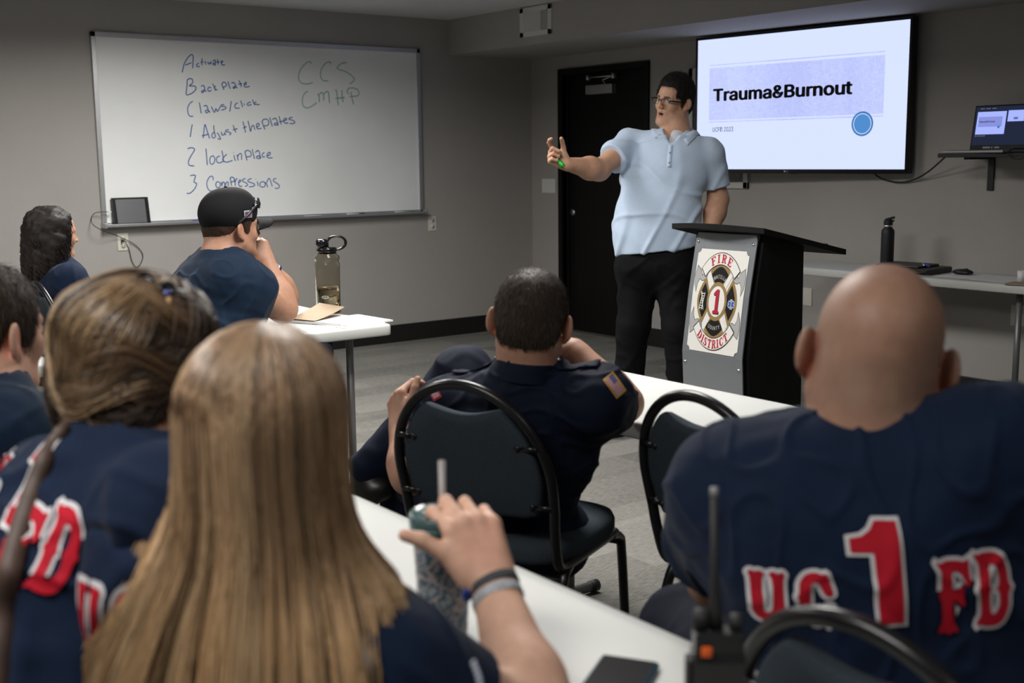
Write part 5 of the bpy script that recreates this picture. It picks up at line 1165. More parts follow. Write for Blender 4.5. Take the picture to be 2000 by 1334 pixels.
marks = [(L(0, 0.092, -0.073), (0.027, 0.018, 0.019), H1, (0.36, 0.13, 0.10), 0.75), (L(0, 0.078, -0.0715), (0.017, 0.012, 0.0065), H1, (0.03, 0.01, 0.01), 1.0), (L(0, 0.075, -0.10), (0.05, 0.04, 0.03), H1, (0.36, 0.20, 0.13), 0.35)]
for d_ in (-1, 1): marks += [(L(d_ * 0.030, 0.090, 0.0195), (0.021, 0.030, 0.0062), H1, (0.03, 0.018, 0.013), 1.0), (L(d_ * 0.081, -0.012, -0.01), (0.014, 0.026, 0.036), H1, (0.50, 0.20, 0.13), 0.5)]
link('body', S.build(0.0036, tint=tinted(SKB, marks), smooth=1), skin, sp, world=True)
eye_w = mat('eye_white', (0.55, 0.50, 0.46), 0.2); iris = mat('iris_brown', (0.02, 0.012, 0.008), 0.1)
for d_ in (-1, 1):
    e_ = MB().ball(L(d_ * 0.0315, 0.0765, 0.0005), (0.0125, 0.0125, 0.0125), 10, H1).build('eye', eye_w, sp, world=True)
    MB().ball(L(d_ * 0.0315 - 0.001, 0.0868, -0.0005), (0.0050, 0.0028, 0.0050), 8, H1).build('iris', iris, e_, world=True)
S = cut_hair(hc, H1, 0.94, 0.012, top=0.016, square=True)
me = S.build(0.004, disp=lambda v, n_: v + n_ * (0.0016 * wave(v, 4, 8, 220) + 0.0016 * wave(v, 8, 6, 70))[:, None]); flat_tint(me, (0.010, 0.008, 0.007))
hr = link('hair', me, hair_dark, sp, world=True)
short_strands('hair_strands', me, 5000, 0.015, 0.0006, [(0.010, 0.008, 0.007), (0.018, 0.014, 0.012), (0.03, 0.025, 0.022)], hair_dark, hr, hc, H1, 3, (0, -0.02, 0.12), 0.5)
# glasses
gl = thing_gl = MB()
for d_ in (-1, 1):
    c_ = (d_ * 0.0325, 0.1085, -0.004); rim = []
    for k in range(33):
        a = 2 * PI * k / 32; x = 0.0255 * abs(math.cos(a)) ** 0.7 * (1 if math.cos(a) > 0 else -1); z = 0.0165 * abs(math.sin(a)) ** 0.7 * (1 if math.sin(a) > 0 else -1)
        rim.append(L(c_[0] + x, c_[1] - abs(c_[0] + x) * 0.12, c_[2] + z))
    gl.tube(rim[:17], 0.0022, 6); gl.tube(rim[16:], 0.0009, 6)
    gl.tube([L(d_ * 0.058, 0.101, 0.004), L(d_ * 0.075, 0.090, 0.005), L(d_ * 0.083, 0.03, 0.004), L(d_ * 0.085, -0.012, 0.001)], [0.0038, 0.0040, 0.0032, 0.0022], 8)
gl.tube([L(-0.010, 0.108, 0.002), L(0, 0.111, 0.005), L(0.010, 0.108, 0.002)], 0.0014, 6)
gl.build('glasses', MATS['gloss_black'], sp, world=True)
# polo shirt
polo = mat('light_blue_knit', (0.43, 0.53, 0.67), 0.85, spec=0.2, sheen=0.2); add_noise(polo, 700, 0.22, 0.35, 900, 0.0006)
S = Solid(); add_torso(S, nb + np.array([0, 0, -0.02]), LS_, RS_, at(1283, 455, D1), rt1, (0.215, 0.205), (0.135, 0.152), 0.004)
S.cap(at(1283, 420, D1 - 0.02), at(1281, 492, D1), 0.150, 0.150, k=0.06, flat=rt1, fs=1.30)
eR = add_sleeve(S, RS_ + (0, 0, 0.0), RE, 0.56, 0.074, 0.077); eL = add_sleeve(S, LS_, LE, 0.72, 0.074, 0.070)
sleeve_end_cut(S, eR, RE - RS_); sleeve_end_cut(S, eL, LE - LS_)
S.cut(at(1283, 489, D1), np.array([0, 0, -1.0]) - rt1 * 0.12)
S.cap(nb + (0, 0, 0.06), nb - (0, 0, 0.012), 0.060, 0.066, k=0.004, op=-1)
f0 = nb + fw1 * 0.10
S.cap(f0 + (0, 0, 0.03), f0 - (0, 0, 0.085) + fw1 * 0.035, 0.056, 0.004, k=0.006, op=-1, flat=fw1, fs=2.2)
def dpolo(v, n_):
    h = v[:, 2]; x = (v - pel) @ rt1; drape = 0.010 * np.exp(-(np.sin(x * 17 + 5.5 * (h - 1.1) + 1.2 * np.sin(h * 7 + x * 6)) / 0.33) ** 2) * np.clip((1.5 - h) / 0.4, 0, 1)
    return v + n_ * (drape + 0.006 * wave(v, 21, 6, 20, (1, 1, .5)) + 0.007 * np.exp(-(wave(v, 22, 3, 18, (.6, .6, 1.4)) / 0.13) ** 2) + 0.002 * wave(v, 24, 6, 60))[:, None]
ps = link('polo_shirt', S.build(0.005, disp=dpolo, smooth=1), polo, sp, world=True)
S = Solid(); S.cap(nb + (0, 0, -0.085) + fw1 * 0.055, nb + (0, 0, -0.030) + fw1 * 0.018, 0.080, 0.071, k=0.01, flat=fw1, fs=1.12)
link('undershirt', S.build(0.004), mat('undershirt_white', (0.55, 0.56, 0.60), 0.85), sp, world=True)
# collar leaves and placket
pbv = bvh_of(ps.data)
def on_shirt(p, lift=0.004):
    h_, n2, _, _ = pbv.ray_cast(Vector(p) + Vector((0, 0, 0.2)), Vector((0, 0, -1)), 0.6)
    return np.array(h_) + np.array(n2) * lift if h_ is not None else np.asarray(p)
col_ = MB()
for sd in (-1, 1):
    rings = []
    for k in range(19):
        fr_ = k / 18; th = sd * (PI - PI * 0.90 * fr_); dx, dy = math.sin(th), math.cos(th); o_ = rt1 * dx + fw1 * dy
        top = nb + o_ * 0.079 + fw1 * (0.004 + 0.022 * fr_ ** 2) + np.array([0, 0, 0.036 - 0.045 * fr_ ** 1.5])
        r2 = 0.114 + 0.022 * fr_ ** 4
        bot = on_shirt(nb + rt1 * (dx * r2 + sd * 0.036 * fr_ ** 4) + fw1 * (dy * r2 + 0.004 + 0.018 * fr_ ** 3), 0.006)
        mid_ = top * 0.6 + bot * 0.4 + o_ * 0.006 + np.array([0, 0, 0.010]); t_ = np.array([0, 0, 0.004])
        rings.append([top, mid_, bot, bot - t_, mid_ - t_ * 1.2 - o_ * 0.002, top - o_ * 0.004])
    col_.loft(rings)
co_ = col_.build('collar', polo, ps, world=True)
plk = MB(); pts_ = []
for k in range(10):
    p_ = nb + fw1 * 0.30 + np.array([0, 0, -0.055 - 0.012 * k]); h_, n2, _, _ = pbv.ray_cast(Vector(p_), Vector(-fw1), 0.6)
    if h_ is not None: pts_.append(np.array(h_) + fw1 * 0.001)
plk.loft([[p - rt1 * .011, p + rt1 * .011, p + rt1 * .011 - fw1 * .004, p - rt1 * .011 - fw1 * .004] for p in pts_]).build('placket', polo, ps, world=True)
for k in (3, 7): MB().ball(pts_[k] + fw1 * 0.002, 0.0045, 6).build('button', mat('button_blue', (0.25, 0.32, 0.42), 0.3), ps, world=True)
# trousers
S = Solid(); hL, hR = at(1315, 520, D1 - .03), at(1250, 520, D1 + .03)
S.cap(hL, hR, 0.125, k=0.04); S.cap(at(1283, 470, D1), at(1283, 510, D1), 0.125, 0.13, k=0.05, flat=rt1, fs=1.35)
kR, aR = at(1236, 640, D1 + .04), at(1224, 822, D1 + .10); kL, aL = at(1327, 640, D1 - .08), at(1335, 826, D1 - .06)
for a_, b_, c_ in ((hR, kR, aR), (hL, kL, aL)): S.cap(a_, b_, 0.108, 0.078, k=0.04); S.cap(b_, c_, 0.078, 0.062, k=0.03)
link('trousers', S.build(0.008, disp=folds(31, 0.006, 24, (1, 1, .6))), mat('black_trousers', (0.003, 0.003, 0.004), 0.85, spec=0.15), sp, world=True)
shoe(sp, aR, fw1 * 1 + rt1 * .35); shoe(sp, aL, fw1 - rt1 * .2)
mk = thing('marker', 'green marker held in the raised hand of the standing speaker', 'marker', tuple(map(float, at(1095, 319, 5.52))))
MB().tube([at(1084, 306, 5.56), at(1097, 321, 5.50)], 0.0085, 14).build('barrel', MATS['marker_green'], mk, world=True)
MB().tube([at(1092, 315, 5.523), at(1099.5, 324, 5.49)], 0.0105, 14).tube([at(1099.5, 324, 5.49), at(1101, 325.5, 5.485)], 0.004, 8).build('cap', mat('bright_green', (0.01, 0.33, 0.035), 0.3), mk, world=True)

# ------------------------------------------------------------------ person in the black cap
pc = person('person in a black cap and navy t-shirt with hands clasped at the mouth', at(400, 800, 4.35))
hc = at(452, 444, 4.5); HR = az(84, 2, 2); A = az(74); rt = A[0]
nb = at(432, 503, 4.47); RS_, LS_ = at(447, 556, 4.35), at(440, 532, 4.66); pel = at(385, 700, 4.36)
RE, RW = at(553, 603, 4.60), at(522, 514, 4.66); LE, LW = at(556, 580, 4.84), at(520, 512, 4.76)
S = Solid(); L = head(S, hc, HR, 1.04, neck=nb, nr=0.070, jaw=1.15)
add_torso(S, nb, LS_, RS_, pel, rt, (0.16, 0.15), (0.11, 0.12), -0.015)
arm(S, RS_, RE, RW, (0.066, 0.055, 0.031)); arm(S, LS_, LE, LW, (0.064, 0.054, 0.031))
hand(S, RW, V(-.42, .9, .0), V(.55, .1, .8), V(-.8, -.1, .3), [(45, 60, 35), (50, 62, 35), (52, 62, 35), (55, 60, 35)], thumb=((.25, .75, -.2), (.3, .9, -.1)), s=1.02)
hand(S, LW, V(-.30, .92, -.1), V(.8, .2, -.5), V(-.8, .1, -.3), [(50, 45, 30), (52, 48, 30), (55, 48, 30), (58, 48, 30)], thumb=((.3, .7, -.2), (.5, .8, -.1)), s=1.0)
mk_ = [(L(d_ * 0.083, -0.012, -0.01), (0.016, 0.028, 0.038), HR, (0.52, 0.20, 0.13), 0.5) for d_ in (-1, 1)]
link('body', S.build(0.0036, tint=tinted((0.35, 0.185, 0.12), mk_), smooth=1), skin, pc, world=True)
S = cut_hair(hc, HR, 1.04, 0.006, nape=-0.072); me = S.build(0.004, disp=lambda v, n_: v + n_ * (0.001 * wave(v, 4, 8, 220))[:, None]); flat_tint(me, (0.035, 0.018, 0.010))
hr = link('hair', me, hair_dark, pc, world=True); short_strands('hair_strands', me, 2200, 0.008, 0.0005, [(0.05, 0.026, 0.014), (0.03, 0.016, 0.010), (0.07, 0.038, 0.02)], hair_dark, hr, hc, HR, 5)
def tee(root, nb, ls, rs, pel, rt, we=(0.19, 0.18), de=(0.125, 0.13), sl=None, h=0.006, seed=1, mt=navy, neck_r=0.066, amp=0.007, extra=None, name='t_shirt', neck_off=(0, 0, 0)):
    S = Solid(); add_torso(S, nb, ls, rs, pel, rt, we, de, 0.004)
    for s_, e_, t_, r0, r1 in (sl or []): q = add_sleeve(S, s_, e_, t_, r0, r1, 0.06); sleeve_end_cut(S, q, np.asarray(e_) - s_)
    if extra: extra(S)
    S.cap(np.asarray(nb) + (0, 0, 0.07), np.asarray(nb) - (0, 0, 0.0) + np.asarray(neck_off), neck_r, neck_r, k=0.006, op=-1)
    me = S.build(h, disp=folds(seed, amp, 24), smooth=1); o = link(name, me, mt, root, world=True); return o, me
o, me = tee(pc, nb, LS_, RS_, pel, rt, (0.205, 0.20), (0.15, 0.165), [(RS_, RE, 0.52, 0.085, 0.082), (LS_, LE, 0.5, 0.08, 0.078)], seed=41, neck_r=0.070, mt=mat('teal_navy_jersey', (0.0025, 0.0120, 0.030), 0.8, spec=0.2, sheen=0.04))
seated_legs(pc, pel + (0, 0, -0.0), 80)
MB().tube([at(393.5, 464, 4.36), at(388, 476, 4.30)], 0.004, 6).build('reflective_piping', mat('piping_grey', (0.35, 0.37, 0.38), 0.5), o, world=True) if False else None
wt = MB(); d_ = _n(LE - LW); a_ = _n(np.cross(d_, [0, 0, 1])); b_ = np.cross(d_, a_); cwt = LW + d_ * 0.045
wt.tube([cwt + 0.038 * (math.cos(t) * a_ + math.sin(t) * b_) for t in np.linspace(0, 2 * PI, 25)], 0.008, 8).build('watch', mat('blue_watch', (0.01, 0.02, 0.07), 0.4), pc, world=True)
# cap with sunglasses pushed on the brim
cp = thing('baseball_cap', 'black baseball cap with a small flag patch and curved brim', 'cap', tuple(map(float, hc + HR[2] * 0.05)))
capm = mat('cap_black', (0.008, 0.008, 0.009), 0.85, spec=0.2); add_noise(capm, 500, 0.15, 0.3, 800, 0.0005)
S = Solid(); S.ell(L(0, -0.016, 0.052), (0.091, 0.112, 0.098), HR); S.ell(L(0, 0.03, 0.07), (0.078, 0.065, 0.07), HR, k=0.03); S.cut(L(0, -0.02, 0.010), -(HR[2] * 1.0 + HR[1] * -0.10))
capme = S.build(0.004, smooth=1); crown = link('crown', capme, capm, cp, world=True)
MB().ball(L(0, -0.014, 0.1475), (0.007, 0.007, 0.004), 8).build('button', capm, cp, world=True)
rings = []
for k in range(15):
    u_ = k / 14 * 2 - 1; x = u_ * 0.078; rr = []
    for t in np.linspace(0, 1, 8):
        y = 0.072 + 0.018 * (1 - u_ * u_) + t * 0.078 * math.sqrt(max(0, 1 - (abs(u_) ** 2.6))) ; z = 0.030 - 0.026 * u_ * u_ - 0.012 * t
        rr.append((x * (1 - 0.12 * t), y, z))
    top_ = [L(*q) for q in rr]; bot_ = [L(q[0], q[1], q[2] - 0.005) for q in rr[::-1]]; rings.append(top_ + bot_)
MB().loft(rings).build('brim', capm, cp, world=True)
flag_patch(crown, capme, L(0.10, 0.022, 0.052), HR[1], HR[2], -HR[0], 0.030, 0.021, mat('patch_edge', (0.5, 0.45, 0.45), 0.8))
sg_ = thing('sunglasses', 'dark wraparound sunglasses pushed up on the black cap', 'sunglasses', tuple(map(float, L(0, 0.1, 0.07))))
g_ = MB()
for d_ in (-1, 1):
    lens = []
    for t in np.linspace(0, 1, 9):
        a = math.radians(6 + 58 * t); r_ = 0.100; x = d_ * r_ * math.sin(a) * 0.92; y = 0.108 * math.cos(a) + 0.0
        hh = 0.021 * (1 - 0.5 * t); lens.append([L(x, y + 0.002, 0.082 + hh), L(x * 1.03, y + 0.006, 0.082), L(x, y + 0.003, 0.082 - hh), L(x * .97, y, 0.082)])
    g_.loft(lens)
g_.build('lenses', MATS['gloss_black'], sg_, world=True)
for d_ in (-1, 1): MB().tube([L(d_ * 0.083, 0.060, 0.082), L(d_ * 0.096, 0.02, 0.055), L(d_ * 0.099, -0.01, 0.035), L(d_ * 0.094, -0.03, 0.018)], [0.0055, 0.005, 0.004, 0.003], 8).build('temple', mat('temple_grey', (0.02, 0.02, 0.025), 0.3), sg_, world=True)
MB().tube([L(-0.012, 0.109, 0.088), L(0.012, 0.109, 0.088)], 0.003, 6).build('bridge', MATS['gloss_black'], sg_, world=True)

# ------------------------------------------------------------------ person in uniform shirt leaning back
pu = person('person in dark blue uniform shirt leaning back with one knee raised', at(980, 1000, 2.8))
hc = at(1037, 627, 2.76); HU = az(46, -2, 6); AU = az(52, 0, 6); rt = AU[0]
nb = at(1030, 712, 2.76); RS_, LS_ = at(1165, 785, 2.72), at(880, 800, 2.90); pel = at(985, 1010, 2.98)
RE, RW = at(1219, 788, 2.90), at(1122, 684, 2.97); LE, LW = at(800, 930, 2.95), at(782, 838, 3.05)
S = Solid(); L = head(S, hc, HU, 1.0, neck=nb, nr=0.062, jaw=1.05)
add_torso(S, nb, LS_, RS_, pel, rt, (0.15, 0.14), (0.09, 0.10), -0.015)
arm(S, RS_, RE, RW, (0.050, 0.045, 0.030)); arm(S, LS_, LE, LW, (0.050, 0.045, 0.030))
hand(S, RW, V(-.75, .35, -.4), V(.2, .9, .3), V(-.1, .3, .95), [(60, 60, 30), (65, 65, 35), (70, 65, 35), (70, 60, 35)], s=1.0)
hand(S, LW, V(-.15, .95, -.35), V(-.85, .05, .6), V(.5, .35, .8), [(50, 45, 25), (55, 50, 25), (55, 50, 30), (55, 50, 30)], thumb=((.75, .5, -.1), (.85, .2, -.3)), s=1.02)
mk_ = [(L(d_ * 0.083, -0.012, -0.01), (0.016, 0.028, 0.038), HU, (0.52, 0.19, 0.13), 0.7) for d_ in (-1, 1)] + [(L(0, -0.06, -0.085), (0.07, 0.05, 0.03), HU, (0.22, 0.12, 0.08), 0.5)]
link('body', S.build(0.0036, tint=tinted((0.37, 0.20, 0.137), mk_), smooth=1), skin, pu, world=True)
S = cut_hair(hc, HU, 1.0, 0.0075, nape=-0.060); me = S.build(0.004, disp=lambda v, n_: v + n_ * (0.0012 * wave(v, 4, 8, 200))[:, None]); flat_tint(me, (0.030, 0.021, 0.015))
hr = link('hair', me, hair_dark, pu, world=True)
short_strands('hair_strands', me, 7000, 0.013, 0.00045, [(0.05, 0.035, 0.024), (0.03, 0.021, 0.015), (0.08, 0.06, 0.042), (0.04, 0.03, 0.022)], hair_dark, hr, hc, HU, 6, (0.005, -0.055, 0.11))
o, me = tee(pu, nb, LS_, RS_, pel, rt, (0.185, 0.175), (0.115, 0.12), [(RS_, RE, 0.60, 0.066, 0.062), (LS_, LE, 0.7, 0.070, 0.064)], seed=51, neck_r=0.060, mt=uniform_m, h=0.005, name='uniform_shirt', amp=0.008)
cr_ = MB(); N = 40
def cring(z, r, dz=0.0): return [nb + rt * math.cos(t) * r + AU[1] * (math.sin(t) * r * 1.02) + AU[2] * (z - 0.022 * max(0, math.sin(t)) ** 2 * (1 if z > 0 else 0.2)) for t in np.linspace(0, 2 * PI, N + 1)[:-1]]
cr_.loft([cring(-0.030, 0.0790), cring(-0.012, 0.0760), cring(0.012, 0.0720), cring(0.016, 0.0700), cring(0.012, 0.0675), cring(-0.03, 0.0675)], caps=False).build('collar', uniform_m, o, world=True)
for s_, nm in ((RS_, 1), (LS_, 0)):       # shoulder straps
    bvh = bvh_of(me); mid_ = (LS_ + RS_) / 2; p0 = mixp(nb, s_, 0.42) ; p1 = mixp(nb, s_, 0.98); u_ = _n(p1 - p0); w_ = _n(np.cross(u_, AU[2]))
    N = 10; vs = [((i / N) * np.linalg.norm(p1 - p0), (j / 4 - 0.5) * 0.042 * (1 - 0.25 * i / N)) for i in range(N + 1) for j in range(5)]
    fs = [(i * 5 + j, i * 5 + 5 + j, i * 5 + 6 + j, i * 5 + 1 + j) for i in range(N) for j in range(4)]
    v2, f2 = wrap((vs, fs), bvh, p0, u_, w_, -AU[2], 0.0035); ep = MB().add(v2, f2).build('shoulder_strap', uniform_m, o, world=True)
    md = ep.modifiers.new('thickness', 'SOLIDIFY'); md.thickness = 0.003
    hit = v2[2]; MB().ball(np.array(hit) + AU[2] * 0.002, 0.0055, 6).build('strap_button', chrome, o, world=True)
bvh = bvh_of(me)
def seen(px, py, tree, miss=2.7):
    dr = _n(at(px, py, 1) - EYE); h_, nn, _, ds = tree.ray_cast(Vector(EYE), Vector(dr), 8)
    return (np.array(h_), np.array(nn)) if h_ is not None else (at(px, py, miss), -FWD)
ph_, pn_ = seen(1201, 752, bvh)
flag_patch(o, me, ph_, _n(V(.58, -.81, 0)), _n(V(.81, .58, 0)), FWD, 0.046, 0.024, mat('patch_gold', (0.45, 0.26, 0.03), 0.7))
outl = _n(LS_ - RS_); nl = _n(outl * 0.4 + V(-.1, .5, .5)); dl = _n(LE - LS_); wl = _n(-dl - nl * ((-dl) @ nl))
ph_, pn_ = seen(848, 766, bvh)
flag_patch(o, me, ph_, _n(V(.8, .5, 0)), _n(V(-.5, .8, 0)), FWD, 0.016, 0.030, mat('patch_red_edge', (0.30, 0.02, 0.03), 0.8), 'district_patch')
kR, aR = at(908, 730, 3.18), at(722, 912, 3.22); kL, aL = at(800, 905, 3.26), at(775, 1085, 3.34)
S = Solid(); hR, hL = pel + rt * 0.10 + (0, 0, -.03), pel - rt * 0.10 + (0, 0, -.03)
S.cap(hR, hL, 0.12, k=0.04); S.cap(hR, kR, 0.095, 0.070, k=0.03); S.cap(kR, aR, 0.070, 0.052, k=0.03); S.cap(hL, kL, 0.095, 0.070, k=0.02); S.cap(kL, aL, 0.070, 0.055, k=0.03)
link('trousers', S.build(0.007, disp=folds(61, 0.006, 28), smooth=1), uniform_m, pu, world=True)
shoe(pu, aR + V(-.3, -.75, 0) * 0.03, V(-.6, -.6, -.5), toe=V(-.75, -.35, -.55)); shoe(pu, at(770, 1130, 3.36), AU[1])

# ------------------------------------------------------------------ bald person in printed shirt
pb = person('bald person seen from behind in a navy shirt with large red UC1FD print', at(1700, 1200, 1.55))
hc = at(1711, 694, 1.60); HB = az(50, -3, 8); AB = az(57, 0, -3); rt = AB[0]
nb = at(1685, 875, 1.62); RS_, LS_ = at(1940, 893, 1.50), at(1432, 955, 1.68); pel = at(1755, 1420, 1.60)
LE, LW = at(1405, 1130, 1.86), at(1560, 1080, 2.02); RE, RW = at(2060, 1060, 1.62), at(1930, 1010, 1.86)
S = Solid(); L = head(S, hc, HB, 1.045, neck=nb, nr=0.070, jaw=1.12)
S.cap(L(0, -0.050, -0.075), nb - AB[1] * 0.012, 0.056, 0.066, k=0.03)
add_torso(S, nb, LS_, RS_, pel, rt, (0.17, 0.16), (0.10, 0.11), -0.015)
arm(S, RS_, RE, RW, (0.055, 0.048, 0.031)); arm(S, LS_, LE, LW, (0.055, 0.048, 0.031))
hand(S, LW, V(.8, .1, -.6), V(0, 1, 0), V(-.5, 0, -.8), [(25, 30, 15)] * 4); hand(S, RW, V(-.8, .1, -.6), V(0, 1, 0), V(.5, 0, -.8), [(25, 30, 15)] * 4)
mk_ = [(L(d_ * 0.083, -0.014, -0.010), (0.018, 0.030, 0.040), HB, (0.44, 0.13, 0.08), 0.7) for d_ in (-1, 1)]
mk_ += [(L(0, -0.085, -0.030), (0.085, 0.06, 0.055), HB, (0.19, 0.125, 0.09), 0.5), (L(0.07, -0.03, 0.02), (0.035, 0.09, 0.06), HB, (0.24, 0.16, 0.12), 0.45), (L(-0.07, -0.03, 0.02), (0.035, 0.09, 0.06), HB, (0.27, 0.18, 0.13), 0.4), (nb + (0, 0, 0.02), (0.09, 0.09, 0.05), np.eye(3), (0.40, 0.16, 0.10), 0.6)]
bald_skin = skin_mat('scalp_skin', 0.50)
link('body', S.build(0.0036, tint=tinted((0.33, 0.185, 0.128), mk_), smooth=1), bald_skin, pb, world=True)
o, me = tee(pb, nb, LS_, RS_, pel, rt, (0.225, 0.215), (0.130, 0.145), [(RS_, RE, 0.70, 0.085, 0.080), (LS_, LE, 0.66, 0.085, 0.085)], seed=71, neck_r=0.074, h=0.005, amp=0.008)
N = 44
def nring(r, dz): return [nb + rt * math.cos(t) * r + AB[1] * (math.sin(t) * r) + np.array([0, 0, dz - 0.020 * max(0, math.sin(t))]) for t in np.linspace(0, 2 * PI, N + 1)[:-1]]
MB().loft([nring(0.098, -0.022), nring(0.094, -0.004), nring(0.086, 0.010), nring(0.080, 0.010), nring(0.078, -0.022)], caps=False).build('neck_rib', navy, o, world=True)
pu_, pw_ = _n(V(1, .06, -.0)), _n(V(-.09, 1, 0)); pn = np.cross(pw_, pu_); pn = pn if pn @ FWD > 0 else -pn
o0 = at(1722, 1130, 1.42); M_ = 1.42 / FPX
shirt_print(o, me, o0, pu_, pw_, pn, [('1', -42 * M_, -98 * M_, 205 * M_, 0.72), ('U', -230 * M_, -112 * M_, 112 * M_, 0.76), ('C', -145 * M_, -110 * M_, 112 * M_, 0.76), ('F', 108 * M_, -122 * M_, 148 * M_, 0.66), ('D', 184 * M_, -112 * M_, 150 * M_, 0.62)], edge=0.0042)
kL_ = at(1345, 1232, 2.12); kR_ = at(1800, 1250, 2.10)
seated_legs(pb, pel + np.array([0, 0, -0.0]), 57, [kL_, kR_], [np.array([kL_[0] + .02, kL_[1] + 0.02, 0.1]), np.array([kR_[0], kR_[1], 0.1])], thick=(0.10, 0.078, 0.055))

# ------------------------------------------------------------------ person at the left edge
pl_ = person('short haired person in a navy t-shirt cut by the left edge of the photo', at(-20, 1100, 2.15))
hc = at(-22, 648, 2.2); HL = az(66, -2, 1); AL = az(60); rt = AL[0]
nb = at(-30, 768, 2.16); RS_, LS_ = at(28, 850, 2.02), at(-150, 820, 2.28); pel = at(-40, 1150, 2.12); RE, RW = at(90, 1000, 2.15), at(88, 830, 2.34); LE, LW = at(-150, 1000, 2.4), at(20, 860, 2.45)
S = Solid(); L = head(S, hc, HL, 1.03, neck=nb, nr=0.064, jaw=1.08)
add_torso(S, nb, LS_, RS_, pel, rt, (0.15, 0.14), (0.09, 0.10), -0.012); arm(S, RS_, RE, RW, (0.052, 0.046, 0.030)); arm(S, LS_, LE, LW)
hand(S, RW, V(-.85, .25, .3), V(.2, .95, .3), V(-.1, .3, -.9), [(40, 45, 25)] * 4, s=1.0); hand(S, LW, V(.9, .2, 0), V(0, .9, .3), V(0, -.3, .9), [(40, 45, 25)] * 4, s=1.0)
mk_ = [(L(d_ * 0.083, -0.014, -0.010), (0.018, 0.030, 0.040), HL, (0.50, 0.18, 0.12), 0.7) for d_ in (-1, 1)]
link('body', S.build(0.0036, tint=tinted((0.42, 0.235, 0.165), mk_), smooth=1), skin, pl_, world=True)
S = cut_hair(hc, HL, 1.03, 0.010, nape=-0.075); me = S.build(0.0045, disp=lambda v, n_: v + n_ * (0.0015 * wave(v, 4, 8, 160))[:, None]); flat_tint(me, (0.022, 0.014, 0.009))
hr = link('hair', me, hair_dark, pl_, world=True); short_strands('hair_strands', me, 3500, 0.016, 0.0006, [(0.035, 0.022, 0.014), (0.022, 0.014, 0.009), (0.05, 0.034, 0.022)], hair_dark, hr, hc, HL, 7, (0, 0, 0.12))
o, me = tee(pl_, nb, LS_, RS_, pel, rt, (0.19, 0.18), (0.12, 0.13), [(RS_, RE, 0.6, 0.074, 0.07), (LS_, LE, 0.6, 0.072, 0.07)], seed=81, neck_r=0.064, mt=MATS['teal_navy_jersey'])
seated_legs(pl_, pel, 70)

# ------------------------------------------------------------------ curly haired person in the far corner
pq = person('person with dark curly shoulder length hair in a navy t-shirt, far corner', at(110, 800, 5.6))
hc = at(108, 457, 5.25); HQ = az(80, -3, 0); AQ = az(80); rt = AQ[0]
nb = at(108, 518, 5.25); RS_, LS_ = at(134, 552, 5.12), at(112, 548, 5.40); pel = at(112, 700, 5.20); RE, RW = at(168, 652, 5.1), at(222, 642, 5.25); LE, LW = at(165, 652, 5.45), at(222, 642, 5.4)
S = Solid(); L = head(S, hc, HQ, 0.92, neck=nb, nr=0.050, jaw=0.95)
add_torso(S, nb, LS_, RS_, pel, rt, (0.14, 0.13), (0.085, 0.095), -0.012); arm(S, RS_, RE, RW, (0.044, 0.038, 0.025)); arm(S, LS_, LE, LW, (0.044, 0.038, 0.025))
hand(S, RW, V(1, 0, .2), V(0, 1, 0), V(0, 0, -1), [(30, 35, 20)] * 4, s=.92); hand(S, LW, V(1, 0, .2), V(0, 1, 0), V(0, 0, 1), [(30, 35, 20)] * 4, s=.92)
link('body', S.build(0.0045, tint=tinted((0.36, 0.195, 0.125)), smooth=1), skin, pq, world=True)
S = Solid(); S.ell(L(0, -0.03, 0.036), (0.094, 0.112, 0.094), HQ); S.ell(L(0, -0.06, -0.04), (0.108, 0.088, 0.10), HQ, k=0.04); S.ell(L(0, -0.075, -0.13), (0.10, 0.075, 0.08), HQ, k=0.04)
S.ell(L(0, 0.105, -0.05), (0.12, 0.095, 0.135), HQ, k=0.02, op=-1)
me = S.build(0.006, disp=lambda v, n_: v + n_ * (0.010 * wave(v, 14, 8, 60) + 0.006 * wave(v, 18, 8, 130))[:, None]); flat_tint(me, (0.010, 0.007, 0.006))
hr = link('hair', me, hair_dark, pq, world=True)
co = np.array([q.co[:] for q in me.vertices]); no = np.array([q.normal[:] for q in me.vertices]); rg = np.random.default_rng(5)
def curl(i):
    j = rg.integers(len(co)); p = co[j] - no[j] * 0.012; n_ = no[j]; ln = rg.uniform(0.05, 0.13); k_ = 14; ph = rg.uniform(0, 6.28); a = _n(np.cross(n_, [0.1, 0.2, 1])); r_ = rg.uniform(0.004, 0.009)
    if (p - hc) @ HQ[1] > 0.035 and (p - hc)[2] < 0.06: return None
    return [p + n_ * (0.009 + 0.6 * r_ * math.sin(ph + t * 0.9)) + a * r_ * math.cos(ph + t * 0.9) - np.array([0, 0, 1]) * ln * t / k_ for t in range(k_)]
strands('hair_strands', None, curl, 2600, 14, 0.0017, lambda i, P: [(0.012, 0.008, 0.007), (0.03, 0.02, 0.016), (0.018, 0.012, 0.01)][i % 3], hair_dark, hr)
o, me = tee(pq, nb, LS_, RS_, pel, rt, (0.165, 0.155), (0.11, 0.115), [(RS_, RE, 0.5, 0.064, 0.062), (LS_, LE, 0.5, 0.062, 0.06)], seed=91, neck_r=0.054, h=0.007)
seated_legs(pq, pel, 80, h=0.014)

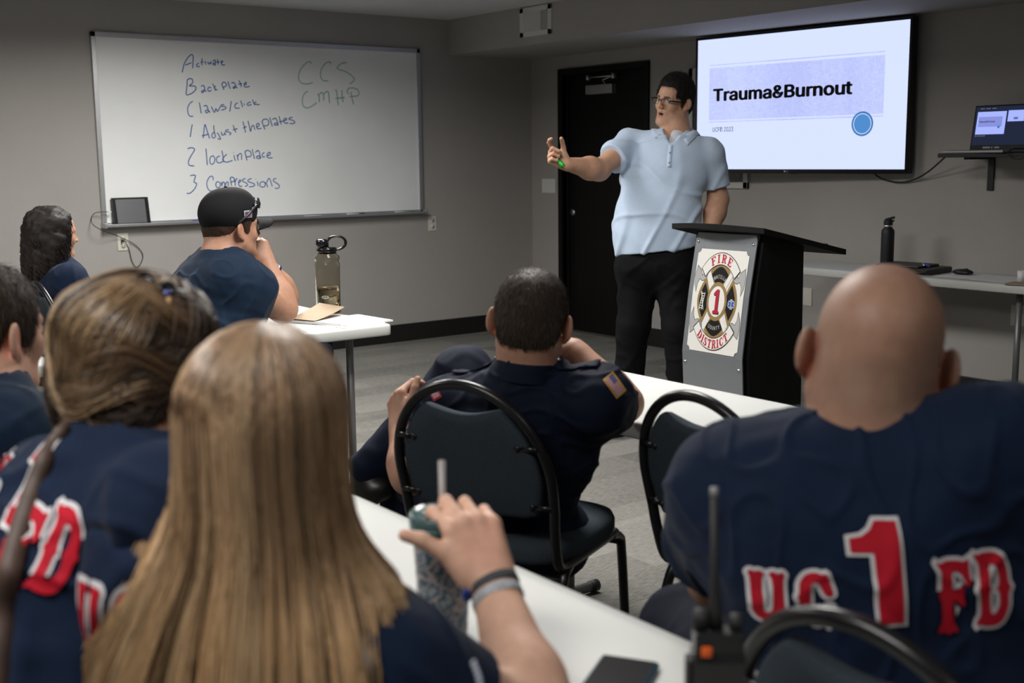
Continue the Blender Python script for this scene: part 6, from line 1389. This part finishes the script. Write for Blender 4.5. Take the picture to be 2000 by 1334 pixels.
# ------------------------------------------------------------------ person with the messy updo
pm_ = person('person with messy highlighted updo and sunglasses on top, back print on navy shirt', at(60, 1500, 1.45))
hc = at(288, 742, 1.5); HM = az(68, -6, 4); rt = az(74)[0]
nb = at(272, 905, 1.46); RS_, LS_ = at(345, 1008, 1.30), at(100, 965, 1.58); pel = at(10, 1560, 1.40)
RE, RW = at(560, 1130, 1.42), at(640, 1000, 1.62); LE, LW = at(330, 1000, 1.80), at(480, 900, 1.9)
S = Solid(); L = head(S, hc, HM, 0.98, neck=nb, nr=0.052, jaw=0.95)
add_torso(S, nb, LS_, RS_, pel, rt, (0.135, 0.14), (0.085, 0.10), -0.012)
RE, RW = RS_ + (.12, .06, -.22), RS_ + (.24, .20, -.30); LE, LW = LS_ + (.12, .0, -.22), LS_ + (.28, -.04, -.32)
arm(S, RS_, RE, RW, (0.045, 0.038, 0.026)); arm(S, LS_, LE, LW, (0.045, 0.038, 0.026))
hand(S, RW, (1, 0.2, 0.1), (0, 0, 1), (0, 1, 0), [(30, 35, 20)] * 4, s=.92); hand(S, LW, (1, -0.2, 0.1), (0, 0, 1), (0, -1, 0), [(30, 35, 20)] * 4, s=.92)
mk_ = [(L(d_ * 0.080, -0.014, -0.010), (0.018, 0.030, 0.040), HM, (0.50, 0.20, 0.13), 0.6) for d_ in (-1, 1)]
link('body', S.build(0.004, tint=tinted((0.42, 0.235, 0.16), mk_), smooth=1), skin, pm_, world=True)
def extra(S):
    S.cap(mixp(mixp(LS_, RS_, 0.5), pel, 0.28) - az(74)[1] * 0.03, pel - az(74)[1] * 0.04, 0.12, 0.13, k=0.06, flat=rt, fs=1.35)
o, me = tee(pm_, nb, LS_, RS_, pel, rt, (0.165, 0.175), (0.105, 0.125), [(RS_, RE, 0.6, 0.066, 0.066), (LS_, LE, 0.6, 0.064, 0.064)], seed=101, neck_r=0.056, h=0.005, amp=0.008, extra=extra)
# print on the back, read along the wearer's shoulders
bk = -az(74)[1]; sp_ = _n(nb - pel); wv_ = _n(sp_ - bk * (sp_ @ bk)); uv_ = _n(rt - wv_ * (rt @ wv_)); pn = -_n(np.cross(uv_, wv_)); pn = pn if pn @ (-bk) > 0 else -pn
bvh = bvh_of(me); ctr_px = at(55, 1040, 1.36)
c1_, _, _, _ = bvh.ray_cast(Vector(EYE), Vector(_n(at(100, 1075, 1.4) - EYE)), 5); wv_ = _n(V(.29, .95, 0)); uv_ = _n(V(.95, -.29, 0)); pn = FWD; M_ = 1.33 / FPX; c1_ = np.array(c1_) if c1_ is not None else ctr_px
shirt_print(o, me, c1_, uv_, wv_, pn, [('1', -140 * M_, 8 * M_, 165 * M_, 0.36), ('U', -330 * M_, -60 * M_, 115 * M_, 0.6), ('C', -235 * M_, -60 * M_, 115 * M_, 0.6), ('F', -108 * M_, -92 * M_, 150 * M_, 0.70), ('D', -24 * M_, -74 * M_, 158 * M_, 0.66)], edge=0.0042)
# hair: swept back volume, coiled bun and loose curls
S = Solid(); S.ell(L(0, -0.016, 0.045), (0.083, 0.098, 0.088), HM); S.ell(L(0.0, -0.060, 0.060), (0.062, 0.058, 0.050), HM, k=0.03); S.ell(L(0, -0.045, -0.02), (0.076, 0.070, 0.07), HM, k=0.03)
S.ell(L(0, 0.112, -0.045), (0.10, 0.090, 0.125), HM, k=0.012, op=-1)
for d_ in (-1, 1): S.ell(L(d_ * 0.090, -0.002, -0.025), (0.034, 0.032, 0.046), HM, k=0.01, op=-1)
blobs = [(172, 620, 1.46, .030), (158, 672, 1.47, .033), (152, 728, 1.47, .033), (166, 780, 1.46, .034), (190, 822, 1.45, .030), (196, 700, 1.44, .038), (204, 760, 1.43, .038), (225, 815, 1.44, .030), (178, 850, 1.45, .020), (148, 812, 1.48, .018)]
for x, y, d_, r_ in blobs: S.ell(at(x, y, d_), r_, k=0.012)
me = S.build(0.005, disp=lambda v, n_: v + n_ * (0.003 * wave(v, 14, 8, 40))[:, None]); flat_tint(me, (0.050, 0.030, 0.018))
hr = link('hair', me, hair_gloss, pm_, world=True)
rg = np.random.default_rng(15); co = np.array([q.co[:] for q in me.vertices]); no = np.array([q.normal[:] for q in me.vertices]); hb = BVHTree.FromPolygons([tuple(q) for q in co], [tuple(p.vertices) for p in me.polygons])
BUN = at(175, 735, 1.45)
loc = (co - hc) @ HM.T; front = np.where((loc[:, 1] > -0.07) & (loc[:, 2] > -0.04))[0]
PAL = np.array([(0.075, 0.045, 0.026), (0.045, 0.027, 0.016), (0.16, 0.10, 0.055), (0.30, 0.20, 0.11), (0.10, 0.06, 0.035), (0.035, 0.022, 0.015)])
NL = 170; lk_root = co[rg.choice(front, NL)]; lk_tgt = BUN + rg.normal(size=(NL, 3)) * np.array([.018, .018, .035]); lk_h = rg.uniform(0.001, 0.010, NL); lk_c = rg.uniform(0, 1, NL); lk_w = rg.uniform(0, 6.28, NL)
def sweep(i):
    q_ = rg.integers(NL); _lk[0] = q_; p = lk_root[q_] + rg.normal(size=3) * 0.006; out = []; off = lk_h[q_] + rg.uniform(-0.0012, 0.0012); tgt = lk_tgt[q_] + rg.normal(size=3) * 0.006
    for t in range(18):
        hit, nn, _, _ = hb.find_nearest(Vector(p)); nn = np.array(nn); q = np.array(hit) + nn * (max(0.0004, off) * math.sin(min(1, (t + 1) / 6) * PI / 2)); out.append(q)
        d = tgt - q; dl = np.linalg.norm(d)
        if dl < 0.02: break
        d = d / dl + HM[2] * 0.35 * math.sin(lk_w[q_] + t * 0.25); d = d - nn * (d @ nn) * 0.95; p = q + _n(d) * 0.011
    return out if len(out) > 4 else None
_lk = [0]
def colm(i, P):
    g = lk_c[_lk[0]]; c = PAL[5] if g < .22 else PAL[1] if g < .42 else PAL[0] if g < .62 else PAL[2] if g < .82 else PAL[3]
    return c * rg.uniform(0.7, 1.25)
strands('swept_strands', None, sweep, 7000, 18, 0.0008, colm, hair_gloss, hr)
def coil(i):
    x, y, d_, r_ = blobs[rg.integers(len(blobs))]; c0 = at(x, y, d_); a = _n(rg.normal(size=3)); u1 = _n(np.cross(a, rg.normal(size=3))); u2 = np.cross(a, u1); ph = rg.uniform(0, 6.28); span = rg.uniform(1.5, 4.5); rr_ = r_ * rg.uniform(0.9, 1.22); k_ = 20
    drift = np.array([0, 0, -1]) * rg.uniform(0, 0.05)
    return [c0 + rr_ * (u1 * math.cos(ph + span * t / k_) + u2 * math.sin(ph + span * t / k_)) + drift * t / k_ for t in range(k_)]
strands('curl_strands', None, coil, 3000, 20, 0.0012, lambda i, P: PAL[rg.choice([0, 1, 2, 3, 4], p=[.18, .10, .30, .22, .20])], hair_gloss, hr)
def stray(i):
    a0 = rg.choice(front); p = co[a0]; n_ = no[a0]; d = _n(BUN - p); return [p + n_ * (0.02 * math.sin(PI * t / 11) * rg.uniform(.9, 1.1)) + d * 0.09 * t / 11 for t in range(12)]
strands('stray_strands', None, stray, 120, 12, 0.0004, lambda i, P: PAL[2], hair_gloss, hr)
sgm = thing('sunglasses', 'sunglasses with wooden temple pushed up into the messy updo', 'sunglasses', tuple(map(float, L(0, 0, 0.15))))
def top_of_hair(px, py, lift=0.004):
    dr = _n(at(px, py, 1) - EYE); h_, nn, _, _ = hb.ray_cast(Vector(EYE), Vector(dr), 5)
    return (np.array(h_) if h_ is not None else at(px, py, 1.47)) - dr * lift
g_ = MB()
for pts in (((262, 549), (285, 549), (303, 560)), ((312, 564), (330, 566), (346, 577))):
    c_ = [top_of_hair(x, y, 0.010) for x, y in pts]; cc = curve_pts(c_, 5); rr = []
    for i, q in enumerate(cc):
        w_ = 0.011 * math.sin(PI * (i + 0.6) / (len(cc) + 0.2)) ** 0.5; rr.append([q + V(.2, 1, .3) * w_, q + V(0, 0, .004), q - V(.2, 1, .3) * w_, q - V(0, 0, .003)])
    g_.loft(rr)
g_.tube([top_of_hair(300, 560, .012), top_of_hair(314, 565, .012)], 0.002, 6)
g_.build('lenses', MATS['gloss_black'], sgm, world=True)
wood = mat('pale_wood', (0.42, 0.27, 0.12), 0.5)
MB().tube([top_of_hair(330, 580, .010), top_of_hair(326, 597, .008), top_of_hair(321, 614, .006)], [0.0045, 0.0042, 0.0036], 8).build('temple', wood, sgm, world=True)
MB().ball(top_of_hair(328, 574, .014), (0.007, 0.006, 0.006), 8).build('hinge', mat('hinge_blue', (0.05, 0.06, 0.18), 0.2, 0.6), sgm, world=True)
clp = MB().tube([L(0.03, -0.10, -0.115), L(0.055, -0.085, -0.135)], 0.006, 8).build('hair_clip', mat('clip_grey', (0.35, 0.35, 0.38), 0.3, 0.5), pm_, world=True)
seated_legs(pm_, pel, 80)
# brown strap over the shoulder and down the back
stp = thing('shoulder_strap', 'brown leather bag strap running down the navy printed back, left edge', 'strap', tuple(map(float, at(60, 1000, 1.4))))
st_pts = []
for x, y in ((152, 806), (128, 832), (106, 862), (88, 895), (70, 945), (52, 1000), (34, 1055), (18, 1120), (8, 1190), (0, 1260), (-8, 1340), (-16, 1420)):
    dr = _n(at(x, y, 1) - EYE); h_, nn, _, _ = bvh.ray_cast(Vector(EYE), Vector(dr), 5)
    st_pts.append(np.array(h_) - dr * 0.010 if h_ is not None else (st_pts[-1] + (at(x, y, 1.4) - at(x + 10, y - 60, 1.4)) if st_pts else at(x, y, 1.46)))
st_pts = curve_pts(st_pts, 5); rr = []
for i, p in enumerate(st_pts):
    t_ = _n(st_pts[min(i + 1, len(st_pts) - 1)] - st_pts[max(i - 1, 0)]); view = _n(p - EYE); sd = _n(np.cross(t_, view)); th = np.cross(sd, t_)
    w_ = 0.005 + 0.007 * min(1, i / 22); rr.append([p + sd * w_ - th * .0015, p - sd * w_ - th * .0015, p - sd * w_ + th * .0015, p + sd * w_ + th * .0015])
MB().loft(rr).build('strap_band', add_noise(mat('strap_leather', (0.055, 0.032, 0.024), 0.6), 60, 0.25), stp, world=True)

# ------------------------------------------------------------------ blonde person with long straight hair
pf_ = person('person with long straight blonde hair in a navy shirt, hand on a patterned tumbler', at(480, 1600, 1.12))
D5 = 1.25; hc = at(520, 838, D5); HF = az(56, -2, 2); AF = az(47); rt = AF[0]
nb = at(528, 1030, 1.28); RS_, LS_ = at(762, 1312, 1.27), at(300, 1110, 1.30); pel = at(440, 1680, 1.27)
RE, RW = at(1048, 1420, 1.36), at(964, 1142, 1.515); LE, LW = LS_ + (.05, .19, -.20), LS_ + (.28, .20, -.24)
S = Solid(); L = head(S, hc - HF[2] * 0.006, HF, 0.90, ears=False, neck=nb, nr=0.050, jaw=0.95)
add_torso(S, nb, LS_, RS_, pel, rt, (0.13, 0.13), (0.085, 0.095), -0.012)
arm(S, RS_, RE, RW, (0.046, 0.046, 0.0275)); arm(S, LS_, LE, LW, (0.045, 0.038, 0.026))
hand(S, RW, V(-.36, .90, -.25), V(.35, .25, .90), V(-.95, -.25, .10), [(42, 62, 40), (38, 66, 42), (44, 64, 40), (50, 60, 38)], spread=(10, 3, -5, -12), thumb=((1.0, .55, .05), (.6, .85, -.10)), s=0.97)
hand(S, LW, (0.8, 0.5, 0), (0, 0, 1), (0.5, -0.8, 0), [(30, 35, 20)] * 4, s=.92)
link('body', S.build(0.0034, tint=tinted((0.60, 0.36, 0.26), [(RW + V(-.1, .5, -.1) * .1, (.05, .05, .05), np.eye(3), (0.52, 0.26, 0.19), .4)]), smooth=1), skin, pf_, world=True)
o, me = tee(pf_, nb, LS_, RS_, pel, rt, (0.165, 0.16), (0.092, 0.105), [(RS_, RE, 0.52, 0.060, 0.062), (LS_, LE, 0.6, 0.066, 0.062)], seed=111, neck_r=0.054, h=0.005, amp=0.007)
pu_, pw_ = _n(V(1, -.12, 0)), _n(V(.12, 1, 0)); pn = np.cross(pw_, pu_); pn = pn if pn @ FWD > 0 else -pn; M_ = 1.17 / FPX
shirt_print(o, me, at(430, 1260, 1.17), pu_, pw_, pn, [('1', -30 * M_, -150 * M_, 250 * M_, .8), ('U', -345 * M_, -90 * M_, 150 * M_, .6), ('C', -250 * M_, -85 * M_, 150 * M_, .6), ('F', 80 * M_, -120 * M_, 160 * M_, .60), ('D', 165 * M_, -125 * M_, 160 * M_, .60)])
# wrist bands
def band(p, ax_, r_, w_, th, nm, mt, lbl):
    ax_ = _n(ax_); a = _n(np.cross(ax_, [0, 0, 1])); b_ = np.cross(ax_, a); rings = []
    for k in range(33):
        t = 2 * PI * k / 32; o_ = math.cos(t) * a + math.sin(t) * b_; rings.append([p + o_ * r_ - ax_ * w_ / 2, p + o_ * (r_ + th) - ax_ * w_ / 2, p + o_ * (r_ + th) + ax_ * w_ / 2, p + o_ * r_ + ax_ * w_ / 2])
    q = MB().loft(rings, caps=False).build(nm, mt, pf_, world=True, bevel=0.0006); q['label'] = lbl
fa = _n(RE - RW)
brd = add_noise(mat('braided_grey', (0.05, 0.055, 0.065), 0.8), 300, 0.6, 0.8, 350, 0.002)
band(RW + fa * 0.004, fa + V(.25, -.3, 0), 0.0300, 0.011, 0.0035, 'braided_bracelet', brd, 'dark grey braided bracelet')
band(RW + fa * 0.024, fa + V(.15, -.15, 0), 0.0315, 0.013, 0.0022, 'wrist_band', add_noise(mat('band_silver', (0.33, 0.35, 0.38), 0.5), 200, 0.3), 'pale grey fabric wrist band')
MB().ball(RW + fa * 0.010 + V(-.036, -.004, .006), (0.007, 0.005, 0.010), 8).build('blue_bead', mat('bead_blue', (0.01, 0.03, 0.20), 0.3), pf_, world=True)
lan = MB(); lp_ = curve_pts([at(925, 1285, 1.13), at(938, 1330, 1.10), at(930, 1400, 1.07)], 10)
for i in range(len(lp_)): lan.ball(lp_[i] + V(.001 * (-1) ** i, 0, 0.012), (0.0019, 0.0019, 0.0016), 5)
lan.build('beaded_cord', mat('cord_pale', (0.35, 0.38, 0.45), 0.6), pf_, world=True)
# long hair: under layer and strands
up = np.array([0, 0, 1.0]); HR_, HF_, HU_ = HF; BV5 = bvh_of(me)
def hair_point(phi, s_, lay, side_shift=0.0):
    """phi round the head from straight back (0), s_ metres of fall below the crown, lay 0..1 outwards"""
    C = hc + HF[2] * 0.020 - HF[1] * 0.008
    g = 0.002 + 0.012 * lay
    if s_ < 0.135:                                       # over the scalp
        th = s_ / 0.135 * PI / 2
        dirv = HR_ * math.sin(phi) - HF_ * math.cos(phi)
        return C + (HR_ * math.sin(phi) * (0.074 + g) - HF_ * math.cos(phi) * (0.090 + g)) * math.sin(th) + HU_ * math.cos(th) * (0.082 + g)
    f = s_ - 0.135
    hw = np.interp(f, [0, .05, .10, .16, .22, .28, .36, .48, .6], [0.074, 0.075, 0.078, 0.092, 0.116, 0.138, 0.158, 0.174, 0.180]) + g
    dp = np.interp(f, [0, .06, .12, .20, .30, .45, .6], [0.090, 0.086, 0.080, 0.088, 0.108, 0.112, 0.10]) + g
    cd = np.interp(f, [0, .12, .20, .28, .36, .48], [0, -0.004, -0.014, -0.022, -0.030, -0.040])
    p = C + (HR_ * math.sin(phi) * hw - HF_ * math.cos(phi) * dp) - up * f + RGT * cd
    if f > 0.08:
        h_, n2, _, _ = BV5.find_nearest(Vector(p)); n2 = np.array(n2); dd_ = (p - np.array(h_)) @ n2; need = 0.004 + 0.014 * lay
        if dd_ < need: p = p + n2 * (need - dd_) if dd_ > -0.12 else np.array(h_) + n2 * need
    return p
verts = []; NP, NS = 56, 46; PH = np.linspace(-2.15, 2.05, NP); SS = np.concatenate([np.linspace(0.001, 0.135, 14), np.linspace(0.145, 0.62, NS - 14)])
rings = [[hair_point(p_, s_, -0.4) for p_ in PH] for s_ in SS]
V_ = np.array(rings).reshape(-1, 3); F_ = np.array([(i * NP + j, i * NP + j + 1, (i + 1) * NP + j + 1, (i + 1) * NP + j) for i in range(NS - 1) for j in range(NP - 1)])
me = np_mesh('hair', V_, F_); set_tint(me, np.tile((0.085, 0.052, 0.028), (len(V_), 1)))
hr = link('hair', me, hair_gloss, pf_, world=True); md = hr.modifiers.new('thickness', 'SOLIDIFY'); md.thickness = 0.008; md.offset = -1
rg = np.random.default_rng(25); NC = 90; cl_phi = rg.uniform(-2.2, 2.1, NC); cl_tip = rg.normal(0, 0.10, NC); cl_col = rg.uniform(0, 1, NC)
BR = np.array([0.235, 0.152, 0.100]); GO = np.array([0.54, 0.345, 0.170]); DK = np.array([0.060, 0.036, 0.020]); PA = np.array([0.58, 0.42, 0.25])
_cur = [0]
def fall(i):
    c = rg.integers(NC); _cur[0] = c; ph0 = cl_phi[c] + rg.normal(0, 0.055); end = cl_phi[c] * 1.0 + cl_tip[c] + rg.normal(0, 0.02); lay_ = rg.uniform(0.05, 1.0); k_ = 26; ln = rg.uniform(0.50, 0.66); w0 = rg.uniform(0, 6.28); out = []
    for t in range(k_):
        u_ = t / (k_ - 1); s_ = 0.004 + u_ * ln; f = max(0, s_ - 0.135); ph = ph0 * (1 - min(1, f / 0.35)) + end * min(1, f / 0.35)
        out.append(hair_point(ph, s_, lay_ * (1 - 0.2 * u_)) + RGT * 0.003 * math.sin(w0 + u_ * 7) * u_)
    out = np.array(out)
    for _ in range(4): out[9:-1] = (out[8:-2] + 2 * out[9:-1] + out[10:]) / 4
    return out
def colf(i, P):
    c = _cur[0]; u_ = np.linspace(0, 1, len(P))[:, None]; g = cl_col[c]; base = BR * 1.15 * (1 - u_ ** 0.9) + GO * u_ ** 0.9
    if g < 0.22: base = base * 0.35 + DK * 0.65
    elif g > 0.85: base = base * 0.5 + PA * (0.25 + 0.4 * u_)
    return base * rg.uniform(0.75, 1.2)
strands('hair_strands', None, fall, 9000, 26, 0.00075, colf, hair_gloss, hr, taper=0.3)
seated_legs(pf_, pel, 60)
chair(*(0.46, 2.19, 66, 'chair under the short haired person at the left photo edge'))
chair(0.46, 1.03, 55, 'chair under the blonde person, out of view at the bottom')
chair(0.25, 1.50, 78, 'chair under the person with the messy updo')
